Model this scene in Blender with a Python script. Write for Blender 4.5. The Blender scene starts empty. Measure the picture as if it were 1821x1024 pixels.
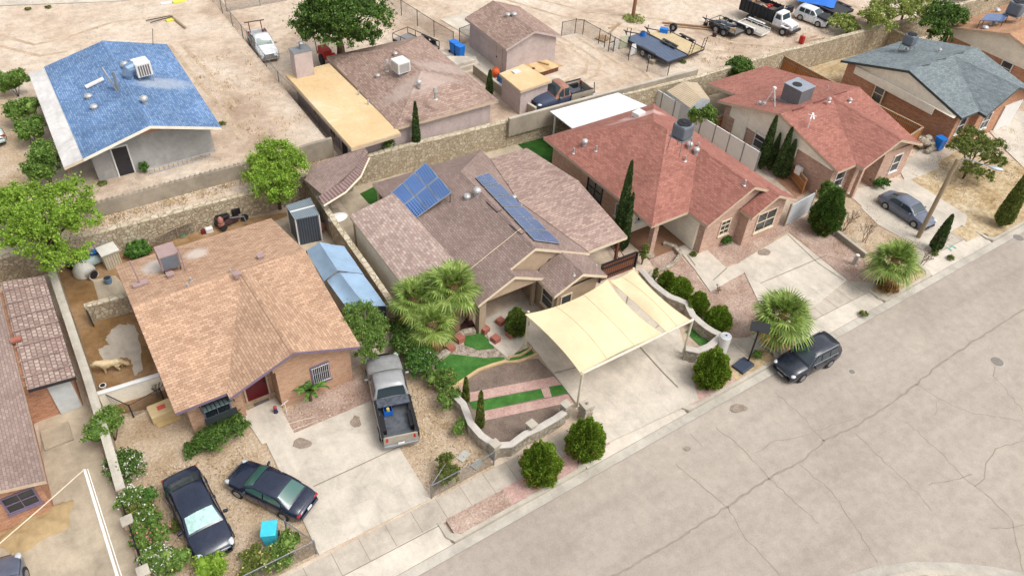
import bpy, math, random
import numpy as np
from mathutils import Vector, Matrix
R=math.radians
scene=bpy.context.scene
COL=scene.collection
# ------------------------------------------------------------ camera, sky, sun, exposure
FPX=1400.; PIT=R(42.5); ROLL=R(-4); HC=31.; A0=R(35.3)
def _ray(px,py):
    c,s=math.cos(PIT),math.sin(PIT); cr,sr=math.cos(ROLL),math.sin(ROLL)
    u=px-910.5; v=-(py-512.)
    u,v=(u*cr+v*sr)/FPX,(-u*sr+v*cr)/FPX
    x,y,z=u,c+v*s,-s+v*c
    ca,sa=math.cos(A0),math.sin(A0)
    return (x*ca+y*sa,-x*sa+y*ca,z)
def P(px,py,z=0.):
    d=_ray(px,py); t=(z-HC)/d[2]
    return (d[0]*t,d[1]*t,z)
def PY(px,py,Y):
    d=_ray(px,py); t=Y/d[1]; return (d[0]*t,Y,HC+d[2]*t)
def PX(px,py,X):
    d=_ray(px,py); t=X/d[0]; return (X,d[1]*t,HC+d[2]*t)
cam=bpy.data.cameras.new('camera'); camo=bpy.data.objects.new('camera',cam); COL.objects.link(camo)
cam.sensor_fit='HORIZONTAL'; cam.sensor_width=36.; cam.lens=36.*FPX/1821.; cam.clip_end=2000; cam.clip_start=.5
def _unit(a): return Vector(a).normalized()
_c=_unit(_ray(910.5,512)); _r=Vector(_ray(911.5,512))-Vector(_ray(910.5,512)); _r.normalize(); _u=_r.cross(_c)
camo.matrix_world=Matrix(((_r.x,_u.x,-_c.x,0),(_r.y,_u.y,-_c.y,0),(_r.z,_u.z,-_c.z,HC),(0,0,0,1)))
scene.camera=camo
world=bpy.data.worlds.new('World'); scene.world=world; world.use_nodes=True
SUN_EL=R(58); SUN_AZ=R(150)   # azimuth measured from +Y clockwise
wn=world.node_tree; wn.nodes.clear()
sky=wn.nodes.new('ShaderNodeTexSky'); sky.sky_type='NISHITA'; sky.sun_disc=False
sky.sun_elevation=SUN_EL; sky.sun_rotation=SUN_AZ; sky.dust_density=4.; sky.air_density=1.; sky.ozone_density=.6
hs=wn.nodes.new('ShaderNodeHueSaturation'); hs.inputs['Saturation'].default_value=.22
bg=wn.nodes.new('ShaderNodeBackground'); bg.inputs['Strength'].default_value=.15
wo=wn.nodes.new('ShaderNodeOutputWorld')
wn.links.new(sky.outputs[0],hs.inputs['Color']); wn.links.new(hs.outputs[0],bg.inputs['Color']); wn.links.new(bg.outputs[0],wo.inputs['Surface'])
sl=bpy.data.lights.new('sun','SUN'); sl.energy=1.05; sl.angle=R(26); sl.color=(1,.965,.91)
so=bpy.data.objects.new('sun',sl); COL.objects.link(so)
_sd=Vector((math.sin(SUN_AZ)*math.cos(SUN_EL),math.cos(SUN_AZ)*math.cos(SUN_EL),math.sin(SUN_EL)))
so.rotation_euler=_sd.to_track_quat('Z','Y').to_euler(); so.location=(0,0,60)
vs=scene.view_settings; vs.view_transform='Standard'; vs.look='None'; vs.gamma=1; vs.exposure=.67
# ------------------------------------------------------------ materials
def lin(c): c=c/255.; return c/12.92 if c<=.04045 else ((c+.055)/1.055)**2.4
KEXP=1.38
def C(r,g,b,k=1.): return tuple(min(.86,lin(v)/KEXP*k) for v in (r,g,b))+(1,)
MATS={}
class NT:
    def __init__(s,name,rough=.9,metal=0.,spec=.3):
        m=bpy.data.materials.new(name); m.use_nodes=True; s.m=m; s.n=m.node_tree.nodes; s.l=m.node_tree.links
        s.b=s.n['Principled BSDF']; s.b.inputs['Roughness'].default_value=rough; s.b.inputs['Metallic'].default_value=metal
        s.b.inputs['Specular IOR Level'].default_value=spec
    def add(s,t,**k):
        n=s.n.new(t)
        for a,v in k.items(): setattr(n,a,v)
        return n
    def coord(s,kind): 
        n=s.add('ShaderNodeTexCoord'); return n.outputs[kind]
    def noise(s,co,scale,detail=4,rough=.6,dist=0.):
        n=s.add('ShaderNodeTexNoise'); n.inputs['Scale'].default_value=scale; n.inputs['Detail'].default_value=detail
        n.inputs['Roughness'].default_value=rough; n.inputs['Distortion'].default_value=dist; s.l.new(co,n.inputs['Vector']); return n.outputs['Fac']
    def ramp(s,fac,stops):
        n=s.add('ShaderNodeValToRGB'); e=n.color_ramp.elements
        while len(e)<len(stops): e.new(.5)
        for i,(p,c) in enumerate(stops): e[i].position=p; e[i].color=c
        s.l.new(fac,n.inputs[0]); return n.outputs[0]
    def mix(s,f,a,b,mode='MIX'):
        n=s.add('ShaderNodeMix',data_type='RGBA',blend_type=mode)
        for i,v in ((0,f),(6,a),(7,b)):
            if isinstance(v,(int,float)): n.inputs[i].default_value=v
            elif isinstance(v,tuple): n.inputs[i].default_value=v
            else: s.l.new(v,n.inputs[i])
        return n.outputs[2]
    def bump(s,h,st,dist=.02):
        n=s.add('ShaderNodeBump'); n.inputs['Strength'].default_value=st; n.inputs['Distance'].default_value=dist
        s.l.new(h,n.inputs['Height']); s.l.new(n.outputs[0],s.b.inputs['Normal'])
    def out(s,c): s.l.new(c,s.b.inputs['Base Color']); return s.m
G=lambda v:(v,v,v,1)
def flat(name,c,rough=.7,metal=0.,var=.12,scale=3.,spec=.4):
    if name in MATS: return MATS[name]
    t=NT(name,rough,metal,spec); f=t.noise(t.coord('Object'),scale,5,.65)
    dk=tuple(v*(1-var) for v in c[:3])+(1,); lt=tuple(min(.9,v*(1+var)) for v in c[:3])+(1,)
    MATS[name]=t.out(t.ramp(f,[(.3,dk),(.7,lt)])); return MATS[name]
def ground(name,stops,s1=.35,s2=9.,s3=40.,fine=.5,bump=.4,rough=.95,contrast=.35,streak=None):
    """patchy dirt / gravel: a large noise picks the tone, a fine one speckles it"""
    t=NT(name,rough,0,.2); co=t.coord('Object')
    a=t.noise(co,s1,6,.6,.4); col=t.ramp(a,stops)
    b=t.noise(co,s2,4,.7); c=t.noise(co,s3,3,.8)
    col=t.mix(fine,col,t.ramp(b,[(.5-contrast/2,G(.55)),(.5+contrast/2,G(1.35))]),'MULTIPLY')
    col=t.mix(fine,col,t.ramp(c,[(.35,G(.6)),(.65,G(1.3))]),'MULTIPLY')
    if streak:
        mp=t.add('ShaderNodeMapping'); mp.inputs['Scale'].default_value=streak; t.l.new(co,mp.inputs[0]); sk=t.noise(mp.outputs[0],1.,5,.65,.3); col=t.mix(.8,col,t.ramp(sk,[(.34,G(.9)),(.5,G(1.)),(.66,G(1.06))]),'MULTIPLY')
    t.bump(c,bump,.03); MATS[name]=t.out(col); return MATS[name]
def concrete(name,c,k=.12,stain=.25):
    t=NT(name,.85,0,.3); co=t.coord('Object')
    a=t.noise(co,.5,6,.65,.5); b=t.noise(co,25,3,.7); d=t.noise(co,1.6,5,.7,1.)
    dk=tuple(v*(1-stain) for v in c[:3])+(1,); lt=tuple(min(.88,v*(1+k)) for v in c[:3])+(1,)
    col=t.ramp(a,[(.3,dk),(.55,c),(.75,lt)])
    col=t.mix(.5,col,t.ramp(d,[(.35,G(.82)),(.6,G(1.08))]),'MULTIPLY')
    col=t.mix(.45,col,t.ramp(b,[(.3,G(.74)),(.7,G(1.2))]),'MULTIPLY')
    mp=t.add('ShaderNodeMapping'); mp.inputs['Scale'].default_value=(1.6,.22,1.); t.l.new(co,mp.inputs[0]); sk=t.noise(mp.outputs[0],1.,5,.7,.4); col=t.mix(.7,col,t.ramp(sk,[(.32,G(.84)),(.5,G(1.)),(.7,G(1.07))]),'MULTIPLY')
    e=t.noise(co,4.5,6,.75,.6); col=t.mix(.6,col,t.ramp(e,[(.28,G(.72)),(.42,G(1.)),(.62,G(1.)),(.75,G(1.12))]),'MULTIPLY')
    t.bump(b,.15,.01); MATS[name]=t.out(col); return MATS[name]
def shingle(name,c1,c2,cm,w=.32,h=.15,patch=.2,mort=.012,rough=.95,hue=None,pscale=.5,stains=()):
    t=NT(name,rough,0,.15); uv=t.coord('UV')
    n=t.add('ShaderNodeTexBrick'); n.offset=.5; n.squash=1
    t.l.new(uv,n.inputs['Vector'])
    for k,v in (('Color1',c1),('Color2',c2),('Mortar',cm)): n.inputs[k].default_value=v
    for k,v in (('Scale',1.),('Mortar Size',mort),('Mortar Smooth',.3),('Bias',0.),('Brick Width',w),('Row Height',h)): n.inputs[k].default_value=v
    co=t.coord('Object'); a=t.noise(co,pscale,6,.6,.3); b=t.noise(co,14,3,.8)
    col=t.mix(1.,n.outputs['Color'],t.ramp(a,[(.3,G(1-patch)),(.7,G(1+patch*.8))]),'MULTIPLY')
    col=t.mix(.6,col,t.ramp(b,[(.3,G(.72)),(.7,G(1.28))]),'MULTIPLY')
    if stains:
        g=t.add('ShaderNodeNewGeometry').outputs['Position']; nz=t.noise(co,1.1,6,.7,.8)
        for c,rad,sc,cl,st in stains:
            mp=t.add('ShaderNodeMapping',vector_type='POINT'); q=t.add('ShaderNodeVectorMath',operation='SUBTRACT'); t.l.new(g,q.inputs[0]); q.inputs[1].default_value=c
            t.l.new(q.outputs[0],mp.inputs[0]); mp.inputs['Scale'].default_value=sc; l=t.add('ShaderNodeVectorMath',operation='LENGTH'); t.l.new(mp.outputs[0],l.inputs[0])
            a=t.add('ShaderNodeMath',operation='MULTIPLY'); t.l.new(l.outputs['Value'],a.inputs[0]); a.inputs[1].default_value=1/rad
            b2=t.add('ShaderNodeMath',operation='SUBTRACT'); t.l.new(nz,b2.inputs[0]); t.l.new(a.outputs[0],b2.inputs[1]); b2.inputs[0].default_value=1
            ad=t.add('ShaderNodeMath',operation='ADD'); t.l.new(b2.outputs[0],ad.inputs[0]); ad.inputs[1].default_value=.45
            f=t.ramp(ad.outputs[0],[(.1,G(0)),(.5,G(st))]); col=t.mix(f,col,cl)
    t.bump(n.outputs['Fac'],-.4,.012); MATS[name]=t.out(col); return MATS[name]
def stones(name,c1,c2,cm,scale=3.2):
    t=NT(name,.9,0,.2); co=t.coord('Object')
    v=t.add('ShaderNodeTexVoronoi',feature='DISTANCE_TO_EDGE'); v.inputs['Scale'].default_value=scale; v.inputs['Randomness'].default_value=.9
    w=t.add('ShaderNodeTexVoronoi'); w.inputs['Scale'].default_value=scale; w.inputs['Randomness'].default_value=.9
    t.l.new(co,v.inputs['Vector']); t.l.new(co,w.inputs['Vector'])
    sep=t.add('ShaderNodeSeparateColor'); t.l.new(w.outputs['Color'],sep.inputs[0])
    base=t.ramp(sep.outputs[0],[(0,c1),(.5,tuple((a+b)/2 for a,b in zip(c1,c2))),(1,c2)])
    b=t.noise(co,9,4,.7); base=t.mix(.6,base,t.ramp(b,[(.3,G(.7)),(.7,G(1.25))]),'MULTIPLY')
    e=t.ramp(v.outputs['Distance'],[(.02,G(0)),(.09,G(1))])
    col=t.mix(e,cm,base); t.bump(e,.8,.05); MATS[name]=t.out(col); return MATS[name]
def foliage(name,c1,c2,c3,rough=.6,trans=.25):
    c1,c2,c3=[tuple(min(.8,v*1.22) for v in c[:3])+(1,) for c in (c1,c2,c3)]
    t=NT(name,rough,0,.25); g=t.add('ShaderNodeNewGeometry'); co=t.coord('Object')
    a=t.noise(co,1.3,3,.6)
    col=t.ramp(g.outputs['Random Per Island'],[(0,c1),(.5,c2),(1,c3)])
    col=t.mix(.7,col,t.ramp(a,[(.35,G(.62)),(.65,G(1.3))]),'MULTIPLY'); t.out(col)
    tr=t.add('ShaderNodeBsdfTranslucent'); t.l.new(col,tr.inputs[0]); mx=t.add('ShaderNodeMixShader'); mx.inputs[0].default_value=trans
    t.l.new(t.b.outputs[0],mx.inputs[1]); t.l.new(tr.outputs[0],mx.inputs[2]); t.l.new(mx.outputs[0],t.n['Material Output'].inputs['Surface'])
    MATS[name]=t.m; return t.m
def chainmat(name,c,fac=.2):
    t=NT(name,.5,.6,.4); t.b.inputs['Base Color'].default_value=c
    uv=t.coord('UV'); mp=t.add('ShaderNodeMapping'); mp.inputs['Rotation'].default_value=(0,0,R(45)); t.l.new(uv,mp.inputs[0])
    br=t.add('ShaderNodeTexBrick'); br.offset=0; t.l.new(mp.outputs[0],br.inputs['Vector'])
    for k,v in (('Scale',1.),('Mortar Size',.006),('Mortar Smooth',0.),('Brick Width',.07),('Row Height',.07)): br.inputs[k].default_value=v
    tr=t.add('ShaderNodeBsdfTransparent'); mx=t.add('ShaderNodeMixShader'); t.l.new(br.outputs['Fac'],mx.inputs[0])
    t.l.new(tr.outputs[0],mx.inputs[1]); t.l.new(t.b.outputs[0],mx.inputs[2]); t.l.new(mx.outputs[0],t.n['Material Output'].inputs['Surface'])
    MATS[name]=t.m; return t.m
def ribs(name,c1,c2,per=.2,axis='u',rough=.5,metal=0.):
    t=NT(name,rough,metal,.4); uv=t.coord('UV'); w=t.add('ShaderNodeTexWave',wave_type='BANDS',bands_direction='X' if axis=='u' else 'Y')
    w.inputs['Scale'].default_value=1/per/3.14159*.5*1.0*3.14159/1.; w.inputs['Distortion'].default_value=0
    w.inputs['Scale'].default_value=.314/per; t.l.new(uv,w.inputs['Vector'])
    col=t.ramp(w.outputs['Fac'],[(.1,c1),(.6,c2)]); f=t.noise(t.coord('Object'),2.,5,.7)
    col=t.mix(.5,col,t.ramp(f,[(.3,G(.75)),(.7,G(1.2))]),'MULTIPLY'); t.bump(w.outputs['Fac'],.5,.02); MATS[name]=t.out(col); return MATS[name]
def glassy(name,c,rough=.08):
    t=NT(name,rough,0,.8); t.b.inputs['Base Color'].default_value=c; MATS[name]=t.m; return t.m
def paint(name,c,rough=.28,coat=.6):
    t=NT(name,rough,0,.5); t.b.inputs['Coat Weight'].default_value=coat; t.b.inputs['Coat Roughness'].default_value=.12
    f=t.noise(t.coord('Object'),3,4,.7); col=t.ramp(f,[(.3,tuple(v*.85 for v in c[:3])+(1,)),(.7,tuple(min(.9,v*1.2) for v in c[:3])+(1,))])
    r=t.ramp(f,[(.3,G(rough)),(.7,G(rough+.2))]); t.l.new(r,t.b.inputs['Roughness']); MATS[name]=t.out(col); return MATS[name]
# ------------------------------------------------------------ object helpers
def _meta(o,label=None,cat=None,group=None,kind=None):
    if label: o['label']=label
    if cat: o['category']=cat
    if group: o['group']=group
    if kind: o['kind']=kind
    return o
ROOT={}
def thing(name,label,cat,loc=(0,0,0),rz=0.,group=None):
    o=bpy.data.objects.new(name,None); COL.objects.link(o); o.location=loc; o.rotation_euler=(0,0,rz); o.empty_display_size=.2
    return _meta(o,label,cat,group)
def inv(root):
    return (Matrix.Translation(root.location)@Matrix.Rotation(root.rotation_euler[2],4,'Z')).inverted()
class MB:
    def __init__(s): s.v=[]; s.f=[]
    def add(s,v,f):
        b=len(s.v); s.v+= [tuple(p) for p in v]; s.f+=[tuple(i+b for i in q) for q in f]; return s
    def box(s,c,d,rz=0.,rx=0.,ry=0.,taper=1.):
        x,y,z=d[0]/2,d[1]/2,d[2]/2; m=Matrix.Translation(c)@Matrix.Rotation(rz,4,'Z')@Matrix.Rotation(ry,4,'Y')@Matrix.Rotation(rx,4,'X')
        v=[m@Vector((a*x*(taper if g>0 else 1),b*y*(taper if g>0 else 1),g*z)) for g in(-1,1) for a,b in((-1,-1),(1,-1),(1,1),(-1,1))]
        return s.add(v,[(3,2,1,0),(4,5,6,7),(0,1,5,4),(1,2,6,5),(2,3,7,6),(3,0,4,7)])
    def b2(s,x0,x1,y0,y1,z0,z1): return s.box(((x0+x1)/2,(y0+y1)/2,(z0+z1)/2),(abs(x1-x0),abs(y1-y0),abs(z1-z0)))
    def prism(s,poly,z0,z1):
        n=len(poly); a=sum(poly[i][0]*poly[(i+1)%n][1]-poly[(i+1)%n][0]*poly[i][1] for i in range(n))
        if a<0: poly=poly[::-1]
        f=lambda z,p:(p[0],p[1],z(p) if callable(z) else z)
        v=[f(z0,p) for p in poly]+[f(z1,p) for p in poly]
        return s.add(v,[tuple(range(n))[::-1],tuple(range(n,2*n))]+[(i,(i+1)%n,(i+1)%n+n,i+n) for i in range(n)])
    def tube(s,pts,r,n=8,cap=True):
        pts=[Vector(p) for p in pts]; rs=r if isinstance(r,(list,tuple)) else [r]*len(pts); v=[];f=[]
        for i,p in enumerate(pts):
            d=(pts[min(i+1,len(pts)-1)]-pts[max(i-1,0)]).normalized(); a=d.cross(Vector((0,0,1)));
            if a.length<.05: a=d.cross(Vector((0,1,0)))
            a.normalize(); b=d.cross(a)
            for k in range(n):
                t=2*math.pi*k/n; v.append(p+(a*math.cos(t)+b*math.sin(t))*rs[i])
        for i in range(len(pts)-1):
            for k in range(n): f.append((i*n+k,i*n+(k+1)%n,(i+1)*n+(k+1)%n,(i+1)*n+k))
        if cap: f+= [tuple(range(n)),tuple(range((len(pts)-1)*n,len(pts)*n))[::-1]]
        return s.add(v,f)
    def cyl(s,c,r,h,n=16,r2=None): return s.tube([c,(c[0],c[1],c[2]+h)],[r,r if r2 is None else r2],n)
    def ell(s,c,r,n=12,m=8,z0=-1.):
        v=[];f=[]
        for j in range(m+1):
            ph=math.asin(z0)+(math.pi/2-math.asin(z0))*j/m
            for i in range(n): t=2*math.pi*i/n; v.append((c[0]+r[0]*math.cos(t)*math.cos(ph),c[1]+r[1]*math.sin(t)*math.cos(ph),c[2]+r[2]*math.sin(ph)))
        for j in range(m):
            for i in range(n): f.append((j*n+i,j*n+(i+1)%n,(j+1)*n+(i+1)%n,(j+1)*n+i))
        return s.add(v,f)
    def grid(s,rows):
        n=len(rows[0]); v=[p for r in rows for p in r]
        return s.add(v,[(j*n+i,j*n+i+1,(j+1)*n+i+1,(j+1)*n+i) for j in range(len(rows)-1) for i in range(n-1)])
    def build(s,name,mat,parent=None,world=False,smooth=False,bevel=0.):
        v=s.v
        if world and parent is not None:
            m=inv(parent); v=[tuple(m@Vector(p)) for p in v]
        me=bpy.data.meshes.new(name); me.from_pydata([tuple(p) for p in v],[],s.f); me.materials.append(mat)
        uvmap(me); 
        if smooth: me.polygons.foreach_set('use_smooth',[True]*len(me.polygons))
        o=bpy.data.objects.new(name,me); COL.objects.link(o); o.parent=parent
        if bevel: 
            b=o.modifiers.new('bevel','BEVEL'); b.width=bevel; b.segments=2; b.limit_method='ANGLE'; b.angle_limit=R(40)
        return o
def uvmap(me):
    n=len(me.loops)
    if not n: return
    uv=me.uv_layers.new(name='UVMap'); co=np.empty(len(me.vertices)*3); me.vertices.foreach_get('co',co); co=co.reshape(-1,3)
    li=np.empty(n,int); me.loops.foreach_get('vertex_index',li)
    pn=np.empty(len(me.polygons)*3); me.polygons.foreach_get('normal',pn); pn=pn.reshape(-1,3)
    lt=np.empty(len(me.polygons),int); me.polygons.foreach_get('loop_total',lt); N=np.repeat(pn,lt,axis=0)
    h=np.stack([-N[:,1],N[:,0],np.zeros(n)],1); L=np.linalg.norm(h,axis=1); fl=L<.03; h[fl]=(1,0,0); L[fl]=1; h/=L[:,None]
    v=np.cross(N,h); p=co[li]; u=np.stack([(p*h).sum(1),(p*v).sum(1)],1); uv.data.foreach_set('uv',u.ravel())
def quads(name,V,mat,parent=None,k=4):
    """V: (N,k,3) array of separate faces"""
    V=np.asarray(V,dtype=np.float32); n=len(V); me=bpy.data.meshes.new(name); me.vertices.add(n*k); me.vertices.foreach_set('co',V.ravel())
    me.loops.add(n*k); me.loops.foreach_set('vertex_index',np.arange(n*k,dtype=np.int32)); me.polygons.add(n)
    me.polygons.foreach_set('loop_start',np.arange(0,n*k,k,dtype=np.int32)); me.update(calc_edges=True); me.materials.append(mat)
    o=bpy.data.objects.new(name,me); COL.objects.link(o); o.parent=parent; return o
def pw(pts,z=0.): return [P(x,y,z)[:2] for x,y in pts]
def struct(name,mb,mat): return _meta(mb.build(name,mat),kind='structure')
_sc=[0]
def sheet(name,pts,z,mat,th=None,zr=0.):
    _sc[0]+=1; z=z+_sc[0]*.0007
    """a flat patch drawn by its outline on the ground plane"""
    m=MB(); poly=[P(x,y,zr)[:2] for x,y in pts]
    n=len(poly); a=sum(poly[i][0]*poly[(i+1)%n][1]-poly[(i+1)%n][0]*poly[i][1] for i in range(n))
    if a<0: poly=poly[::-1]
    if th: m.prism(poly,z-th,z)
    else: m.add([(x,y,z) for x,y in poly],[tuple(range(n))])
    return struct(name,m,mat)
def copy_tree(o,parent=None):
    c=o.copy(); COL.objects.link(c); c.parent=parent
    for ch in list(o.children): copy_tree(ch,c)
    return c
def rng(seed): return np.random.default_rng(seed)
# ------------------------------------------------------------ the palette
m_sand=ground('sand_lot',[(.28,C(180,154,132)),(.45,C(212,190,168)),(.58,C(224,206,186)),(.74,C(236,222,206))],.16,1.6,18,.45)
m_yard=ground('yard_gravel',[(.3,C(178,152,122)),(.5,C(203,180,152)),(.72,C(214,194,172))],.7,8,26,.62,contrast=.3)
m_pink=ground('pink_gravel',[(.3,C(168,138,122)),(.55,C(196,170,154)),(.75,C(210,188,170))],.8,9,30,.7,contrast=.3)
m_brown=ground('brown_dirt',[(.3,C(136,104,66)),(.5,C(162,128,90)),(.72,C(184,152,118))],.5,3,24,.4)
m_dry=ground('dry_grass_dirt',[(.3,C(170,142,98)),(.5,C(204,180,142)),(.7,C(224,206,176))],.5,3.5,25,.6,contrast=.25)
m_dark=ground('dark_gravel',[(.3,C(124,108,98)),(.6,C(146,128,116))],1.2,14,34,.6)
m_river=ground('river_rock',[(.35,C(150,132,118)),(.6,C(196,182,168))],4.,16,30,.8,contrast=.2)
m_mulch=ground('dark_mulch',[(.4,C(72,44,40)),(.6,C(104,70,62))],3.,14,30,.7)
m_rose=ground('rose_gravel',[(.35,C(196,158,148)),(.6,C(214,180,168))],1.5,10,30,.5)
m_turf=ground('artificial_turf',[(.3,C(58,108,46)),(.55,C(78,130,58)),(.75,C(98,146,74))],1.4,14,50,.5)
m_lawn=ground('lawn',[(.3,C(34,74,26)),(.6,C(58,104,38))],1.,18,50,.5)
m_asph=ground('asphalt',[(.28,C(174,162,150)),(.5,C(187,175,162)),(.75,C(196,185,172))],.1,2.2,30,.38,bump=.3,contrast=.6,streak=(.05,.7,1))
m_conc=concrete('driveway_concrete',C(222,211,195)); m_conc2=concrete('path_concrete',C(206,194,178)); m_conc3=concrete('old_slab',C(202,186,162),.15,.35)
m_gut=concrete('gutter_concrete',C(202,194,181)); m_joint=flat('joint',C(140,126,110)); m_crack=flat('crack_tar',C(158,146,133),.9)
m_block=concrete('block_wall',C(178,166,148),.15,.3); m_cap=concrete('wall_cap',C(206,196,180))
m_stone=stones('rock_wall',C(186,168,140),C(222,208,182),C(172,156,129),4.3)
m_stone2=stones('garden_rock',C(170,156,136),C(214,204,186),C(184,174,158),4.)
r_tan=shingle('tan_shingle',C(216,181,152),C(184,148,122),C(158,125,102),.29,.14,.14,stains=[((2.4,35.3,3.1),1.3,(1,1,1),C(228,218,208),.8),((4.3,35.4,3.1),.9,(1,1,1),C(226,214,204),.75)])
r_mauve=shingle('mauve_shingle',C(172,151,142),C(150,130,121),C(132,110,102),.25,.13,.16)
r_tile=shingle('weathered_tile',C(206,186,174),C(170,146,137),C(158,134,126),.3,.17,.16,mort=.015)
r_red=shingle('red_shingle',C(186,130,116),C(160,107,95),C(148,98,88),.28,.14,.12,stains=[((34.4,34.6,3.8),1.6,(.45,1.8,1),C(226,190,184),.7)])
r_grey=shingle('grey_shingle',C(146,156,158),C(120,130,134),C(108,118,122),.3,.15,.14)
r_blue=shingle('blue_shingle',C(142,170,206),C(98,132,178),C(94,120,156),.26,.13,.24,mort=.015,stains=[((7.2,50.5,5.2),1.8,(.7,1.6,1),C(196,200,204),.5)])
r_brn=shingle('brown_shingle',C(186,162,148),C(154,128,116),C(142,116,104),.3,.16,.12,stains=[((22.4,44.5,4.3),2.2,(.5,1.6,1),C(206,188,178),.5),((26,46.5,4.3),2.4,(.5,1.6,1),C(206,190,182),.45)])
r_terr=shingle('terracotta_shingle',C(206,164,130),C(182,138,108),C(160,118,92),.3,.15,.12)
r_roll=ground('tan_roll_roofing',[(.3,C(222,188,140)),(.6,C(234,206,162)),(.8,C(244,228,200))],.35,5,40,.18,bump=.1)
b_tan=shingle('tan_brick',C(212,168,136),C(186,138,108),C(200,176,152),.22,.08,.08)
b_pink=shingle('pink_brick',C(220,182,160),C(190,144,126),C(208,188,172),.22,.08,.1)
b_red=shingle('orange_brick',C(218,162,128),C(182,122,94),C(200,166,140),.22,.08,.12)
m_stucco=concrete('tan_stucco',C(192,168,142),.06,.08); m_cream=concrete('cream_siding',C(246,238,220,1.25),.04,.04); m_pinkst=concrete('pink_stucco',C(212,194,188),.06,.1)
m_greyst=concrete('grey_plaster',C(186,184,180),.12,.25); m_peach=flat('peach_gable',C(206,158,124))
m_trim=flat('cream_trim',C(238,220,192)); m_white=flat('white_paint',C(240,238,234),.5,var=.05); m_purple=flat('purple_trim',C(132,116,138)); m_beige=flat('beige_trim',C(214,192,166)); m_dkgreen=flat('dark_green_trim',C(70,80,78))
m_glass=glassy('window_glass',C(48,56,64)); m_metal=flat('galvanised',C(160,164,168),.45,.5); m_dkmetal=flat('dark_metal',C(62,62,66),.5,.3); m_black=flat('black_plastic',C(34,34,38),.5)
m_wood=ribs('cedar_board',C(150,92,48),C(204,138,84),.15); m_dkwood=ribs('brown_board',C(88,52,38),C(138,84,62),.16); m_post=flat('weathered_wood',C(168,148,122),.9)
m_acgrey=ribs('condenser_grille',C(92,100,110),C(140,148,158),.04,'v',.5,.3); m_pinkmetal=flat('mauve_metal',C(176,150,146)); m_vent=flat('vent_metal',C(206,204,202),.4,.4)
# ------------------------------------------------------------ ground
XS=[-400,-60,-5,9,15.25,15.6,19,31,44,53,69,120,500]
SY=[42,42,42,41.6,41.5,41.4,41.3,40.5,39.5,39.4,38.5,38.5,38.5]
BY=[43.5,43.5,43.5,43.4,43.,42.9,42.5,40.9,40.,39.9,39,39,39]
ZA=[1.6,1.6,1.6,1.55,1.5,1.2,1.2,1.2,1.2,1.2,1.3,1.3,1.3]; ZB=[2.2]*5+[1.2]*8
g=MB(); rows=[]
for i,x in enumerate(XS):
    cy=15.1+.0165*(x-9) if -60<x<120 else 15.1
    rows.append([(x,-300,-.16),(x,cy+1.2,-.16),(x,cy+1.22,-.004),(x,SY[i],-.004),(x,SY[i]+.02,ZA[i]),(x,BY[i],ZA[i]),(x,BY[i]+.02,ZB[i]),(x,60,ZB[i]),(x,90,ZB[i]),(x,600,ZB[i])])
g.grid(rows); g.f=[q[::-1] for q in g.f]; struct('ground',g,m_sand)
def curbY(x): return 15.12+.0165*(x-9)
# road
m=MB(); m.add([(-120,-40,-.12),(140,-40,-.12),(140,curbY(140)-.35,-.12),(-120,curbY(-120)-.35,-.12)],[(0,1,2,3)]); struct('road',m,m_asph)
def strip(name,mat,x0,x1,ya,yb,za,zb,n=2,th=0.):
    m=MB(); rows=[]
    for i in range(n+1):
        x=x0+(x1-x0)*i/n; rows.append([(x,curbY(x)+ya,za),(x,curbY(x)+yb,zb)])
    m.grid(rows); return struct(name,m,mat)
strip('gutter',m_gut,-60,90,-.36,.12,-.112,-.095,8)
# driveway aprons (x ranges where the kerb is dropped) and raised kerbs between them
APR=[(-60,-3.5),(-2.2,8.6),(15.95,22.3),(29.3,38.2),(43.,49.5),(56,90)]
for x0,x1 in APR:
    strip('driveway_apron',m_conc,x0,x1,.12,1.25,-.093,.006,2)
KER=[(-3.5,-2.2),(8.6,15.95),(22.3,29.3),(38.2,43.),(49.5,56)]
for x0,x1 in KER:
    m=MB(); y0=curbY((x0+x1)/2)
    pts=[(x0-.1,y0+.5),(x0+.12,y0+.14),(x0+.6,y0+.12),(x1-.6,y0+.12),(x1-.12,y0+.14),(x1+.1,y0+.5),(x1+.1,y0+1.28),(x1-.1,y0+1.28),(x1-.15,y0+.6),(x1-.5,y0+.3),(x0+.5,y0+.3),(x0+.15,y0+.6),(x0+.1,y0+1.28),(x0-.1,y0+1.28)]
    m.prism([(x,y+.0165*(x-(x0+x1)/2)) for x,y in pts],-.16,.05); struct('kerb',m,m_cap)
strip('sidewalk',m_conc2,-60,90,1.25,2.42,.01,.012,8)
m=MB()
for x in np.arange(-6,60,1.25):
    m.b2(x,x+.02,curbY(x)+1.25,curbY(x)+2.42,.006,.0145)
for x0,x1 in APR: m.b2(max(x0,-20),min(x1,80),curbY((x0+x1)/2)+1.235,curbY((x0+x1)/2)+1.262,.0,.0145)
struct('sidewalk_joints',m,m_joint)
# planting strips behind the kerb
for (x0,x1,mt) in ((8.9,11.9,m_pink),(11.9,15.7,m_rose),(22.6,26.0,m_rose),(26.,29.,m_dry),(38.4,42.9,m_dry),(49.8,55.8,m_dry)):
    m=MB(); yc=curbY((x0+x1)/2); m.b2(x0,x1,yc+.3,yc+1.24,-.05,.024); struct('planting_strip',m,mt)
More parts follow.
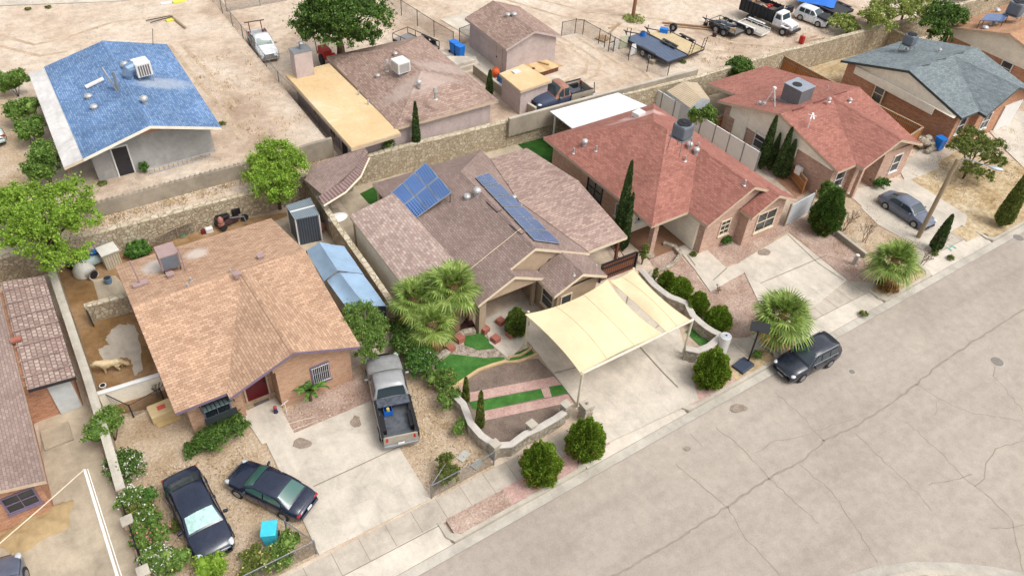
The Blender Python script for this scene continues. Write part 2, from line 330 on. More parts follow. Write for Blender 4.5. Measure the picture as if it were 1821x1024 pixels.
# far kerb of the turning circle
o1=[(1440,1060),(1500,1024),(1560,1006),(1625,998),(1700,1000),(1770,1008),(1860,1028)]; i1=[(1500,1070),(1540,1040),(1580,1024),(1630,1015),(1690,1016),(1760,1024),(1840,1045)]; i2=[(1520,1080),(1560,1050),(1600,1034),(1640,1024),(1690,1025),(1750,1034),(1830,1060)]
m=MB(); m.grid([[P(*a,-.12)[:2]+(-.105,),P(*b,-.12)[:2]+(-.08,)] for a,b in zip(o1,i1)]); struct('kerb_gutter',m,m_gut)
m=MB(); m.grid([[P(*a,-.12)[:2]+(-.08,),P(*a,-.12)[:2]+(.02,),P(*b,-.12)[:2]+(.03,)] for a,b in zip(i1,i2)]); struct('kerb',m,m_cap)
m=MB(); q=[P(*b,-.12)[:2]+(.025,) for b in i2]+[(60,-30,.025),(18,-30,.025)]; m.add(q,[tuple(range(len(q)))[::-1]]); struct('far_ground',m,m_dry)
# yards
def rough_(p,amp=3.,n=6,seed=2):
    g=random.Random(seed); o=[]
    for a,b_ in zip(p,p[1:]+p[:1]):
        for i in range(n): t=i/n; o.append((a[0]+(b_[0]-a[0])*t+g.uniform(-amp,amp),a[1]+(b_[1]-a[1])*t+g.uniform(-amp,amp)))
    return o
Z=lambda k:.004*k
sheet('gravel_yard',[(150,720),(330,720),(520,700),(660,640),(740,600),(800,720),(880,830),(905,842),(765,887),(568,987),(470,1035),(330,1100),(240,1060),(200,900)],Z(1),m_yard)
sheet('pink_gravel',[(505,735),(640,660),(665,715),(520,772)],Z(2),m_pink)
sheet('brown_yard',[(95,505),(115,460),(400,395),(560,370),(690,540),(690,590),(300,720),(170,745)],Z(1),m_brown)
sheet('brown_yard',[(470,400),(565,365),(690,545),(650,600)],Z(2),m_conc3)
sheet('old_slab',[(165,498),(205,490),(240,525),(178,542)],Z(2),m_conc3)
sheet('old_slab',rough_([(225,575),(240,580),(252,620),(252,655),(240,668),(232,640),(215,635),(200,645),(185,640),(178,622),(195,612),(187,605),(200,585)]),Z(2),m_conc2)
sheet('back_yard',[(620,380),(560,300),(700,280),(980,200),(1160,180),(1200,380),(1100,440),(700,560)],Z(1),m_conc3)
sheet('deck_boards',[(1378,318),(1402,304),(1442,336),(1416,352)],Z(3),ribs('deck_board',C(176,126,96),C(206,160,130),.15))
sheet('dry_patch',rough_([(1660,330),(1700,345),(1730,380),(1700,400),(1660,370)],4),Z(4),m_yard)
sheet('lawn_patch',[(640,345),(670,330),(700,352),(680,372),(655,362)],Z(3),m_lawn)
sheet('lawn_patch',[(905,245),(955,222),(985,240),(990,300),(960,290)],Z(3),m_lawn)
sheet('side_path',[(700,560),(560,370),(600,370),(640,400),(760,560),(740,590)],Z(2),m_conc3)
for dr in ([(459,757),(475,740),(499,728),(521,772),(659,714),(766,887),(568,987)],[(430,735),(490,708),(525,774),(466,790)],[(944,575),(1060,510),(1150,520),(1208,587),(1242,712),(1075,790),(1023,715),(934,602)],
           [(860,570),(935,530),(980,540),(945,600),(905,640),(870,610)],[(1315,467),(1401,416),(1506,499),(1430,560),(1352,545)],[(1190,425),(1228,418),(1292,478),(1315,468),(1330,482),(1263,520),(1235,480)],
           [(1530,370),(1580,330),(1715,398),(1640,445),(1560,400)],[(1560,330),(1615,318),(1720,385),(1715,405)],[(1600,305),(1640,262),(1665,275),(1670,300),(1610,325)],[(1720,190),(1821,200),(1900,330),(1821,300),(1790,270)],[(1500,340),(1560,330),(1580,345),(1540,375)]):
    sheet('driveway',dr,Z(3)+.035,m_conc,th=.06)
sheet('side_concrete',[(60,700),(130,690),(150,700),(250,1020),(215,1100),(60,1100),(-60,1000),(90,900)],Z(3),m_conc3)
sheet('side_gravel',[(1210,500),(1230,450),(1262,440),(1330,410),(1400,400),(1470,370),(1560,470),(1590,505),(1510,500),(1400,410),(1315,465),(1290,475)],Z(1),m_pink)
sheet('front_gravel',[(1140,440),(1190,430),(1262,521),(1316,472),(1352,506),(1400,560),(1330,600),(1270,600),(1240,560),(1180,500)],Z(1),m_pink)
sheet('side_dirt',[(1440,380),(1530,330),(1640,430),(1590,500),(1540,470),(1490,400)],Z(2),m_yard)
sheet('dry_yard',[(1600,330),(1700,270),(1821,290),(1821,380),(1720,430),(1660,390)],Z(1),m_dry)
sheet('dry_slope',[(1400,140),(1560,70),(1600,80),(1700,190),(1560,240)],Z(1),m_dry)
sheet('back_patio',[(1100,160),(1300,120),(1290,260),(1200,200)],Z(1),m_conc3)
# garden of the middle house
GD=[(m_mulch,[(800,600),(835,560),(850,590),(815,610),(795,640),(770,640)],1),(m_river,[(770,640),(800,605),(822,612),(851,624),(882,620),(905,640),(880,640),(828,633),(795,629),(773,646)],2),
 (m_turf,[(825,602),(831,596),(855,590),(876,613),(879,620),(851,623),(826,615)],3),(m_turf,[(773,645),(795,629),(828,633),(860,637),(896,635),(898,640),(876,646),(851,655),(833,667),(805,688),(778,668)],3),
 (m_dark,[(833,671),(852,658),(876,649),(901,643),(957,638),(985,668),(1020,712),(1000,735),(940,768),(902,790),(880,787),(850,765),(830,720)],1),
 (m_rose,[(832,699),(985,670),(998,684),(834,715)],3),(m_turf,[(834,716),(962,692),(968,707),(860,731),(840,727)],3),(m_rose,[(962,692),(976,688),(981,706),(968,708)],3),(m_turf,[(976,688),(999,685),(1010,699),(981,706)],3),
 (m_rose,[(856,732),(1012,701),(1023,714),(858,749)],3),(m_turf,[(900,635),(942,618),(950,628),(925,638),(905,642)],2),(m_turf,[(890,600),(925,560),(940,545),(965,565),(935,600)],3),
 (m_turf,[(1218,590),(1235,580),(1262,605),(1250,620)],2),(m_rose,[(1218,690),(1245,675),(1258,705),(1230,708)],5),(m_rose,[(1035,745),(1075,770),(1085,790),(1060,800)],5)]
for mt,p,k in GD: sheet('turf_patch' if mt is m_turf else 'gravel_bed',p,Z(k),mt)
# drive joints, stains, cracks
def rib(m,pts,w,z,zr=0.):
    q=[Vector(P(*p,zr)[:2]) for p in pts]; rows=[]
    for i,p in enumerate(q):
        d=(q[min(i+1,len(q)-1)]-q[max(i-1,0)]).normalized(); n=Vector((-d.y,d.x)); ww=w*(.6+.7*random.random())/2
        rows.append([(p.x+n.x*ww,p.y+n.y*ww,z),(p.x-n.x*ww,p.y-n.y*ww,z)])
    b=len(m.f); m.grid(rows)
random.seed(4)
m=MB()
for a in (((558,866),(709,796)),((985,665),(1060,645),(1130,610),(1185,570)),((1130,610),(1180,665),(1205,690)),((1352,505),(1470,455)),((1400,418),(1455,470),(1500,500)),((1075,790),(1010,700)),((1222,455),(1236,474)),((1292,478),(1268,500))): rib(m,a,.055,.075)
struct('driveway_joints',m,m_joint)
def crackline(m,pts,w=.06):
    q=[]
    for a,b in zip(pts[:-1],pts[1:]):
        n=max(2,int(math.hypot(b[0]-a[0],b[1]-a[1])/9))
        for i in range(n): t=i/n; q.append((a[0]+(b[0]-a[0])*t+random.uniform(-2.,2.),a[1]+(b[1]-a[1])*t+random.uniform(-1.6,1.6)))
    q.append(pts[-1]); rib(m,q,w,-.116,-.12)
m=MB(); K=lambda L:[(1200+x/2.667,640+y/2.667) for x,y in L]
for L,w in (([(-400,1085),(0,860),(245,695),(450,560),(600,480),(710,385),(860,310),(1030,200),(1150,110),(1280,0),(1500,-140),(1656,-240)],.1),([(0,490),(130,600),(250,700),(340,850),(500,1020)],.05),([(70,350),(130,410)],.04),([(190,315),(300,400),(450,560),(570,670),(680,775)],.05),
    ([(480,150),(600,265),(710,385)],.05),([(590,490),(740,620),(850,780),(960,960)],.05),([(860,350),(1010,500),(1130,610),(1220,715)],.05),([(1090,290),(1230,410),(1380,560),(1500,660),(1600,760),(1650,1000)],.05),([(1145,115),(1290,205),(1420,255),(1560,275),(1640,290)],.04),
    ([(1520,30),(1505,75),(1570,140),(1650,240)],.05),([(1656,385),(1520,420),(1480,490),(1470,560),(1420,600)],.05),([(1200,590),(1350,565),(1410,540)],.04),([(1490,795),(1590,798),(1656,780)],.04),([(860,280),(740,310),(600,365),(480,380),(380,440)],.035),([(1240,190),(1250,230),(1235,260)],.03)): crackline(m,K(L),w)
struct('road_cracks',m,m_crack)
m=MB(); m.grid([[(x,curbY(x)-.375,-.108),(x,curbY(x)-.345,-.108)] for x in range(-60,95,5)]); m.grid([[(x,curbY(x)+.10,-.088),(x,curbY(x)+.125,-.088)] for x in range(-60,95,5)]); struct('gutter_joint',m,m_crack)
m=MB()
m_stain=ground('oil_stain',[(.3,C(150,134,118)),(.6,C(172,156,140))],2.,9,30,.5)
def blob(name,px,py,rx,ry,z,mat,zr=0.,seed=1):
    rr=random.Random(seed); pts=[]
    for i in range(14):
        a=2*math.pi*i/14; k=rr.uniform(.75,1.15); pts.append((px+rx*k*math.cos(a),py+ry*k*math.sin(a)))
    sheet(name,pts,z,mat,zr=zr)
for i,(x,y,a,b,z,zr) in enumerate([(537,790,17,10,Z(4)+.03,0),(633,751,10,11,Z(4)+.03,0),(1313,726,15,8,-.116,-.12),(1222,798,7,4,-.116,-.12),(1360,450,12,7,Z(4)+.03,0)]): blob('oil_stain',x,y,a,b,z,m_stain,zr,i)
for x,y,r in ((1773,643,.34),(1515,661,.16),(1811,423,.34)):
    q=P(x,y,-.12); t=thing('manhole_cover','round cast iron manhole cover in the asphalt '+{1773:'near the right edge of the street',1515:'a small one below the parked black crossover',1811:'by the right hand kerb below the cypress'}[x],'manhole cover',(q[0],q[1],-.12))
    MB().cyl((0,0,.001),r+.07,.008,20).build('collar',m_gut,t); MB().cyl((0,0,.009),r,.006,20).build('lid',flat('cast_iron',C(138,130,122),.7),t)
m_y=flat('yellow_mark',C(236,226,90)); m_cy=flat('teal_mark',C(110,190,180))
q=P(1732,418,0); m=MB(); m.box((q[0],q[1],.02),(.55,.35,.006),R(20)); struct('utility_paint_mark',m,m_y)
q=P(1691,440,0); m=MB(); m.box((q[0]-.25,q[1],.02),(.07,.5,.006),R(5)); m.box((q[0]+.2,q[1],.02),(.07,.5,.006),R(5)); m.box((q[0],q[1],.0245),(.5,.07,.003),R(5)); struct('utility_paint_mark',m,m_cy)

def rut(pts,w,z,mat,zr):
    m=MB(); q=[]
    for a,b_ in zip(pts[:-1],pts[1:]):
        n=max(2,int(math.hypot(b_[0]-a[0],b_[1]-a[1])/8))
        for i in range(n): q.append((a[0]+(b_[0]-a[0])*i/n,a[1]+(b_[1]-a[1])*i/n))
    q.append(pts[-1]); q3=[Vector(P(*p,zr)[:2]) for p in q]; rows=[]
    for i,p in enumerate(q3):
        d=(q3[min(i+1,len(q3)-1)]-q3[max(i-1,0)]).normalized(); n=Vector((-d.y,d.x)); rows.append([(p.x+n.x*w/2,p.y+n.y*w/2,z),(p.x-n.x*w/2,p.y-n.y*w/2,z)])
    m.grid(rows); return m
m_rut=ground('tyre_rut',[(.3,C(190,166,140)),(.6,C(212,190,164))],.5,3,20,.5)
for k,L in enumerate(([(985,70),(1020,90),(1045,110),(1040,130),(1005,145),(960,150)],[(1000,68),(1040,92),(1068,112),(1060,135),(1020,152),(975,160)],[(1025,66),(1070,95),(1105,118),(1118,135),(1100,150),(1040,160)],[(440,105),(500,70),(560,30),(640,0)],[(470,112),(540,75),(620,40)],[(1060,85),(1100,105),(1140,125),(1160,145)],[(900,0),(1000,30),(1120,50),(1260,90),(1400,100)],[(940,-5),(1050,22),(1180,35),(1300,75),(1420,88)],[(420,120),(470,150),(530,180)])):
    struct('tyre_track',rut(L,.28,1.204+.0015*k,m_rut,1.2),m_rut)
for k,L in enumerate(([(-10,60),(60,80),(110,70),(200,40),(330,25)],[(-10,80),(70,100),(120,92)],[(300,80),(340,130),(400,200),(430,250)],[(320,75),(365,125),(420,190)])):
    struct('tyre_track',rut(L,.32,2.207+.0015*k,m_rut,2.2),m_rut)
def pebbles(name,regs,n,size,mat,seed):
    g=rng(seed); V=[]
    for (x0,x1,y0,y1,z),k in zip(regs,n):
        c=np.stack([g.uniform(x0,x1,k),g.uniform(y0,y1,k),np.full(k,z)],1); s=size*g.uniform(.4,1.5,k)**1.5
        for a in range(4):
            t0=a*math.pi/2+g.uniform(-.3,.3,k); t1=t0+math.pi/2
            p=lambda t,r,h:c+np.stack([np.cos(t)*s*r,np.sin(t)*s*r,s*h],1)
            V.append(np.stack([p(t0,1,0),p(t1,1,0),p(t1,.45,.55),p(t0,.45,.55)],1))
        V.append(np.stack([c+np.stack([np.cos(q)*s*.5,np.sin(q)*s*.5,s*.55],1) for q in (0,1.57,3.14,4.71)],1))
    o=quads(name,np.concatenate(V),mat); o['kind']='stuff'; return o
m_peb=foliage('pebble_stone',C(140,118,96),C(184,164,142),C(220,206,188),.9,0.)
pebbles('scattered_stones',[(-2,9,18,26,.008),(9,12,18,24,.008),(26,43,17.8,24,.01),(43,70,17.8,24,.01),(-14,15,43.6,75,2.2),(16,70,42.5,75,1.2),(52,57,25,39,.01),(-4,15.3,42.2,43.2,1.58)],[2600,700,1600,1500,2600,3600,500,700],.032,m_peb,3)

def tufts(name,regs,n,h,mat,seed):
    g=rng(seed); V=[]
    for (x0,x1,y0,y1,z),k in zip(regs,n):
        cx=g.uniform(x0,x1,max(4,k//14)); cy=g.uniform(y0,y1,len(cx)); i=g.integers(0,len(cx),k)
        c=np.stack([cx[i]+g.normal(size=k)*.22,cy[i]+g.normal(size=k)*.22,np.full(k,z)],1); a=g.uniform(0,6.28,k); s=np.stack([np.cos(a),np.sin(a),np.zeros(k)],1)*.02; t=g.normal(size=(k,3))*np.array([.06,.06,0])+np.array([0,0,1])*(h*g.uniform(.4,1.2,k))[:,None]
        V.append(np.stack([c-s,c+s,c+t+s*.3,c+t-s*.3],1))
    o=quads(name,np.concatenate(V),mat); o['kind']='stuff'
m_straw=foliage('straw',C(150,124,80),C(186,160,112),C(206,184,140),.9,.2)
tufts('dry_grass',[(-1.8,3,18,25,.01),(9.2,11.8,18,24,.01),(-4,15,42.3,43.2,1.58),(52,57,25,38,.01),(51,70,17.9,24,.01),(43.5,46.5,17.9,23,.01),(10,15,46,60,2.2),(44,70,41,46,1.2),(39,43,17.8,22,.01)],[1500,700,2600,2600,2400,500,900,1500,500],.13,m_straw,8)
# ------------------------------------------------------------ house helpers (world coordinates, parented to a root at the house's base)
def roof(root,V,F,mat,fmat,name='roof',cap=None,fd=.2,skip=(),th=.05,capmat=None):
    """V: name -> point, F: list of face strings; boundary edges get a fascia board"""
    keys=list(V); ix={k:i for i,k in enumerate(keys)}; P3=[Vector(V[k]) for k in keys]; faces=[]
    for f in F:
        q=[ix[k] for k in f.split()]; nn=Vector((0,0,0))
        for i in range(len(q)):
            a,b=P3[q[i]],P3[q[(i+1)%len(q)]]; nn+=a.cross(b)
        if nn.z<0: q=q[::-1]
        faces.append(q)
    ed={}
    for fi,q in enumerate(faces):
        for i in range(len(q)): ed.setdefault(frozenset((q[i],q[(i+1)%len(q)])),[]).append((fi,q[i],q[(i+1)%len(q)]))
    n=len(P3); m=MB(); vv=[tuple(p) for p in P3]+[(p.x,p.y,p.z-th) for p in P3]
    ff=[tuple(q) for q in faces]+[tuple(i+n for i in q[::-1]) for q in faces]
    sk={frozenset(ix[k] for k in s.split()) for s in skip}
    fa=MB()
    for e,l in ed.items():
        if len(l)==1:
            fi,a,b=l[0]; ff.append((b,a,a+n,b+n))
            if e in sk: continue
            pa,pb=P3[a],P3[b]; d=(pb-pa); d.z=0; d.normalize(); inn=Vector((-d.y,d.x,0))*.035; o=-inn*.15
            q=[]
            for p in (pa,pb):
                for off in (o,inn):
                    for z in (-.012,-fd): q.append((p.x+off.x,p.y+off.y,p.z+z))
            fa.add(q,[(0,1,5,4),(2,6,7,3),(0,4,6,2),(1,3,7,5),(0,2,3,1),(4,5,7,6)])
    m.add(vv,ff); r=m.build(name,mat,root,world=True); fa.build('fascia',fmat,r,world=False) if 0 else _fas(fa,fmat,r,root)
    # ridge caps on convex interior edges
    if cap is not False:
        cm=MB()
        for e,l in ed.items():
            if len(l)!=2: continue
            (f1,a,b),(f2,_,_)=l; pa,pb=P3[a],P3[b]
            def cen(f): 
                q=faces[f]; return sum((P3[i] for i in q),Vector())/len(q)
            def nrm(f):
                q=faces[f]; s=Vector()
                for i in range(len(q)): s+=P3[q[i]].cross(P3[q[(i+1)%len(q)]])
                return s.normalized()
            n1,n2=nrm(f1),nrm(f2)
            if n1.dot(cen(f2)-pa)>-.02: continue
            d=(pb-pa).normalized(); w1=n1.cross(d); w2=-n2.cross(d); up=(n1+n2).normalized()*.022
            if w1.dot(cen(f1)-pa)<0: w1=-w1
            if w2.dot(cen(f2)-pa)<0: w2=-w2
            cm.add([pa+up,pb+up,pb+w1*.14+n1*.01,pa+w1*.14+n1*.01,pb+w2*.14+n2*.01,pa+w2*.14+n2*.01],[(0,1,2,3),(1,0,5,4)])
        if cm.f: _fas(cm,capmat or mat,r,root,'ridge_cap')
    return r
def _fas(mb,mat,r,root,name='fascia'):
    o=mb.build(name,mat,root,world=True); o.parent=r; return o
def walls(root,boxes,z0,z1,mat,name='wall'):
    m=MB()
    for b in boxes: m.prism(b if isinstance(b,list) else [(b[0],b[2]),(b[1],b[2]),(b[1],b[3]),(b[0],b[3])],z0,z1)
    return m.build(name,mat,root,world=True)
def gable(root,pts,mat,th=.12,axis='y',name='gable_wall'):
    """vertical polygon (list of 3D points) given thickness inward"""
    n=len(pts); d=(0,th,0) if axis=='y' else (th,0,0); m=MB(); v=[tuple(p) for p in pts]+[(p[0]+d[0],p[1]+d[1],p[2]) for p in pts]
    m.add(v,[tuple(range(n)),tuple(range(n,2*n))[::-1]]+[(i,i+n,(i+1)%n+n,(i+1)%n) for i in range(n)]); return m.build(name,mat,root,world=True)
def window(root,c,w,h,face='y',frame=None,pane=None,bars=(1,1),name='window',deep=.06,fw=.07,sill=True):
    """c: centre on the wall surface; face 'y' looks towards the street (-Y), 'x' looks to -X"""
    frame=frame or m_white; pane=pane or m_glass
    def bx(m,u0,u1,z0,z1,d0,d1):
        if face=='y': m.b2(c[0]+u0,c[0]+u1,c[1]-d1,c[1]-d0,c[2]+z0,c[2]+z1)
        else: m.b2(c[0]-d1,c[0]-d0,c[1]+u0,c[1]+u1,c[2]+z0,c[2]+z1)
    m=MB(); W,H=w/2,h/2
    bx(m,-W,W,H-fw,H,-.05,deep); bx(m,-W,W,-H,-H+fw,-.05,deep); bx(m,-W,-W+fw,-H+fw,H-fw,-.05,deep); bx(m,W-fw,W,-H+fw,H-fw,-.05,deep)
    for i in range(1,bars[0]+1):
        x=-W+w*i/(bars[0]+1); bx(m,x-.018,x+.018,-H+fw,H-fw,-.03,deep*.8)
    for i in range(1,bars[1]+1):
        z=-H+h*i/(bars[1]+1); bx(m,-W+fw,W-fw,z-.02,z+.02,-.03,deep*.85)
    f=m.build(name,frame,root,world=True)
    m=MB(); bx(m,-W+fw,W-fw,-H+fw,H-fw,-.04,.012); _fas(m,pane,f,root,'pane')
    if sill: m=MB(); bx(m,-W-.05,W+.05,-H-.07,-H-.002,-.04,deep+.05); _fas(m,frame,f,root,'sill')
    return f
def door(root,c,w,h,face='y',mat=None,frame=None,handle=True,panel=False):
    frame=frame or m_white
    def bx(m,u0,u1,z0,z1,d0,d1):
        if face=='y': m.b2(c[0]+u0,c[0]+u1,c[1]-d1,c[1]-d0,c[2]+z0,c[2]+z1)
        else: m.b2(c[0]-d1,c[0]-d0,c[1]+u0,c[1]+u1,c[2]+z0,c[2]+z1)
    m=MB(); W=w/2; bx(m,-W,W,0.02,h,-.04,.03); d=m.build('door',mat,root,world=True)
    m=MB(); bx(m,-W-.08,-W,0,h+.08,-.04,.06); bx(m,W,W+.08,0,h+.08,-.04,.06); bx(m,-W,W,h,h+.08,-.04,.06); _fas(m,frame,d,root,'door_frame')
    m=MB(); bx(m,W-.14,W-.08,.95,1.05,.03,.09); _fas(m,m_dkmetal,d,root,'handle')
    return d
def pane_h(pts,z): return pts
# ------------------------------------------------------------ tan house (H1)
h=thing('house','tan shingled brick house with purple trim and a dark red front door','house',(0.9,25.6,0))
ze=2.7; zr=4.0
V=dict(BL=(.45,37,ze),BR=(8.95,37,ze),AR=(9.1,31.9,zr),AL=(.45,31.9,zr),J=(5.75,31.9,zr),G=(5.95,25.3,4.0),FR=(9.15,25.3,ze),FL=(.45,25.65,ze),FT=(2.75,25.65,ze),F2=(2.62,25.3,2.65))
V['F2']=(2.75,25.3,ze)
roof(h,V,['BL BR AR J AL','AL J FT FL','J G F2 FT','J FR G','J AR FR'],r_tan,m_purple,fd=.17)
walls(h,[[(.95,26.2),(3.4,26.2),(3.4,27.0),(5.05,27.0),(5.05,25.8),(8.75,25.8),(8.75,36.6),(.95,36.6)]],0,2.62,b_tan)
gable(h,[(4.95,25.82,2.6),(8.75,25.82,2.6),(8.9,25.82,2.72),(5.95,25.82,3.85),(4.95,25.82,3.42)],b_tan)
gable(h,[(2.9,26.95,2.6),(5.1,26.95,2.6),(5.95,26.95,3.85),(2.9,26.95,2.75)],m_beige)
gable(h,[(.97,26.3,2.6),(.97,36.5,2.6),(.97,36.5,2.75),(.97,31.9,3.9),(.97,26.3,2.75)],b_tan,axis='x')
gable(h,[(8.6,26.3,2.6),(8.6,36.5,2.6),(8.6,36.5,2.75),(8.6,31.9,3.9),(8.6,26.3,2.75)],b_tan,axis='x')
m_red=flat('dark_red_door',C(104,22,34),.45)
door(h,(4.25,27.0,0.05),1.05,2.05,'y',m_red,m_beige)
f=window(h,(7.15,25.8,1.45),.95,1.25,'y',m_purple,m_glass,(1,1)); 
m=MB()
for i in range(9): m.tube([(6.75+.1*i,25.68,.9),(6.75+.1*i,25.68,2.05-.0)],.012,4)
m.tube([(6.7,25.68,.92),(7.6,25.68,.92)],.016,4); m.tube([(6.7,25.68,2.0),(7.6,25.68,2.0)],.016,4); _fas(m,m_white,f,h,'security_bars')
window(h,(2.2,26.2,1.45),1.25,1.25,'y',m_purple,m_glass,(1,1))
# slatted metal awning over the left window
aw=MB(); a0=[P(355,719,2.45),P(392,700,2.45)]
for i in range(7):
    x=1.55+.19*i; aw.box((x+.09,25.72,2.2),(.15,1.0,.03),0,R(-28))
o=aw.build('window_awning',flat('green_slats',C(104,128,128),.5,.3),h,world=True)
m=MB(); m.box((2.2,25.28,1.78),(1.45,.05,.5),0,R(8)); m.box((1.5,25.7,2.2),(.03,1.05,.06),0,R(-28)); m.box((2.92,25.7,2.2),(.03,1.05,.06),0,R(-28)); _fas(m,flat('awning_front',C(44,56,60),.5),o,h,'awning_front')
MB().b2(3.9,4.65,26.2,26.75,.02,.05).build('door_mat',flat('grey_mat',C(104,100,98)),h,world=True)
def on(V,F,p): pass
def roofvent(root,p,r=.13,hh=.25,kind='cap',mat=None):
    mat=mat or m_vent; x,y,z=p; m=MB()
    if kind=='pipe': m.cyl((x,y,z-.1),r*.45,hh+.1,8); m.cyl((x,y,z-.02),r,.04,10,r*.6)
    elif kind=='cap': m.cyl((x,y,z-.1),r*.7,hh*.7+.1,10); m.cyl((x,y,z+hh*.6),r*1.35,hh*.3,12,r*.8); m.cyl((x,y,z-.02),r*1.5,.05,10,r*.9)
    elif kind=='box': m.box((x,y,z+.08),(r*2.2,r*2.2,.22)); m.box((x,y,z+.2),(r*2.7,r*2.7,.04))
    elif kind=='dome': m.cyl((x,y,z-.1),r*1.1,.2,12); m.ell((x,y,z+.12),(r*1.5,r*1.5,r*1.0),12,5,0)
    elif kind=='turbine': m.cyl((x,y,z-.1),r,.3,12); m.ell((x,y,z+.32),(r*1.6,r*1.6,r*1.3),12,6)
    return m.build('roof_vent',mat,root,world=True,smooth=False)
def plane_z(a,b,c,x,y):
    a,b,c=Vector(a),Vector(b),Vector(c); n=(b-a).cross(c-a); return a.z-(n.x*(x-a.x)+n.y*(y-a.y))/n.z
def hit(a,b,c,px,py):
    """where the line of sight through a photo pixel meets the roof plane abc"""
    a,b,c=Vector(a),Vector(b),Vector(c); n=(b-a).cross(c-a); o=Vector((0,0,HC)); d=Vector(_ray(px,py)); t=n.dot(a-o)/n.dot(d); return o+d*t
bk=(V['BL'],V['BR'],V['AR'])
for px,py,kd in ((464,459,'box'),(411,485,'pipe'),(422,491,'box'),(334,510,'pipe'),(340,500,'pipe'),(299,483,'box'),(304,492,'box')): roofvent(h,hit(*bk,px,py),.13,.22,kd,m_pinkmetal if kd=='box' else m_vent)
q=hit(*bk,251,507); m=MB(); m.tube([q,(q.x-.1,q.y+.1,q.z+1.55)],.05,8); m.box((q.x,q.y,q.z+.12),(.75,.35,.12),0); m.build('roof_pipe',m_pinkmetal,h,world=True)
q=hit(*bk,331,481); MB().tube([q,(q.x-.05,q.y+.1,q.z+1.5)],.045,8).build('roof_pipe',m_pinkmetal,h,world=True)
# ------------------------------------------------------------ middle house with the solar panels (H2)
h2=thing('house','mauve shingled stucco house with two solar arrays behind the shade sail','house',(16,25.5,0))
V=dict(PL=(15.62,24.95,2.7),PA=(17.8,24.9,3.79),PR=(19.95,24.9,2.72),PB=(17.8,25.55,3.79),PRb=(19.95,25.6,2.72),
 BL=(15.5,37.4,2.65),BR=(23.3,37.4,2.7),H=(19.45,33.5,4.6),G=(19.4,25.5,4.62),GR=(23.25,25.5,2.7),GL=(17.75,25.5,3.76))
roof(h2,dict(V,BRx=(23.25,37.4,2.7)),['PL PA PB GL G H BL'],r_mauve,m_trim,skip=('GL G','PB GL','PA PB'),cap=False) if 0 else None
roof(h2,dict(PL=V['PL'],PA=V['PA'],G0=(17.8,25.5,3.79),G=V['G'],H=V['H'],BL=V['BL'],BR=(23.25,37.4,2.7),GR=V['GR'],PR=V['PR'],PRb=V['PRb']),
 ['PL PA G0 G H BL','BL H BR','H G GR BR','PA PR PRb G0'],r_mauve,m_trim,skip=('PRb G0',))
# low gable over the right hand side
roof(h2,dict(J=(21.75,30.65,3.5),E=(26.1,30.65,3.5),F=(26.05,25.6,2.72),Jn=(23.2,25.6,2.76),Jb=(23.2,36.2,2.76),B=(26.05,36.2,2.72)),['J E F Jn','J Jb B E'],r_tile if 0 else shingle('faded_mauve_shingle',C(196,172,158),C(160,134,126),C(140,114,106),.3,.15,.1),m_trim,skip=('J Jn','J Jb'))
# weathered patio roof on the left
roof(h2,dict(a=(13.05,28.1,2.45),b=(16.1,28.3,3.04),c=(16.0,35.5,3.0),d=(13.05,35.4,2.45)),['a b c d'],r_tile,m_trim,name='patio_roof',skip=('b c',))
g3=roof(h2,dict(L=(19.45,23.55,2.7),A=(21.2,23.5,3.58),Rr=(22.95,23.5,2.7),Rb=(22.95,25.6,2.7),Ab=(21.2,25.6,3.58),Lb=(19.9,25.6,2.95),Lc=(19.45,25.2,2.7)),['L A Ab Lb Lc','A Rr Rb Ab'],r_mauve,m_trim,name='bay_roof',skip=('Rb Ab','Ab Lb','Lb Lc'))
walls(h2,[[(16.1,27.2),(19.95,27.2),(19.95,25.9),(22.9,25.9),(22.9,36.9),(16.1,36.9)]],0,2.66,m_stucco)
walls(h2,[(19.95,22.6,23.9,25.9)],0,2.62,m_stucco,'bay_wall')
gable(h2,[(19.95,23.9,2.5),(22.6,23.9,2.5),(22.6,23.9,2.75),(21.2,23.9,3.48),(19.95,23.9,2.85)],m_stucco)
gable(h2,[(16.0,25.65,2.55),(19.9,25.65,2.55),(20.5,25.65,3.3),(22.9,25.65,2.55),(22.9,25.65,2.75),(19.4,25.65,4.5),(16.0,25.65,2.8)],m_stucco)
gable(h2,[(16.3,25.05,2.62),(19.3,25.05,2.62),(19.5,25.05,2.85),(17.8,25.05,3.68),(16.1,25.05,2.85)],m_stucco,name='porch_gable')
for a in ((15.95,16.35,25.35,25.75,0,2.75),(16.0,16.25,26.5,26.8,0,2.7),(15.9,16.1,27.6,27.9,0,2.6),(19.6,19.8,25.7,25.9,0,2.75)): MB().b2(*a).build('porch_column',m_stucco,h2,world=True)
MB().b2(16.35,19.6,25.45,25.65,2.35,2.62).build('porch_beam',m_stucco,h2,world=True)
window(h2,(18.1,27.2,1.55),1.15,1.0,'y',m_trim,m_glass,(1,1)); window(h2,(20.55,23.9,1.4),.75,1.35,'y',m_trim,m_glass,(0,1)); 
m=MB(); fr=window(h2,(19.95,24.7,1.4),1.1,1.4,'x',m_trim,m_glass,(0,1))
walls(h2,[(13.15,13.3,28.3,34.9)],0,2.3,m_cream,'patio_wall')
MB().cyl((13.2,35.2,0),.06,2.4,8).build('patio_post',m_beige,h2,world=True); MB().b2(15.6,15.9,36.8,37.1,0,2.6).build('patio_post',m_beige,h2,world=True)
for x,y in ((25.7,25.9),(25.7,35.8)): MB().b2(x-.07,x+.07,y-.07,y+.07,0,2.7).build('side_post',m_dkwood,h2,world=True)
lp=(V['PL'],V['G'],V['H']); rp=(V['G'],V['GR'],(23.25,37.4,2.7))
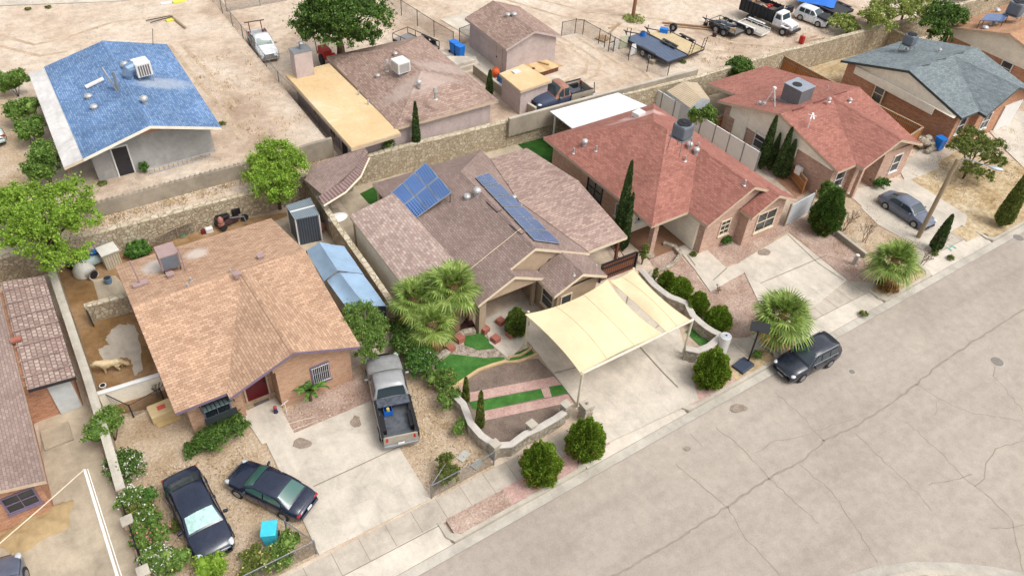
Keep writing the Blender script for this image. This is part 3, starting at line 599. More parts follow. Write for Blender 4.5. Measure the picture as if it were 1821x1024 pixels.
q=hit((26.1,30.65,3.5),(23.2,36.2,2.76),(26.05,36.2,2.72),915,302)
for px,py,kd in ((831,352,'dome'),(848,347,'turbine')): roofvent(h2,hit(*lp,px,py),.16,.3,kd,m_vent)
for px,py,kd in ((905,330,'pipe'),(916,333,'dome'),(914,353,'dome'),(926,364,'pipe')): roofvent(h2,hit(V['G'],V['GR'],(23.25,37.4,2.7),px,py),.11,.2,kd,m_vent)
for px,py,kd in ((1021,489,'pipe'),(1060,471,'pipe')): roofvent(h2,hit((21.2,23.5,3.58),(22.95,23.5,2.7),(21.2,25.6,3.58),px,py),.09,.1,kd,m_vent)
# conduit down the left slope and two bent conduits by the panels
m=MB()
def conduit(m,pts,pl,r=.02):
    q=[hit(*pl,*p)+Vector((0,0,.03)) for p in pts]; m.tube(q,r,5)
conduit(m,[(926,407),(831,483)],lp,.018); m.build('conduit',m_trim,h2,world=True)
for w in ([(865,360),(884,378),(892,374)],[(906,400),(927,418),(932,414)]): m=MB(); conduit(m,w,lp,.025); m.build('conduit',m_dkmetal,h2,world=True)
# solar panels: racks on the roof, each array a thing
def ptile(name,c,line,cell):
    t=NT(name,.16,0,.7); uv=t.coord('UV'); br=t.add('ShaderNodeTexBrick'); br.offset=0; t.l.new(uv,br.inputs['Vector'])
    for k,v in (('Color1',c),('Color2',tuple(x*1.25 for x in c[:3])+(1,)),('Mortar',line)): br.inputs[k].default_value=v
    for k,v in (('Scale',1.),('Mortar Size',.014),('Mortar Smooth',0.),('Brick Width',cell),('Row Height',cell)): br.inputs[k].default_value=v
    f=t.noise(t.coord('Object'),.8,3,.6); col=t.mix(.5,br.outputs['Color'],t.ramp(f,[(.3,G(.7)),(.7,G(1.3))]),'MULTIPLY'); t.out(col); return t.m
m_pv=ptile('blue_solar_cells',C(34,80,156),C(150,186,226),.165); m_pv2=ptile('grey_blue_solar_cells',C(66,92,136),C(130,152,184),.165); m_pvf=flat('panel_frame',C(206,216,226),.4,.6)
def array(label,corner,nx,ny,mat,group,split=True):
    """corner: 4 points TL, TR, BR, BL of the array"""
    tl,tr,br,bl=[Vector(p) for p in corner]; t=thing('solar_array',label,'solar panels',tuple(bl),0,group); n=(tr-tl).cross(bl-tl).normalized(); 
    if n.z<0: n=-n
    L=lambda u,v:(tl*(1-u)+tr*u)*(1-v)+(bl*(1-u)+br*u)*v
    for i in range(nx):
        for j in range(ny):
            g=.012; u0,u1,v0,v1=i/nx+g/2,(i+1)/nx-g/2,j/ny+g/2,(j+1)/ny-g/2
            c=[L(u0,v0),L(u1,v0),L(u1,v1),L(u0,v1)]
            m=MB(); m.add([p for p in c]+[p-n*.04 for p in c],[(0,1,2,3),(7,6,5,4),(0,4,5,1),(1,5,6,2),(2,6,7,3),(3,7,4,0)]); pn=m.build('panel_frame',m_pvf,t,world=True)
            e=.028; uu,vv=(u1-u0)*e,(v1-v0)*e
            c=[L(u0+uu,v0+vv)+n*.004,L(u1-uu,v0+vv)+n*.004,L(u1-uu,v1-vv)+n*.004,L(u0+uu,v1-vv)+n*.004]; m=MB(); m.add(c,[(0,1,2,3)]); o=m.build('cells',mat,t,world=True); o.parent=pn
    m=MB()
    for v in (.12,.5,.88):
        a,b=L(0,v)-n*.07,L(1,v)-n*.07; m.tube([a,b],.03,5)
    for u in (.05,.95):
        for v in (.02,.98):
            p=L(u,v)-n*.05; q=Vector((p.x,p.y,plane_z(*pl_of,p.x,p.y))); 
            if q.z<p.z: m.tube([p,q],.025,5)
    m.build('mounting_rail',m_dkmetal,t,world=True); return t
pl_of=lp
a=hit(*lp,740,391)+Vector((0,0,.12)); 
tl=Vector(hit(*lp,695,346))+Vector((0,0,.12)); 
tr0=P(757,288,4.55); br0=P(804,343,4.75)
array('array of six bright blue solar panels tilted up at the left of the mauve roof',[tl,Vector(P(757,288,4.35)),Vector(P(804,342,4.6)),a],3,2,m_pv,'solar arrays on the mauve roof')
pl_of=rp
c=[hit(*rp,x,y)+Vector((0,0,.14)) for x,y in ((845,318),(868,310),(998,437),(951,431))]
array('long narrow array of grey blue solar panels along the mauve roof ridge',[c[0],c[1],c[2],c[3]],2,6,m_pv2,'solar arrays on the mauve roof')
# ------------------------------------------------------------ red brick house next door (H3)
h3=thing('house','red roofed brick house with a corner porch, next to the solar panel house','house',(28.5,25,0))
V=dict(A=(27.8,36.8,2.7),B=(37.5,36.8,2.7),R1=(32.75,31.85,5.15),R2=(32.85,30.6,5.15),J=(34.3,29.1,4.4),G=(34.3,24.05,4.4),C=(37.75,24.1,2.7),PC=(28.0,25.7,2.7),W=(30.9,25.7,2.7),GL=(30.9,24.05,2.7))
roof(h3,V,['A B R1','B C G J R2 R1','A R1 R2 PC','PC R2 J W','W J G GL'],r_red,m_beige)
roof(h3,dict(L=(33.9,23.3,2.7),A=(35.9,23.3,3.7),Rr=(37.9,23.3,2.7),Rb=(37.85,24.3,2.7),Ab=(35.9,24.3,3.7),Lb=(33.9,24.3,2.7)),['L A Ab Lb','A Rr Rb Ab'],r_red,m_beige,name='garage_roof',skip=('Rb Ab','Ab Lb'))
walls(h3,[[(28.4,28.4),(31.35,28.4),(31.35,24.5),(34.3,24.5),(34.3,23.8),(37.5,23.8),(37.3,36.4),(28.4,36.4)]],0,2.62,b_pink)
MB().b2(31.2,31.36,25.0,28.5,.1,2.64).build('porch_wall',m_cream,h3,world=True)
MB().b2(28.3,31.3,28.2,28.42,.1,2.64).build('porch_wall',m_cream,h3,world=True)
gable(h3,[(31.3,24.45,2.6),(34.4,24.45,2.6),(37.3,24.45,2.6),(37.4,24.45,2.8),(34.3,24.45,4.3),(31.2,24.45,2.8)],b_pink)
gable(h3,[(34.3,23.78,2.6),(37.4,23.78,2.6),(37.5,23.78,2.85),(35.9,23.78,3.62),(34.3,23.78,2.85)],b_pink)
MB().b2(28.6,28.95,26.0,26.35,0,2.72).build('porch_pillar',b_pink,h3,world=True)
m=MB(); m.b2(28.9,31.2,26.1,26.3,2.5,2.72); m.b2(28.6,28.8,26.3,28.3,2.5,2.72); m.build('porch_beam',m_beige,h3,world=True)
MB().b2(28.3,31.4,25.6,28.3,.0,.06).build('porch_slab',flat('porch_floor',C(150,112,86)),h3,world=True)
window(h3,(33.1,24.5,1.5),.85,1.15,'y',m_trim,m_glass,(1,2)); window(h3,(36.0,23.8,1.45),1.75,1.5,'y',m_trim,m_glass,(1,1)); window(h3,(28.4,31.6,1.45),1.6,1.4,'x',m_dkmetal,m_glass,(1,1)); window(h3,(28.4,29.0,1.4),.8,1.0,'x',m_white,m_glass,(0,0))
window(h3,(29.6,28.2,1.35),.9,1.0,'y',m_white,m_glass,(0,0))
lp3=(V['A'],V['R1'],V['PC']); fp3=(V['PC'],V['R2'],V['J']); bp3=(V['A'],V['B'],V['R1']); gp3=(V['J'],V['G'],V['GL'])
for px,py,kd,pl in ((1020,272,'pipe',lp3),(1039,259,'turbine',lp3),(1060,268,'pipe',lp3),(1218,286,'pipe',fp3),(1225,264,'turbine',fp3),(1237,274,'turbine',fp3),(1241,262,'pipe',fp3),(1324,329,'pipe',gp3)): roofvent(h3,hit(*pl,px,py),.14,.35,kd,m_vent)
q=hit(*bp3,1135,207); m=MB(); m.box((q.x,q.y,q.z+.2),(.75,.6,.3),R(10)); m.build('vent_box',m_white,h3,world=True)
def condenser(label,loc,s=1.,round_=True,stand=.35,body=None,grp='rooftop air conditioners'):
    t=thing('air_conditioner',label,'air conditioner',tuple(loc),R(8),grp); w=.85*s; hgt=.8*s
    m=MB(); m.box((0,0,stand+hgt/2),(w,w,hgt)); m.build('casing',body or m_acgrey,t,bevel=.12*s if round_ else .02)
    m=MB(); m.cyl((0,0,stand+hgt-.01),w*.44,.05,24); m.build('fan_shroud',m_black,t)
    m=MB(); 
    for i in range(4): m.box((0,0,stand+hgt+.05),(w*.8,.02,.015),i*math.pi/4)
    m.cyl((0,0,stand+hgt+.035),.1*s,.04,12); m.cyl((0,0,stand+hgt+.05),w*.46,.02,24) if 0 else None
    m.build('fan_guard',m_dkmetal,t)
    m=MB(); 
    for a in (-1,1):
        for b in (-1,1): m.tube([(a*w*.45,b*w*.45,stand),(a*w*.5,b*w*.5,-.25)],.025,5)
    m.box((0,0,stand-.02),(w*1.1,w*1.1,.05)); m.build('stand',m_metal,t)
    return t
q=hit(V['R1'],V['J'],V['C'],1207,262); condenser('grey condenser on a metal stand at the ridge of the porch house roof',(q.x-.2,q.y-.2,q.z+.15),1.1,stand=.75)
q=PY(1054,232,38) if 0 else None
# white metal patio cover behind
t=thing('patio_cover','flat white metal patio cover between the rock wall and the red roofed porch house','patio cover',(30.5,37,0))
m=MB(); z=2.5; m.prism([P(978,198,z)[:2],P(1099,165,z)[:2],P(1160,192,z)[:2],P(1022,232,z)[:2]],z-.06,z); m.build('roof_sheet',ribs('white_metal_sheet',C(226,228,230),C(246,246,246),.3),t,world=True)
for x in (30.6,36.8): MB().b2(x-.05,x+.05,39.3,39.4,0,2.44).build('post',m_white,t,world=True)
# ------------------------------------------------------------ second red house (H4)
h4=thing('house','red roofed brick house with cream gable siding behind the grey sedan','house',(43,24.3,0))
V=dict(BL=(42.1,34.95,2.7),BR=(50.8,34.95,2.7),AR=(50.7,29.6,4.25),AL=(42.4,29.6,4.25),J=(47.7,29.6,4.25),FL=(42.7,24.15,2.7),N=(44.5,24.15,2.7),GL=(44.55,23.55,2.7),G=(47.8,23.55,4.0),GR=(51.0,23.6,2.7),NR=(51.0,24.2,2.7),EL=(44.1,38.0,2.15),ER=(50.6,38.0,2.15),BL2=(44.0,34.95,2.7))
roof(h4,V,['BL BL2 BR AR J AL','BL2 EL ER BR','AL J N FL','J G GL N','J NR GR G','J AR NR'],r_red,m_beige)
walls(h4,[[(42.9,24.6),(45.0,24.6),(45.0,24.3),(46.2,24.3),(46.2,25.2),(47.4,25.2),(47.4,24.0),(50.6,24.0),(50.6,34.6),(42.75,34.6)]],0,2.62,b_pink)
gable(h4,[(42.72,24.6,2.5),(42.72,34.6,2.5),(42.6,34.6,2.75),(42.6,29.6,4.15),(42.72,24.6,2.75)],m_cream,axis='x',name='gable_siding')
MB().b2(42.68,42.74,27.6,34.0,1.75,2.6).build('siding_band',m_cream,h4,world=True)
gable(h4,[(45,24.15,2.6),(50.7,24.15,2.6),(50.7,24.15,2.75),(47.8,24.15,3.9),(45,24.15,2.85)],m_beige)
m=MB(); m.b2(44.9,45.15,23.75,24.0,0,2.72); m.build('corner_post',b_pink,h4,world=True)
window(h4,(43.9,24.6,1.45),1.0,1.3,'y',m_white,m_glass,(0,1)); window(h4,(49.2,24.0,1.45),.95,1.45,'y',m_white,m_glass,(0,1)); window(h4,(42.7,30.8,1.4),1.0,1.3,'x',m_white,m_glass,(0,1)); MB().b2(42.64,42.75,32.2,33.4,0,2.5).build('side_door',m_cream,h4,world=True)
q=PX(1458,270,42.7); m=MB(); m.box((42.6,26.9,1.2),(.25,.5,.55)); m.build('meter_box',m_white,h4,world=True)
bp4=(V['BL'],V['BR'],V['AR']); lp4=(V['AL'],V['J'],V['N']); rp4=(V['J'],V['AR'],V['NR'])
for px,py,kd,pl in ((1350,186,'cap',bp4),(1358,187,'cap',bp4),(1376,178,'cap',bp4),(1471,160,'pipe',bp4),(1474,180,'cap',bp4),(1511,181,'cap',rp4)): roofvent(h4,hit(*pl,px,py),.11,.3,kd,m_vent)
q=hit(*bp4,1358,187); q2=hit(*bp4,1378,190); m=MB(); ap=Vector(((q.x+q2.x)/2,(q.y+q2.y)/2,q.z+1.5)); m.tube([q,ap],.04,6); m.tube([q2,ap],.03,6); m.box(ap,(.2,.2,.15)); m.build('mast',m_white,h4,world=True)
m=MB()
for a,b,pl in (((1410,197),(1432,190),bp4),((1447,184),(1471,176),bp4),((1484,170),(1506,163),bp4),((1530,204),(1555,216),rp4)):
    a=hit(*pl,*a);b=hit(*pl,*b); m=MB(); m.tube([a+Vector((0,0,.03)),b+Vector((0,0,.03))],.05,4); m.build('ridge_vent',flat('dark_red_flashing',C(120,62,56)),h4,world=True)
q=hit(*lp4,1436,228); t=thing('antenna','small white television antenna on the front slope of the second red roof','antenna',tuple(q),0)
m=MB(); m.tube([(0,0,-.1),(0,0,.9)],.03,6); m.build('mast',m_white,t); m=MB(); m.box((0,0,.9),(.9,.06,.05),R(30)); m.box((.15,.05,.9),(.05,.6,.05),R(30)); m.box((.35,.1,.78),(.5,.12,.06),R(60),0,R(-30)); m.build('elements',m_white,t)
q=hit(*bp4,1402,178); t=thing('air_conditioner','large square packaged cooling unit on the second red roof','air conditioner',(q.x+.2,q.y-.4,q.z-.1),R(4),'rooftop air conditioners')
m=MB(); m.box((0,0,.8),(1.5,1.5,1.25)); m.build('casing',ribs('pack_side',C(96,98,102),C(128,132,136),.12),t,bevel=.02); m=MB(); m.box((0,0,1.445),(1.57,1.57,.05)); m.build('top_panel',flat('pack_top',C(176,184,194),.4,.4),t); m=MB(); m.cyl((-.2,.1,1.47),.34,.03,20); m.build('fan_guard',m_black,t); m=MB(); m.box((0,0,.1),(1.7,1.6,.25)); m.build('curb',m_metal,t)
# ------------------------------------------------------------ grey roofed house (H5)
h5=thing('house','brick house with grey green shingles and a white gable','house',(57.5,24.8,0))
V=dict(BL=(56.0,35.1,2.7),BR=(65.5,35.1,2.7),AR=(65.1,29.5,4.25),AL=(56.4,29.5,4.25),J=(62.0,29.5,4.25),FL=(56.8,24.45,2.7),N=(59.3,24.45,2.7),GL=(58.75,23.75,2.7),G=(62.3,23.95,4.1),GR=(66.,23.95,2.7),NR=(66,24.4,2.7))
V['N']=(58.9,24.45,2.7)
roof(h5,V,['BL BR AR J AL','AL J N FL','J G GL N','J NR GR G','J AR NR'],r_grey,m_dkgreen)
walls(h5,[[(57.2,24.9),(59.2,24.9),(59.2,24.4),(65.3,24.4),(65.2,34.7),(56.5,34.7)]],0,2.62,b_red)
gable(h5,[(56.55,24.9,2.5),(56.55,34.7,2.5),(56.45,34.7,2.75),(56.5,29.5,4.15),(56.9,24.9,2.75)],m_cream,axis='x',name='gable_siding')
MB().b2(56.42,56.5,26.5,33.9,2.0,2.62).build('siding_band',m_cream,h5,world=True)
gable(h5,[(59.2,24.38,2.6),(65.3,24.38,2.6),(65.3,24.38,2.8),(62.3,24.38,4.0),(59.2,24.38,2.8)],b_red)
window(h5,(56.5,31.2,1.45),.95,1.5,'x',m_trim,m_glass,(0,1)); window(h5,(58.2,24.9,1.45),1.0,1.4,'y',m_white,m_glass,(0,1)); window(h5,(60.6,24.4,1.45),1.1,1.4,'y',m_white,m_glass,(1,1)); MB().b2(62.6,65.,24.3,24.38,0,2.2).build('garage_door',m_white,h5,world=True)
bp5=(V['BL'],V['BR'],V['AR'])
m=MB()
for a,b,pl in (((1640,118),(1654,115),bp5),((1666,108),(1682,105),bp5),((1696,98),(1714,94),bp5),((1737,124),(1762,133),(V['J'],V['AR'],V['NR']))):
    a=hit(*pl,*a);b=hit(*pl,*b); m=MB(); m.tube([a+Vector((0,0,.03)),b+Vector((0,0,.03))],.05,4); m.build('ridge_vent',m_dkgreen,h5,world=True)
for px,py,kd in ((1595,92,'cap'),(1611,90,'cap'),(1670,92,'cap')): roofvent(h5,hit(*bp5,px,py),.12,.3,kd)
q=hit(*bp5,1610,92); condenser('grey condenser standing on the grey green roof',(q.x,q.y,q.z+.3),1.05)
# ------------------------------------------------------------ house at the top right corner (H6)
h6=thing('house','terracotta shingled house, cream gable, top right corner','house',(70.8,24.8,0))
V=dict(BL=(70.2,35.2,2.7),BR=(81,35.6,2.7),AR=(81,29.9,4.25),AL=(70.2,29.8,4.25),FL=(70.8,24.4,2.7),FR=(81,24.4,2.7))
roof(h6,V,['BL BR AR AL','AL AR FR FL'],r_terr,m_beige)
walls(h6,[(70.8,80.6,24.9,34.8)],0,2.62,b_red); gable(h6,[(70.75,24.9,1.9),(70.75,34.8,1.9),(70.7,34.8,2.75),(70.7,29.8,4.15),(70.7,24.9,2.75)],m_cream,axis='x',name='gable_siding')
window(h6,(70.7,29.0,1.4),1.0,1.2,'x',m_white,m_glass,(0,1)); MB().b2(70.65,70.75,31.6,32.6,0,2.2).build('side_door',m_cream,h6,world=True)
bp6=(V['BL'],V['BR'],V['AR']); q=hit(*bp6,1795,40); t=condenser('round topped condenser in a wire cage on the terracotta roof',(q.x,q.y,q.z+.4),1.4)
for px,py,kd in ((1751,52,'dome'),(1766,45,'cap'),(1772,22,'cap')): roofvent(h6,hit(*bp6,px,py),.2,.4,kd)
c=[hit(*bp6,x,y)+Vector((0,0,.5)) for x,y in ((1775,22),(1795,30),(1780,42),(1745,38))]
t=thing('solar_array','small dark solar panel on the terracotta roof','solar panels',tuple(hit(*bp6,1765,32)))
n=None; m=MB(); c=[Vector(P(1744,36,4.2)),Vector(P(1756,24,4.3)),Vector(P(1794,26,4.3)),Vector(P(1784,38,4.2))]; m.add([p for p in c]+[p-Vector((0,0,.05)) for p in c],[(0,1,2,3),(7,6,5,4),(0,4,5,1),(1,5,6,2),(2,6,7,3),(3,7,4,0)]); m.build('panel',m_pv2,t,world=True)
m=MB()
for p in c: m.tube([p-Vector((0,0,.03)),(p.x,p.y,p.z-1.0)],.03,5)
m.build('mounting_rail',m_dkmetal,t,world=True)
# ------------------------------------------------------------ blue roofed house (H7)
h7=thing('house','grey plaster house with a bright blue shingle roof and peach gable','house',(1.4,46,2.2))
V=dict(FL=(1.,44.75,4.7),FA=(4.95,44.75,5.75),FR=(8.85,44.5,4.7),BR=(8.95,57,4.7),BA=(4.95,57,5.8),BL=(1.,57.2,4.7))
roof(h7,V,['FL FA BA BL','FA FR BR BA'],r_blue,m_cream)
roof(h7,dict(a=(-.1,44.8,4.42),b=(.99,44.8,4.67),c=(.99,57.1,4.67),d=(0,57.3,4.42)),['a b c d'],concrete('white_roll_roof',C(232,228,224)),m_trim,name='patio_roof',skip=('b c',))
walls(h7,[(1.45,8.45,46,56.6)],2.15,4.68,m_greyst); gable(h7,[(1.45,45.98,4.6),(8.45,45.98,4.6),(8.45,45.98,4.75),(4.95,45.98,5.68),(1.45,45.98,4.75)],m_peach)
door(h7,(3.05,46,2.2),.85,1.95,'y',m_dkmetal,m_white)
for y in (45.4,50): MB().b2(.0,.15,y,y+.15,2.2,4.4).build('patio_post',m_post,h7,world=True)

lp7=(V['FL'],V['FA'],V['BA']); rp7=(V['FA'],V['FR'],V['BR'])
for px,py,kd,pl in ((158,174,'dome',lp7),(168,193,'dome',lp7),(224,123,'turbine',rp7),(258,184,'turbine',rp7)): roofvent(h7,hit(*pl,px,py),.16,.25,kd)
q=hit(*lp7,208,162); m=MB(); m.tube([q,(q.x-.35,q.y+.8,q.z+1.3)],.06,6); m.tube([(q.x+.1,q.y,q.z),(q.x+.1,q.y+.1,q.z+1.2)],.09,8); m.build('flue_pipe',m_metal,h7,world=True)
a,b=hit(*lp7,156,155),hit(*lp7,182,145); m=MB(); m.box(((a.x+b.x)/2,(a.y+b.y)/2,(a.z+b.z)/2+.1),(1.2,.35,.08),R(3),0,R(-14)); m.build('skylight',m_white,h7,world=True)
t=thing('swamp_cooler','white louvred evaporative cooler with a grey duct on the blue roof','cooler',tuple(hit(*rp7,252,140)),R(5))
m=MB(); m.box((.2,0,.75),(.95,.95,.9)); m.build('casing',m_white,t,bevel=.03); m=MB(); 
for i in range(5): m.box((.2-.3+.15*i,-.485,.72),(.09,.02,.7))
m.build('louvre',flat('pad_brown',C(120,110,104)),t); m=MB(); m.tube([(-.2,0,.9),(-.6,0,.85),(-.75,0,.5),(-.75,0,-.1)],[.36,.36,.34,.32],12); m.build('duct',flat('duct_blue',C(134,160,190),.4,.3),t); m=MB()
for x,y in ((-.2,-.4),(.6,-.4),(-.2,.4),(.6,.4)): m.tube([(x,y,.3),(x,y,-.2)],.025,5)
m.build('stand',m_metal,t)
q=hit(*rp7,272,80); MB().tube([q,(q.x+.3,q.y+.3,q.z+1.)],.02,5).build('aerial',m_dkmetal,h7,world=True)
# ------------------------------------------------------------ pink house behind (H8)
h8=thing('house','pale pink stucco house with brown shingles and a flat tan roofed wing','house',(16,42,1.2))
z=3.25
fp=[P(508,133,z)[:2],P(585,113,z)[:2],P(712,236,z)[:2],P(625,263,z)[:2]]
m=MB(); m.prism(fp,z-.06,z); fr_=m.build('flat_roof',r_roll,h8,world=True); m=MB(); m.prism([(x+dx,y+dy) for (x,y),(dx,dy) in zip(fp,((-.03,.03),(.03,.03),(.03,-.03),(-.03,-.03)))],z-.28,z-.062); _fas(m,m_beige,fr_,h8)
x0,x1,y0,y1=fp[3][0]+.35,fp[2][0]-.1,max(fp[3][1]+.3,41.9),fp[0][1]-.4
walls(h8,[(x0,x1,y0,y1)],1.1,z-.28,m_pinkst)
zz=3.2; A_=P(596,112,zz+.05); 
V8=dict(FL=(x1,y0-.3,zz),BLn=(x1+.05,y1+1.2,zz+.0),R1=P(640,84,4.6),R2=P(640,84,4.6))
rx=x1+4.0; V8=dict(FL=(x1+.02,y0-.35,3.3),FR=(x1+8.0,y0-.35,3.3),BR=(x1+8.0,y1+1.6,3.3),BL=(x1+.02,y1+1.6,3.3),RF=(rx,y0+3.4,4.75),RB=(rx,y1-2.2,4.75))
roof(h8,V8,['FL RF RB BL','BL RB BR','RB RF FR BR','FL FR RF'],r_brn,m_beige)
walls(h8,[(x1+.05,x1+7.6,y0,y1+1.2)],1.1,3.25,m_pinkst)
window(h8,(x0,y0+5.8,2.2),1.0,.9,'x',m_beige,m_glass,(1,0)); window(h8,(x0,y0+2.9,2.2),1.0,.9,'x',m_beige,m_glass,(1,0)); MB().b2(x0-.03,x0+.02,y0+.55,y0+1.4,1.1,2.95).build('door',m_black,h8,world=True)
c0=Vector(PY(537,128,y1-.4)); m=MB(); cx,cy=fp[0][0]+1.15,fp[0][1]-.5; m.b2(cx-.65,cx+.65,cy-.45,cy+.45,3.2,5.1); m.build('chimney',m_pinkst,h8,world=True)
m=MB(); m.b2(cx-.68,cx+.68,cy-.48,cy+.48,5.1,5.18); m.build('chimney_cap',m_metal,h8,world=True); m=MB(); m.cyl((cx+.1,cy,5.18),.16,.42,12); m.cyl((cx+.1,cy,5.6),.22,.1,12,.1); m.build('flue_pipe',m_metal,h8,world=True)
l8=(V8['FL'],V8['RF'],V8['RB']); r8=(V8['RF'],V8['FR'],V8['BR']); f8=(V8['FL'],V8['FR'],V8['RF'])
for px,py,kd,hh in ((689,126,'cap',.9),(672,137,'dome',.2),(703,98,'dome',.3),(745,154,'turbine',.3),(638,170,'pipe',.4),(655,187,'pipe',.4),(774,176,'cap',.9)): roofvent(h8,hit(*l8,px,py),.13,hh,kd)
q=hit(*l8,713,130); t=thing('swamp_cooler','white box cooler at the ridge of the brown shingled pink house','cooler',(q.x,q.y,q.z-.1),R(6))
m=MB(); m.box((0,0,.7),(1.0,1.0,.8)); m.build('casing',m_white,t,bevel=.03); m=MB(); m.box((0,-.51,.7),(.8,.02,.6)); m.box((-.51,0,.7),(.02,.8,.6)); m.build('louvre',m_vent,t); m=MB(); m.box((0,0,.12),(.7,.7,.4)); m.build('stand',m_metal,t)
# ------------------------------------------------------------ pink garage (H9) and shed
h9=thing('garage','pale pink stucco garage with a brown shingle gable roof in the back lot','garage',(29.6,44.6,1.2))
V=dict(a=P(823,33,3.6),f=P(900,88,3.6),e=P(952,61,4.6),d=P(996,62,3.6)[:2]+(3.6,),b=P(871,9,4.6),c=P(922,12,3.6)); 
x0,y0=V['f'][0],V['f'][1]; x1=V['d'][0]; y1=y0+6.3; xm=(x0+x1)/2
V=dict(f=(x0,y0,3.6),e=(xm,y0,4.55),d=(x1,y0,3.6),c=(x1,y1,3.6),b=(xm,y1,4.55),a=(x0,y1,3.6))
roof(h9,V,['a f e b','b e d c'],r_brn,m_pinkst); walls(h9,[(x0+.3,x1-.3,y0+.3,y1-.3)],1.1,3.58,m_pinkst); gable(h9,[(x0+.3,y0+.28,3.5),(x1-.3,y0+.28,3.5),(x1-.3,y0+.28,3.62),(xm,y0+.28,4.5),(x0+.3,y0+.28,3.62)],m_pinkst)
lp9=(V['a'],V['f'],V['e']); 
for px,py in ((903,29),(914,28)): roofvent(h9,hit((xm,y0,4.55),(x1,y0,3.6),(x1,y1,3.6),px,py) if 0 else hit(*lp9,px,py),.16,.2,'dome')
door(h9,(x0+.3,y0+1.4,1.2),.8,1.9,'x',m_pinkst,m_beige)
t=thing('shed','small pink stucco shed with a flat tan plywood roof beside the dark pickup','shed',(29.8,42.6,1.2))
z=3.3; q=[P(888,131,z)[:2],P(931,114,z)[:2],P(981,143,z)[:2],P(926,162,z)[:2]]; m=MB(); m.prism(q,z-.05,z); r_=m.build('roof',r_roll,t,world=True)
m=MB(); m.prism([(q[0][0]-.02,q[0][1]+.02),(q[1][0]+.02,q[1][1]+.02),(q[2][0]+.02,q[2][1]-.02),(q[3][0]-.02,q[3][1]-.02)],z-.2,z-.052); _fas(m,m_beige,r_,t)
cx=sum(p[0] for p in q)/4; cy=sum(p[1] for p in q)/4; m=MB(); m.prism([(cx+(x-cx)*.88,cy+(y-cy)*.88) for x,y in q],1.1,z-.2); m.build('wall',m_pinkst,t,world=True)
p=P(918,129,z); m=MB(); m.box((p[0],p[1],z+.06),(.55,.45,.1)); m.build('roof_hatch',m_white,t,world=True)
# ------------------------------------------------------------ house in the lower left corner (H0)
h0=thing('house','mauve shingled brick house cut by the left edge, with a white side door','house',(-5,25,0))
roof(h0,dict(a=(-4.92,24.8,2.7),b=(-4.92,38.4,2.7),c=(-9.5,38.4,4.1),d=(-9.5,24.8,4.1),e=(-14,24.8,2.7),f=(-14,38.4,2.7)),['a b c d','d c f e'],r_mauve,m_beige)
roof(h0,dict(a=(-4.75,30.2,2.72),b=(-2.82,30.2,2.5),c=(-2.82,38.2,2.5),d=(-4.75,38.4,2.72)),['a b c d'],shingle('ribbed_tile',C(196,176,164),C(158,134,124),C(132,110,102),.25,.22,.1,mort=.03),m_dkmetal,name='annex_roof',skip=('a d',))
walls(h0,[(-13.6,-5.3,25.4,38)],0,2.64,b_red); walls(h0,[(-5.3,-3.1,30.75,38)],0,2.45,b_red,'annex_wall')
gable(h0,[(-13.6,25.38,2.6),(-5.3,25.38,2.6),(-5.3,25.38,2.75),(-9.5,25.38,4.0),(-13.6,25.38,2.75)],b_red)
window(h0,(-6.15,25.4,1.45),1.25,1.1,'y',m_purple,m_glass,(1,1)); m=MB(); m.b2(-4.1,-3.15,30.66,30.75,.05,2.3); m.build('side_door',flat('pale_door',C(222,228,228),.4),h0,world=True)
MB().b2(-5.1,-3.9,28.8,30.0,0,.14).build('door_step',m_conc3,h0,world=True)
for i in range(7): MB().box((-3.8,31.0+i*1.1,2.66),(2.0,.1,.03),0,0,R(6.5)).build('roof_rib',r_mauve,h0,world=True)
q=P(29,605,2.8); m=MB(); m.box((q[0],q[1],2.85),(.45,.25,.12)); m.build('roof_vent',flat('terracotta_vent',C(176,108,90)),h0,world=True)
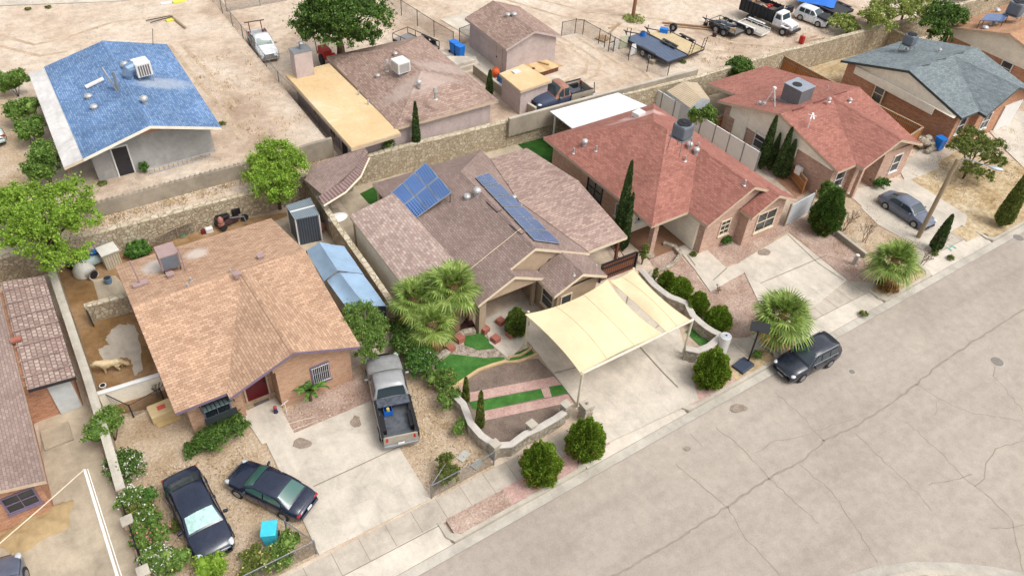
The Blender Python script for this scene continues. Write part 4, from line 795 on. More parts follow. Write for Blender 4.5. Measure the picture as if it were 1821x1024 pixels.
# ------------------------------------------------------------ walls and fences
def runwall(name,label,cat,pts,th,z0,z1,mat,cap=None,group=None,capw=.06,seg=1.2,wob=.0,pillars=()):
    """pts: world (x,y) or (x,y,ztop) line; a wall of thickness th with a cap strip"""
    q=[]
    for a,b in zip(pts[:-1],pts[1:]):
        n=max(1,int(math.hypot(b[0]-a[0],b[1]-a[1])/seg))
        for i in range(n): t=i/n; q.append([a[k]+(b[k]-a[k])*t for k in range(len(a))])
    q.append(list(pts[-1])); rr=random.Random(len(q)); t=thing(name,label,cat,(pts[0][0],pts[0][1],z0),0,group)
    L=[];Rr=[]
    for i,p in enumerate(q):
        a,b=q[max(i-1,0)],q[min(i+1,len(q)-1)]; d=Vector((b[0]-a[0],b[1]-a[1])).normalized(); n=Vector((-d.y,d.x))*th/2
        zt=(p[2] if len(p)>2 else z1)+rr.uniform(-wob,wob); L.append((p[0]+n.x,p[1]+n.y,zt)); Rr.append((p[0]-n.x,p[1]-n.y,zt))
    m=MB(); rows=[[ (l[0],l[1],z0),l,r,(r[0],r[1],z0)] for l,r in zip(L,Rr)]; m.grid(rows); k=len(m.v); m.f.append((0,1,2,3)); m.f.append((k-1,k-2,k-3,k-4)); m.build('masonry',mat,t,world=True)
    if cap:
        m=MB(); rows=[]
        for l,r in zip(L,Rr):
            dx,dy=(l[0]-r[0])/th*capw,(l[1]-r[1])/th*capw
            rows.append([(l[0]+dx,l[1]+dy,l[2]-.005),(l[0]+dx,l[1]+dy,l[2]+.07),((l[0]+r[0])/2,(l[1]+r[1])/2,l[2]+.085),(r[0]-dx,r[1]-dy,r[2]+.07),(r[0]-dx,r[1]-dy,r[2]-.005)])
        m.grid(rows); k=len(m.v); m.f.append((0,1,2,3,4)); m.f.append((k-1,k-2,k-3,k-4,k-5)); m.build('cap',cap,t,world=True)
    return t
def W2(L,z): return [P(x,y,z)[:2] for x,y in L]
m_rcap=stones('rock_cap',C(200,184,156),C(226,214,190),C(186,170,142),2.5)
runwall('rock_wall','long rubble rock retaining wall behind the yards, running below the alley and the back lots','wall',[(-14,41.85,1.72),(-5,41.85,1.74),(9,41.4,1.66),(15.4,41.35,1.9),(19,41.2,2.),(31,40.35,2.05),(44,39.35,2.0),(53,39.25,2.1),(69,38.35,2.2),(90,38.2,2.2)],.36,-.1,1.8,m_stone,m_rcap,wob=.025,capw=.02)
runwall('block_wall','plain grey concrete block wall with a broken top edge below the blue roofed house','wall',[(-14,43.45,2.5),(9,43.35,2.55),(15.2,42.95,2.95)],.22,1.3,2.5,m_block,None,wob=.01)
t=[o for o in COL.objects if o.name.startswith('block_wall')][0]
m=MB(); rr=random.Random(3)
for i in range(46): m.box((-1+i*.3+rr.uniform(-.03,.03),43.4,2.57+.0*i),(.12,.16,rr.uniform(.05,.14)))
m.build('broken_edge',m_block,t,world=True)
runwall('block_wall','pale block wall with piers above the rock wall, behind the white patio cover','wall',W2([(905,212),(1090,163),(1240,124)],2.45),.2,1.1,2.45,m_block,m_cap,capw=.01)
runwall('block_wall','low grey block wall running from the pink shed toward the dark pickup','wall',W2([(843,116),(893,155)],1.9)+W2([(926,176),(953,193)],1.9),.2,1.1,1.9,m_block,m_cap,capw=.01)
runwall('rock_wall','light topped rubble wall between the blue tarp shelter and the cream walled patio','wall',[(12.55,41.1),(12.38,36),(12.3,31),(12.2,27.6)],.3,0,1.72,m_stone,m_rcap,capw=.02,wob=.02)
runwall('rock_wall','white plastered boundary wall along the concrete side yard at the lower left','wall',[(-2.5,41.2,1.6),(-2.45,31,1.55),(-2.5,26.8,1.4),(-2.6,24.2,1.0)],.32,0,1.6,m_stone,concrete('plaster_cap',C(206,198,182)),capw=.03,wob=.02)
t=runwall('pier_wall','low brick wall with white capped piers and black railings at the lower left','wall',[(-2.65,23.9,.35),(-2.8,18.3,.3)],.25,0,.35,b_pink,None)
for y in (22.6,20.0): o=MB().b2(-2.92,-2.56,y-.18,y+.18,.0,.95).build('pier',b_pink,t,world=True); _fas(MB().b2(-2.97,-2.5,y-.24,y+.24,.95,1.02),m_cap,o,t,'pier_cap')
for y0,y1 in ((20.2,22.4),(18.4,19.8),(22.8,23.8)):
    m=MB(); m.tube([(-2.72,y0,.95),(-2.72,y1,.95)],.03,5); m.tube([(-2.72,y0,.5),(-2.72,y1,.5)],.03,5)
    for k in range(9): y=y0+(y1-y0)*k/8; m.tube([(-2.72,y,.4),(-2.72,y,1.0)],.015,4)
    m.build('railing',m_black,t,world=True)
runwall('rock_wall','short rubble wall with whitewashed top across the dog yard','wall',W2([(150,545),(230,524)],1.1),.3,0,1.1,m_stone,m_rcap,capw=.02)
runwall('yard_wall','low cream wall with a white cap in front of the dog yard','wall',W2([(170,702),(283,667)],1.0),.18,0,1.0,m_cream,m_white,capw=.03)
runwall('rock_wall','curved whitewashed rubble wall around the striped front garden','wall',W2([(802,700),(824,722),(837,756),(856,778),(880,794)],.6)+W2([(884,790),(909,788),(934,770),(959,759),(988,742),(1005,730)],.85),.26,0,.72,m_stone2,concrete('whitewash',C(214,206,196),.1,.2),capw=.04,seg=.4,wob=.02)
t=thing('gate_pier','white box topped rock pier with a lamp beside the shade sail post','pier',P(1039,745,0)); m=MB(); m.box((0,0,.5),(.5,.5,1.0)); m.build('shaft',m_stone2,t); m=MB(); m.box((0,0,1.1),(.56,.56,.2)); m.build('pier_cap',m_cap,t); m=MB(); m.box((0,0,1.25),(.1,.1,.1)); m.build('lamp',m_post,t)
for i,(x,y,l) in enumerate(((943,777,'small square whitewashed pier in the middle of the striped garden wall'),(1003,742,'small square whitewashed pier at the driveway end of the striped garden wall'),(879,812,'small square whitewashed pier at the street corner of the striped garden wall'))):
    t=thing('gate_pier',l,'pier',P(x,y,0),0,'piers of the garden wall'); m=MB(); m.box((0,0,.5),(.36,.36,1.0),R(10)); m.build('shaft',m_stone2,t); m=MB(); m.box((0,0,1.03),(.44,.44,.09),R(10)); m.build('pier_cap',m_cap,t)
runwall('rock_wall','winding whitewashed rubble wall between the shade sail and the row of round bushes','wall',W2([(1140,480),(1163,508),(1190,527),(1222,541),(1232,562),(1256,583),(1280,595)],.7),.28,0,.7,m_stone2,MATS['whitewash'],capw=.05,seg=.4,wob=.04)
runwall('rock_wall','low curved whitewashed wall at the street edge beside the right shade sail post','wall',W2([(1281,600),(1262,616),(1240,624),(1219,620)],.8),.28,0,.8,m_stone2,MATS['whitewash'],capw=.05,seg=.4,wob=.03)
runwall('garden_edging','low pink brick edging winding around the tree ring in the neighbouring garden','edging',W2([(1150,505),(1158,484),(1180,478),(1200,468),(1211,452),(1200,438),(1180,432)],.2),.22,0,.2,b_pink,m_stone2,capw=.02,seg=.3)
runwall('garden_edging','tan block edging between the lawn and the dark gravel of the striped garden','edging',W2([(778,669),(805,688),(833,669),(851,657),(876,648),(900,641)],.12),.16,0,.14,concrete('tan_block',C(216,186,140)),None,seg=.3)
runwall('garden_edging','curved brick edging at the foot of the left palms','edging',W2([(773,642),(785,632),(797,623)],.25),.25,0,.22,b_pink,m_stone2,seg=.3); runwall('garden_edging','curved brick edging beside the porch column','edging',W2([(812,600),(825,590),(845,586)],.25),.25,0,.22,b_pink,m_stone2,seg=.3)
m_rb=concrete('red_block',C(190,120,104))
for i,(x,y,w,l) in enumerate(((862,590,.42,'on the porch side of the small lawn'),(890,576,.42,'nearest the entry bush'),(908,598,.42,'at the foot of the entry bush'),(881,607,.42,'at the street end of the small lawn'),(817,606,.45,'left of the small lawn'),(800,622,.45,'at the top of the large lawn'))):
    q=P(x,y,0); o=MB().box((0,0,.18),(w,w,.36),R(12)).build('planter_block',m_rb,None,bevel=.02); o.location=q; _meta(o,'square red masonry block '+l,'block','red blocks in the front garden')
runwall('low_wall','low concrete kerb wall between the red and the grey sedan yards','wall',W2([(1488,411),(1541,452)],.35),.16,0,.35,m_block,m_cap,capw=.02)
# white vinyl fence
t=thing('vinyl_fence','tall white vinyl privacy fence along the second red roofed house','fence',P(1156,180,0)); a=Vector(P(1157,153,1.75)); b=Vector(P(1352,272,1.75)); n=8; m=MB(); mp=MB()
ang=math.atan2(b.y-a.y,b.x-a.x)
for i in range(n):
    p=a+(b-a)*(i+.5)/n; m.box((p.x,p.y,.88),((b-a).length/n-.1,.05,1.7),ang)
for i in range(n+1): p=a+(b-a)*i/n; MB().box((p.x,p.y,.9),(.09,.09,1.82),ang).build('post',m_metal,t,world=True)
m.build('panel',m_white,t,world=True)
m=MB(); m.box(((a.x+b.x)/2,(a.y+b.y)/2,1.76),((b-a).length,.08,.06),ang); m.build('rail',m_white,t,world=True)
def boardfence(label,pts,h,z0=0,mat=None,postm=None,name='wood_fence'):
    q=[P(x,y,z0+h)[:2] for x,y in pts]; t=thing(name,label,'fence',(q[0][0],q[0][1],z0)); mb=MB(); mp=MB(); mr=MB()
    for a,b in zip(q[:-1],q[1:]):
        L=math.hypot(b[0]-a[0],b[1]-a[1]); ang=math.atan2(b[1]-a[1],b[0]-a[0]); mb.box(((a[0]+b[0])/2,(a[1]+b[1])/2,z0+h/2),(L-.02,.03,h-.06),ang)
        k=max(1,round(L/2.4)); nx,ny=math.sin(ang)*.06,-math.cos(ang)*.06
        for i in range(k+1): MB().box((a[0]+(b[0]-a[0])*i/k+nx,a[1]+(b[1]-a[1])*i/k+ny,z0+h/2),(.09,.09,h+.05),ang).build('post',postm or m_wood,t,world=True)
        for zz in (.35,h-.3): mr.box(((a[0]+b[0])/2+nx*.8,(a[1]+b[1])/2+ny*.8,z0+zz),(L,.05,.09),ang)
        mr.box(((a[0]+b[0])/2,(a[1]+b[1])/2,z0+h),(L,.14,.03),ang)
    mb.build('boards',mat or m_wood,t,world=True); mr.build('rail',postm or m_post,t,world=True); return t
boardfence('tall orange cedar fence behind the second red roofed house, facing the dry slope',[(1384,94),(1500,155)],1.75)
boardfence('low cedar fence forming a corner beside the grey roofed house wall',[(1553,182),(1642,226),(1619,241)],1.7)
boardfence('short cedar gate between the white fence and the second red roofed house',[(1265,215),(1287,203)],1.5)
boardfence('cedar fence below the four slim cypresses at the brick side wall',[(1392,270),(1436,320)],1.2)
boardfence('dark brown board gate across the side yard next to the shade sail',[(1070,472),(1133,448)],1.3,0,m_dkwood,m_black)
t=thing('side_gate','plain white sheet gate beside the brick garage front','gate',P(1394,402,0)); a=Vector(P(1394,402,0)); b=Vector(P(1437,378,0)); m=MB(); ang=math.atan2(b.y-a.y,b.x-a.x); m.box(((a.x+b.x)/2,(a.y+b.y)/2,.85),((b-a).length,.06,1.6),ang); m.build('panel',flat('pale_grey_sheet',C(214,218,222)),t,world=True); [MB().box((k.x,k.y,.9),(.1,.1,1.8),ang).build('post',m_post,t,world=True) for k in (a,b)]
# chain link
m_chain=chainmat('chain_link',C(120,122,124)); m_rail=flat('fence_pipe',C(150,152,154),.5,.5)
def chain(label,pts,h,z0,zr=None,mid=False,step=2.6,name='chain_link_fence',rail=True,pm=None):
    q=[P(x,y,z0 if zr is None else zr)[:2] for x,y in pts]; t=thing(name,label,'fence',(q[0][0],q[0][1],z0),0); m=MB(); mp=MB(); mr=MB()
    for a,b in zip(q[:-1],q[1:]):
        m.add([(a[0],a[1],z0+.03),(b[0],b[1],z0+.03),(b[0],b[1],z0+h),(a[0],a[1],z0+h)],[(0,1,2,3)]); L=math.hypot(b[0]-a[0],b[1]-a[1]); k=max(1,round(L/step))
        for i in range(0 if a is q[0] else 1,k+1): x,y=a[0]+(b[0]-a[0])*i/k,a[1]+(b[1]-a[1])*i/k; MB().tube([(x,y,z0-.1),(x,y,z0+h+.06)],.035,6).build('post',pm or m_rail,t,world=True)
        mr.tube([(a[0],a[1],z0+h),(b[0],b[1],z0+h)],.024,5)
    m.build('mesh',m_chain,t,world=True)
    if rail: mr.build('rail',pm or m_rail,t,world=True)
    return t
chain('chain link fence along the pale sidewalk below the pickup, between driveway and striped garden',[(800,835),(767,886),(878,826)],1.0,0)
chain('chain link fence around the yellow flowering shrubs at the lower left of the long driveway',[(512,948),(563,984),(400,1065)],1.0,0)
chain('long leaning chain link fence between the blue roofed house lot and the white pickup',[(604,258),(532,185),(497,150),(452,90),(378,0),(330,-60)],1.2,2.2 if 0 else 1.7,1.9)
chain('chain link fence across the top behind the big tree',[(404,22),(520,0),(640,-25)],1.4,1.2)
chain('chain link fence with dark posts between the big tree and the pink garage',[(806,86),(772,66),(714,28),(690,2),(660,-30)],1.4,1.2,pm=m_dkmetal)
chain('rusty chain link fence with dark posts between the pink garage and the trailers',[(998,66),(1022,60),(1036,62),(1064,78),(1117,108),(1150,128),(1186,140)],1.3,1.2,pm=m_dkmetal,step=2.0)
chain('short chain link gate panel beside the blue bins',[(817,82),(841,72)],1.5,1.2,pm=m_dkmetal)
chain('small wire fence panels at the edge of the leafy plot behind the tan house',[(272,446),(318,424),(352,412),(400,396)],.8,0,pm=m_post)
t=chain('dark tubular gate with a dead bush behind it left of the tan house',[(196,722),(238,742),(292,712)],.9,0,pm=m_dkmetal,step=1.2)

runwall('garden_edging','thin pale arc of edging between the entry path and the dark gravel','edging',W2([(897,643),(922,642),(944,634),(956,627)],.1),.12,0,.12,MATS['tan_block'],None,seg=.3)
runwall('garden_edging','second pale arc of edging, closer to the path, beside the wide driveway','edging',W2([(904,634),(925,631),(940,622),(946,616)],.1),.12,0,.12,MATS['tan_block'],None,seg=.3)

runwall('rock_wall','rubble wall running from the back corner towards the terracotta roofed house','wall',W2([(1578,48),(1650,82),(1700,108),(1730,124)],1.8),.32,0,1.8,m_stone,m_rcap,capw=.02,wob=.02)
# ------------------------------------------------------------ vegetation
f_lime=foliage('leaf_lime',C(104,140,40),C(138,172,58),C(168,196,86)); f_mid=foliage('leaf_mid',C(78,110,46),C(110,142,62),C(148,174,90)); f_dark=foliage('leaf_dark',C(56,92,40),C(84,126,52),C(120,158,74))
f_deep=foliage('leaf_deep',C(56,84,36),C(86,118,50),C(122,150,70)); f_cyp=foliage('leaf_cypress',C(56,78,44),C(80,104,56),C(112,132,76)); f_arb=foliage('leaf_arborvitae',C(78,108,26),C(120,152,44),C(172,194,84))
f_olive=foliage('leaf_olive',C(86,98,42),C(116,128,58),C(148,156,84)); f_palm=foliage('leaf_palm',C(92,120,50),C(130,156,70),C(176,190,112),.5); f_dead=foliage('leaf_dead',C(120,92,52),C(164,126,74),C(190,154,98)); f_pale=foliage('leaf_pale',C(120,140,66),C(158,172,88),C(192,198,116))
f_olive2=foliage('leaf_olive_green',C(74,98,40),C(106,130,54),C(146,160,84)); f_white=flat('petal_white',C(240,238,226),.7); f_pink=flat('petal_pink',C(216,140,140),.7); f_yel=flat('petal_yellow',C(224,214,140),.7); m_bark=flat('bark',C(104,84,66),.95,var=.3,scale=9); m_pbark=flat('palm_bark',C(140,116,88),.95,var=.3,scale=9)
def leaves(r,cen,sig,n,size,asp=1.6,up=.0):
    """n leaf quads scattered about the clump centres"""
    cen=np.asarray(cen); idx=r.integers(0,len(cen),n); s=sig[idx][:,None] if isinstance(sig,np.ndarray) else sig
    d=r.normal(size=(n,3)); d/=np.maximum(np.linalg.norm(d,axis=1),1e-6)[:,None]; p=cen[idx]+d*(np.abs(r.normal(size=n))*.62)[:,None]*s*np.array([1,1,.8])
    a=r.normal(size=(n,3)); a/=np.linalg.norm(a,axis=1)[:,None]; b=r.normal(size=(n,3)); b[:,2]*=.6; b-=a*(a*b).sum(1)[:,None]; b/=np.linalg.norm(b,axis=1)[:,None]
    k=(size*.8*r.uniform(.55,1.3,n))[:,None]; a=a*k*asp/2; b=b*k/2
    return np.stack([p-a,p+b,p+a,p-b],1)
def clumps(r,blobs,n):
    """clump centres spread over the outer part of ellipsoid blobs [(x,y,z,rx,ry,rz)]"""
    w=np.array([b[3]*b[4] for b in blobs]); w/=w.sum(); out=[]; rad=[]
    for b,k in zip(blobs,r.multinomial(n,w)):
        d=r.normal(size=(k,3)); d/=np.linalg.norm(d,axis=1)[:,None]; d[:,2]=np.where(d[:,2]<-.35,-d[:,2],d[:,2]); q=r.uniform(.45,.95,k)[:,None]
        out.append(np.array(b[:3])+d*q*np.array(b[3:6])); rad+= [min(b[3:6])]*k
    return np.concatenate(out),np.array(rad)
def tree(name,label,base,blobs,mat,n=9000,size=.14,nc=90,csig=.3,seed=1,group=None,cat='tree',trunk=.14,bark=None,split=None):
    """base world point; blobs relative to the base"""
    r=rng(seed); t=thing(name,label,cat,base,0,group); c,rd=clumps(r,blobs,nc); c,rd=clumps(r,blobs,nc*2); V=leaves(r,c,rd*csig*r.uniform(.45,1.3,nc*2),int(n*2.6),size*.78); quads('crown',V,mat,t)
    m=MB(); sp=split or .35*max(b[2] for b in blobs); top=(0.05,.05,sp); m.tube([(0,0,-.15),(.02,0,sp*.5),top],[trunk*1.25,trunk,trunk*.85],8)
    rr=random.Random(seed)
    for b in blobs:
        e=(b[0],b[1],b[2]+b[5]*.2); mid=tuple(top[i]*.45+e[i]*.55+rr.uniform(-.12,.12) for i in range(3)); m.tube([top,mid,e],[trunk*.7,trunk*.42,trunk*.15],6)
        for k in range(3):
            g=(b[0]+rr.uniform(-.7,.7)*b[3],b[1]+rr.uniform(-.7,.7)*b[4],b[2]+rr.uniform(-.3,.6)*b[5]); m.tube([mid,tuple((mid[i]+g[i])/2+rr.uniform(-.1,.1) for i in range(3)),g],[trunk*.3,trunk*.2,trunk*.06],5)
    m.build('trunk',bark or m_bark,t); return t
def shell(g,r,h,n,size):
    """clipped egg: sprays of foliage standing on a lumpy egg surface"""
    d=g.normal(size=(n,3)); d/=np.linalg.norm(d,axis=1)[:,None]; az=np.arctan2(d[:,1],d[:,0]); ph=g.uniform(0,6,6)
    lump=1+.06*np.sin(az*5+ph[0]+d[:,2]*4)+.07*np.sin(az*9+ph[1]-d[:,2]*7)+.06*np.sin(az*3+ph[2]+d[:,2]*9)+.05*np.sin(az*14+ph[3])*np.cos(d[:,2]*12+ph[4]); k=(.78+.26*g.random(n)**.7)*lump*(1+.07*np.cos(az-ph[5]))
    w=np.where(d[:,2]>-.2,1-.34*(d[:,2]+.2),1.); p=np.stack([d[:,0]*r*k*w,d[:,1]*r*k*w,h*.47+d[:,2]*h*.5*k],1); p[:,2]=np.maximum(p[:,2],.05)
    o=d*np.array([1,1,.5])+np.array([0,0,.9])+g.normal(size=(n,3))*.35; o/=np.linalg.norm(o,axis=1)[:,None]; s=np.cross(o,g.normal(size=(n,3))); s/=np.linalg.norm(s,axis=1)[:,None]
    q=(size*g.uniform(.7,1.5,n))[:,None]; return np.stack([p-o*q*.7,p+s*q*.35,p+o*q*.9,p-s*q*.35],1)
def bush(label,px,py,r,h=None,mat=None,z0=0.,n=None,size=.07,seed=1,group=None,flower=None,name='bush',shape='round',cat='bush',nf=60,core=True):
    """px,py: where its foot stands; r radius, h height in metres"""
    h=h or r*1.7; g=rng(seed); base=P(px,py,z0); t=thing(name,label,cat,base,0,group); n=int((n or int(2600*r*h/1.0+700))*1.5)
    if shape=='cone': bl=[(0,0,h*.28,r,r,h*.3),(0,0,h*.5,r*.82,r*.82,h*.3),(0,0,h*.74,r*.5,r*.5,h*.26)]
    elif shape=='loose': bl=[(g.uniform(-.45,.45)*r,g.uniform(-.45,.45)*r,h*g.uniform(.4,.7),r*.55,r*.55,h*.32) for _ in range(6)]
    elif shape=='egg': bl=[(0,0,h*.36,r,r,h*.38),(0,0,h*.6,r*.85,r*.85,h*.36)]
    else: bl=[(0,0,h*.48,r,r,h*.5)]
    if shape=='egg': V=shell(g,r,h,int(n*1.5),size*.85)
    else: c,rd=clumps(g,bl,int(60+90*r)); V=leaves(g,c,rd*.26,n,size,2.0)
    o=quads('foliage',V,mat,t)
    if shape=='egg':
        D=shell(g,r*1.02,h,int(n*.16),size*.8); D=D[D[:,0,2]<h*g.uniform(.2,.6,len(D))]; quads('brown_foliage',D,f_dead,t)['kind']='stuff'
    if core:
        m=MB()
        if shape=='egg': m.ell((0,0,h*.42),(r*.66,r*.66,h*.38),14,10)
        for b in (bl if shape!='egg' else ()): m.ell(b[:3],(b[3]*.55,b[4]*.55,b[5]*.6),12,8)
        m.build('inner_foliage',mat,t,smooth=True)
    m=MB()
    for k in range(4): a=k*1.6; m.tube([(0,0,-.05),(math.cos(a)*r*.3,math.sin(a)*r*.3,h*.45)],[.035,.015],5)
    m.build('stem',m_bark,t)
    if flower:
        c2,rd2=clumps(g,[(b[0],b[1],b[2],b[3]*1.08,b[4]*1.08,b[5]*1.08) for b in bl],nf//4+3); quads('flowers',leaves(g,c2,rd2*.16,nf,.075,1.0),flower,t)['kind']='stuff'
    return t
def cypress(label,px,py,h,r,z0=0.,seed=1,group=None,mat=None,lean=(0,0)):
    g=rng(seed); base=P(px,py,z0); t=thing('cypress',label,'tree',base,0,group); n=int(2600*h*r+900); z=g.random(n)**1.05; prof=np.minimum(1,(z/.10)**.6)*np.minimum(1,((1-z)/.8))**.55
    rr=r*prof*(.62+.38*g.random(n)); a=g.random(n)*6.283; p=np.stack([np.cos(a)*rr+lean[0]*z,np.sin(a)*rr+lean[1]*z,.12+z*(h-.12)],1)
    d=np.stack([np.cos(a)*.35,np.sin(a)*.35,np.ones(n)],1)+g.normal(size=(n,3))*.35; d/=np.linalg.norm(d,axis=1)[:,None]; s=np.cross(d,g.normal(size=(n,3))); s/=np.linalg.norm(s,axis=1)[:,None]
    k=g.uniform(.1,.2,n)[:,None]; V=np.stack([p-d*k/2,p+s*k*.25,p+d*k/2,p-s*k*.25],1); quads('crown',V,mat or f_cyp,t)
    m=MB(); pts=[];rs=[]
    for i in range(9):
        zz=i/8; pts.append((lean[0]*zz,lean[1]*zz,.1+zz*(h-.3))); rs.append(max(.015,r*.62*min(1,(zz/.1+.15)**.6)*((1-zz)/.8)**.55 if zz<1 else .015))
    m.tube(pts,rs,10); m.build('inner_foliage',mat or f_cyp,t,smooth=True)
    m=MB(); m.tube([(0,0,-.1),(0,0,.5)],[.08,.06],6); m.build('trunk',m_bark,t); return t
def palm(label,bx,by,cx,cy,hz,R_=1.9,nf=42,seed=1,group=None,skirt=14,z0=0.,tr=.28):
    """fan palm: trunk foot at pixel (bx,by), crown centre at pixel (cx,cy) when hz high"""
    g=random.Random(seed); base=P(bx,by,z0); cr=P(cx,cy,hz); t=thing('fan_palm',label,'palm',base,0,group); top=Vector((cr[0]-base[0],cr[1]-base[1],hz-z0))
    m=MB(); m.tube([(0,0,-.1),tuple(top*.5+Vector((.03,0,0))),tuple(top)],[tr*1.2,tr,tr*.85],10); m.build('trunk',m_pbark,t)
    G_=[];D_=[];S=MB()
    def frond(az,el,L,store,droop):
        d=Vector((math.cos(az)*math.cos(el),math.sin(az)*math.cos(el),math.sin(el))); hub=top+d*L*.42; hub.z-=droop*.12; S.tube([tuple(top+d*.1),tuple(top+d*L*.25+Vector((0,0,.02))),tuple(hub)],[.028,.02,.014],4)
        side=d.cross(Vector((0,0,1))); side.normalize(); upv=side.cross(d).normalized(); nb=22
        fl=L*.62
        for k in range(nb):
            a=(k/(nb-1)-.5)*R(215); bd=(d*math.cos(a)+side*math.sin(a)).normalized(); w=fl*.04
            l=fl*(.72+.28*math.cos(a*.75))*g.uniform(.92,1.05); perp=(side*math.cos(a)-d*math.sin(a)); fold=upv*(.012*(1 if k%2 else -1))
            p0=hub; p1=hub+bd*l*.55+upv*(.05*math.cos(a)-.02)+fold; p2=hub+bd*l*.93; p2.z-=droop*l*.24; p1.z-=droop*l*.04
            store.append([p0-perp*w*.25,p0+perp*w*.25,p1+perp*w,p1-perp*w]); store.append([p1-perp*w,p1+perp*w,p2+perp*w*.12,p2-perp*w*.12])
    for i in range(nf):
        u=i/nf; el=R(82)*(1-u)**.7-R(38)*u+g.uniform(-.12,.12); az=i*2.39996+g.uniform(-.2,.2); frond(az,el,R_*g.uniform(.85,1.08)*(.62+.42*u**.6),G_,.25+.75*u)
    for i in range(skirt): frond(g.uniform(0,6.28),R(g.uniform(-62,-30)),R_*g.uniform(.66,.86),D_,1.)
    cv=lambda A:np.array([[tuple(p) for p in q] for q in A]); quads('fronds',cv(G_),f_palm,t)
    if D_: quads('dead_fronds',cv(D_),f_dead,t)
    S.build('leaf_stalks',f_dead,t); return t
def T(px,py,z): return P(px,py,z)
def rel(base,L):
    """crown blobs given as (pixel x, pixel y, height, rx, ry, rz)"""
    o=[]
    for px,py,z,a,b,c in L: p=P(px,py,z+base[2]); o.append((p[0]-base[0],p[1]-base[1],z,a,b,c))
    return o
b=P(108,476,0); tree('shade_tree','large bright lime green tree over the rock wall at the left edge',b,rel(b,[(45,362,4.6,1.5,1.5,1.1),(120,352,4.6,1.4,1.4,1.1),(20,405,4.2,1.4,1.4,1.),(80,392,4.8,1.5,1.5,1.1),(140,385,4.2,1.2,1.2,.9),(62,430,3.8,1.5,1.4,.9),(100,462,3.,1.0,1.0,.8),(145,452,2.6,.8,.8,.7),(5,365,4.2,1.2,1.2,.9)]),f_lime,22000,.125,190,.36,1,trunk=.16)
b=P(498,372,0); tree('shade_tree','round bright green tree between the rock wall and the grey garden shed',b,rel(b,[(492,275,3.3,1.35,1.35,1.0),(465,300,3.,1.1,1.1,.9),(525,300,3.,1.1,1.1,.9),(490,325,2.6,1.5,1.4,1.),(500,345,2.,1.,1.,.7)]),f_lime,15000,.12,110,.4,2,trunk=.13)
b=P(652,640,0); tree('shade_tree','feathery green tree between the tan house and the parked pickup',b,rel(b,[(645,560,2.9,1.0,1.0,.7),(625,575,2.6,.8,.8,.6),(665,585,2.5,.8,.8,.6),(650,600,2.3,.9,.9,.7),(668,620,1.8,.7,.7,.5),(650,632,1.6,.6,.6,.5)]),f_mid,13000,.09,110,.34,3,trunk=.09)
b=P(607,100,1.2); tree('shade_tree','big dark green tree with a forked trunk behind the brown shingled pink house',b,rel(b,[(600,15,5.4,2.6,2.6,1.6),(555,25,4.6,1.8,1.8,1.2),(650,30,4.8,2.2,2.2,1.3),(600,55,3.9,2.,1.9,1.1),(560,62,3.4,1.3,1.3,.9),(655,68,3.4,1.4,1.4,.9),(620,-15,5.5,2.5,2.5,1.4),(545,40,4.,1.2,1.2,.9)]),f_deep,26000,.17,230,.34,4,trunk=.3)
b=P(1674,88,.0); tree('shade_tree','dark green tree at the rock wall corner behind the grey roofed house',b,rel(b,[(1675,28,3.6,1.8,1.8,1.2),(1655,45,3.1,1.3,1.3,1.),(1700,32,3.4,1.4,1.4,1.),(1672,62,2.4,1.2,1.2,.9)]),f_deep,10000,.16,90,.34,5,trunk=.16)
b=P(1600,42,1.2); tree('shade_tree','sparse yellow green tree beyond the rock wall at the top right',b,rel(b,[(1595,8,2.8,2.2,2.,1.3),(1560,25,2.2,1.7,1.6,1.1),(1640,10,2.5,1.8,1.6,1.1),(1570,45,1.6,1.6,1.4,.8),(1625,28,2.,1.5,1.5,1.)]),f_pale,8500,.16,120,.36,6,trunk=.12)
bush('straggling yellow green shrub against the rock wall below the white off-road vehicle',1505,60,2.0,1.5,f_pale,1.2,5200,.13,7,shape='loose',core=False)
bush('yellow green bush right above the cedar fence top, beside the trailer lot tools',1545,44,1.4,1.3,f_pale,1.2,2600,.13,8,shape='loose',core=False)
bush('green shrub top at the very top edge on the right',1790,-2,3.2,2.,f_mid,1.2,4000,.16,9,shape='loose',core=False); bush('green shrub mass at the top edge left of the terracotta roofed house',1720,2,2.6,1.6,f_mid,1.2,3000,.16,91,shape='loose',core=False)
bush('dark spiky shrub behind the terracotta roofed house',1752,22,.9,1.6,f_dark,0,1800,.12,10,shape='loose')
b=P(1712,318,0); tree('desert_tree','olive green desert tree in the dry yard by the street lamp',b,rel(b,[(1708,262,2.2,1.1,1.1,.6),(1745,262,2.3,1.3,1.3,.6),(1730,242,2.3,1.2,1.1,.5),(1765,285,1.6,1.,1.,.5),(1725,300,1.3,.9,.9,.5),(1775,262,2.,.8,.8,.5),(1752,312,1.,.8,.8,.4)]),f_olive,19000,.1,170,.38,11,trunk=.1)
bush('small spreading green shrub beside the grey sedan at the brick porch',1560,332,.75,.8,f_dark,0,seed=12,shape='loose')
bush('very dark conical cedar bush at the end of the white gate',1458,410,1.02,3.3,f_deep,0,9000,.1,13,shape='egg'); bush('light green shrub sprouting behind the dark cedar bush',1455,372,.7,2.6,f_mid,0,seed=14,shape='loose',core=False)
for i,(x,y,h,r,l) in enumerate(((1352,300,4.3,.42,'leftmost and tallest of the four slim cypresses'),(1367,302,3.0,.3,'short second of the four slim cypresses'),(1380,314,4.0,.4,'third of the four slim cypresses'),(1392,318,3.2,.34,'rightmost of the four slim cypresses'))): cypress(l+' beside the brick wall',x,y,h,r,0,20+i,'slim cypresses between the red houses')
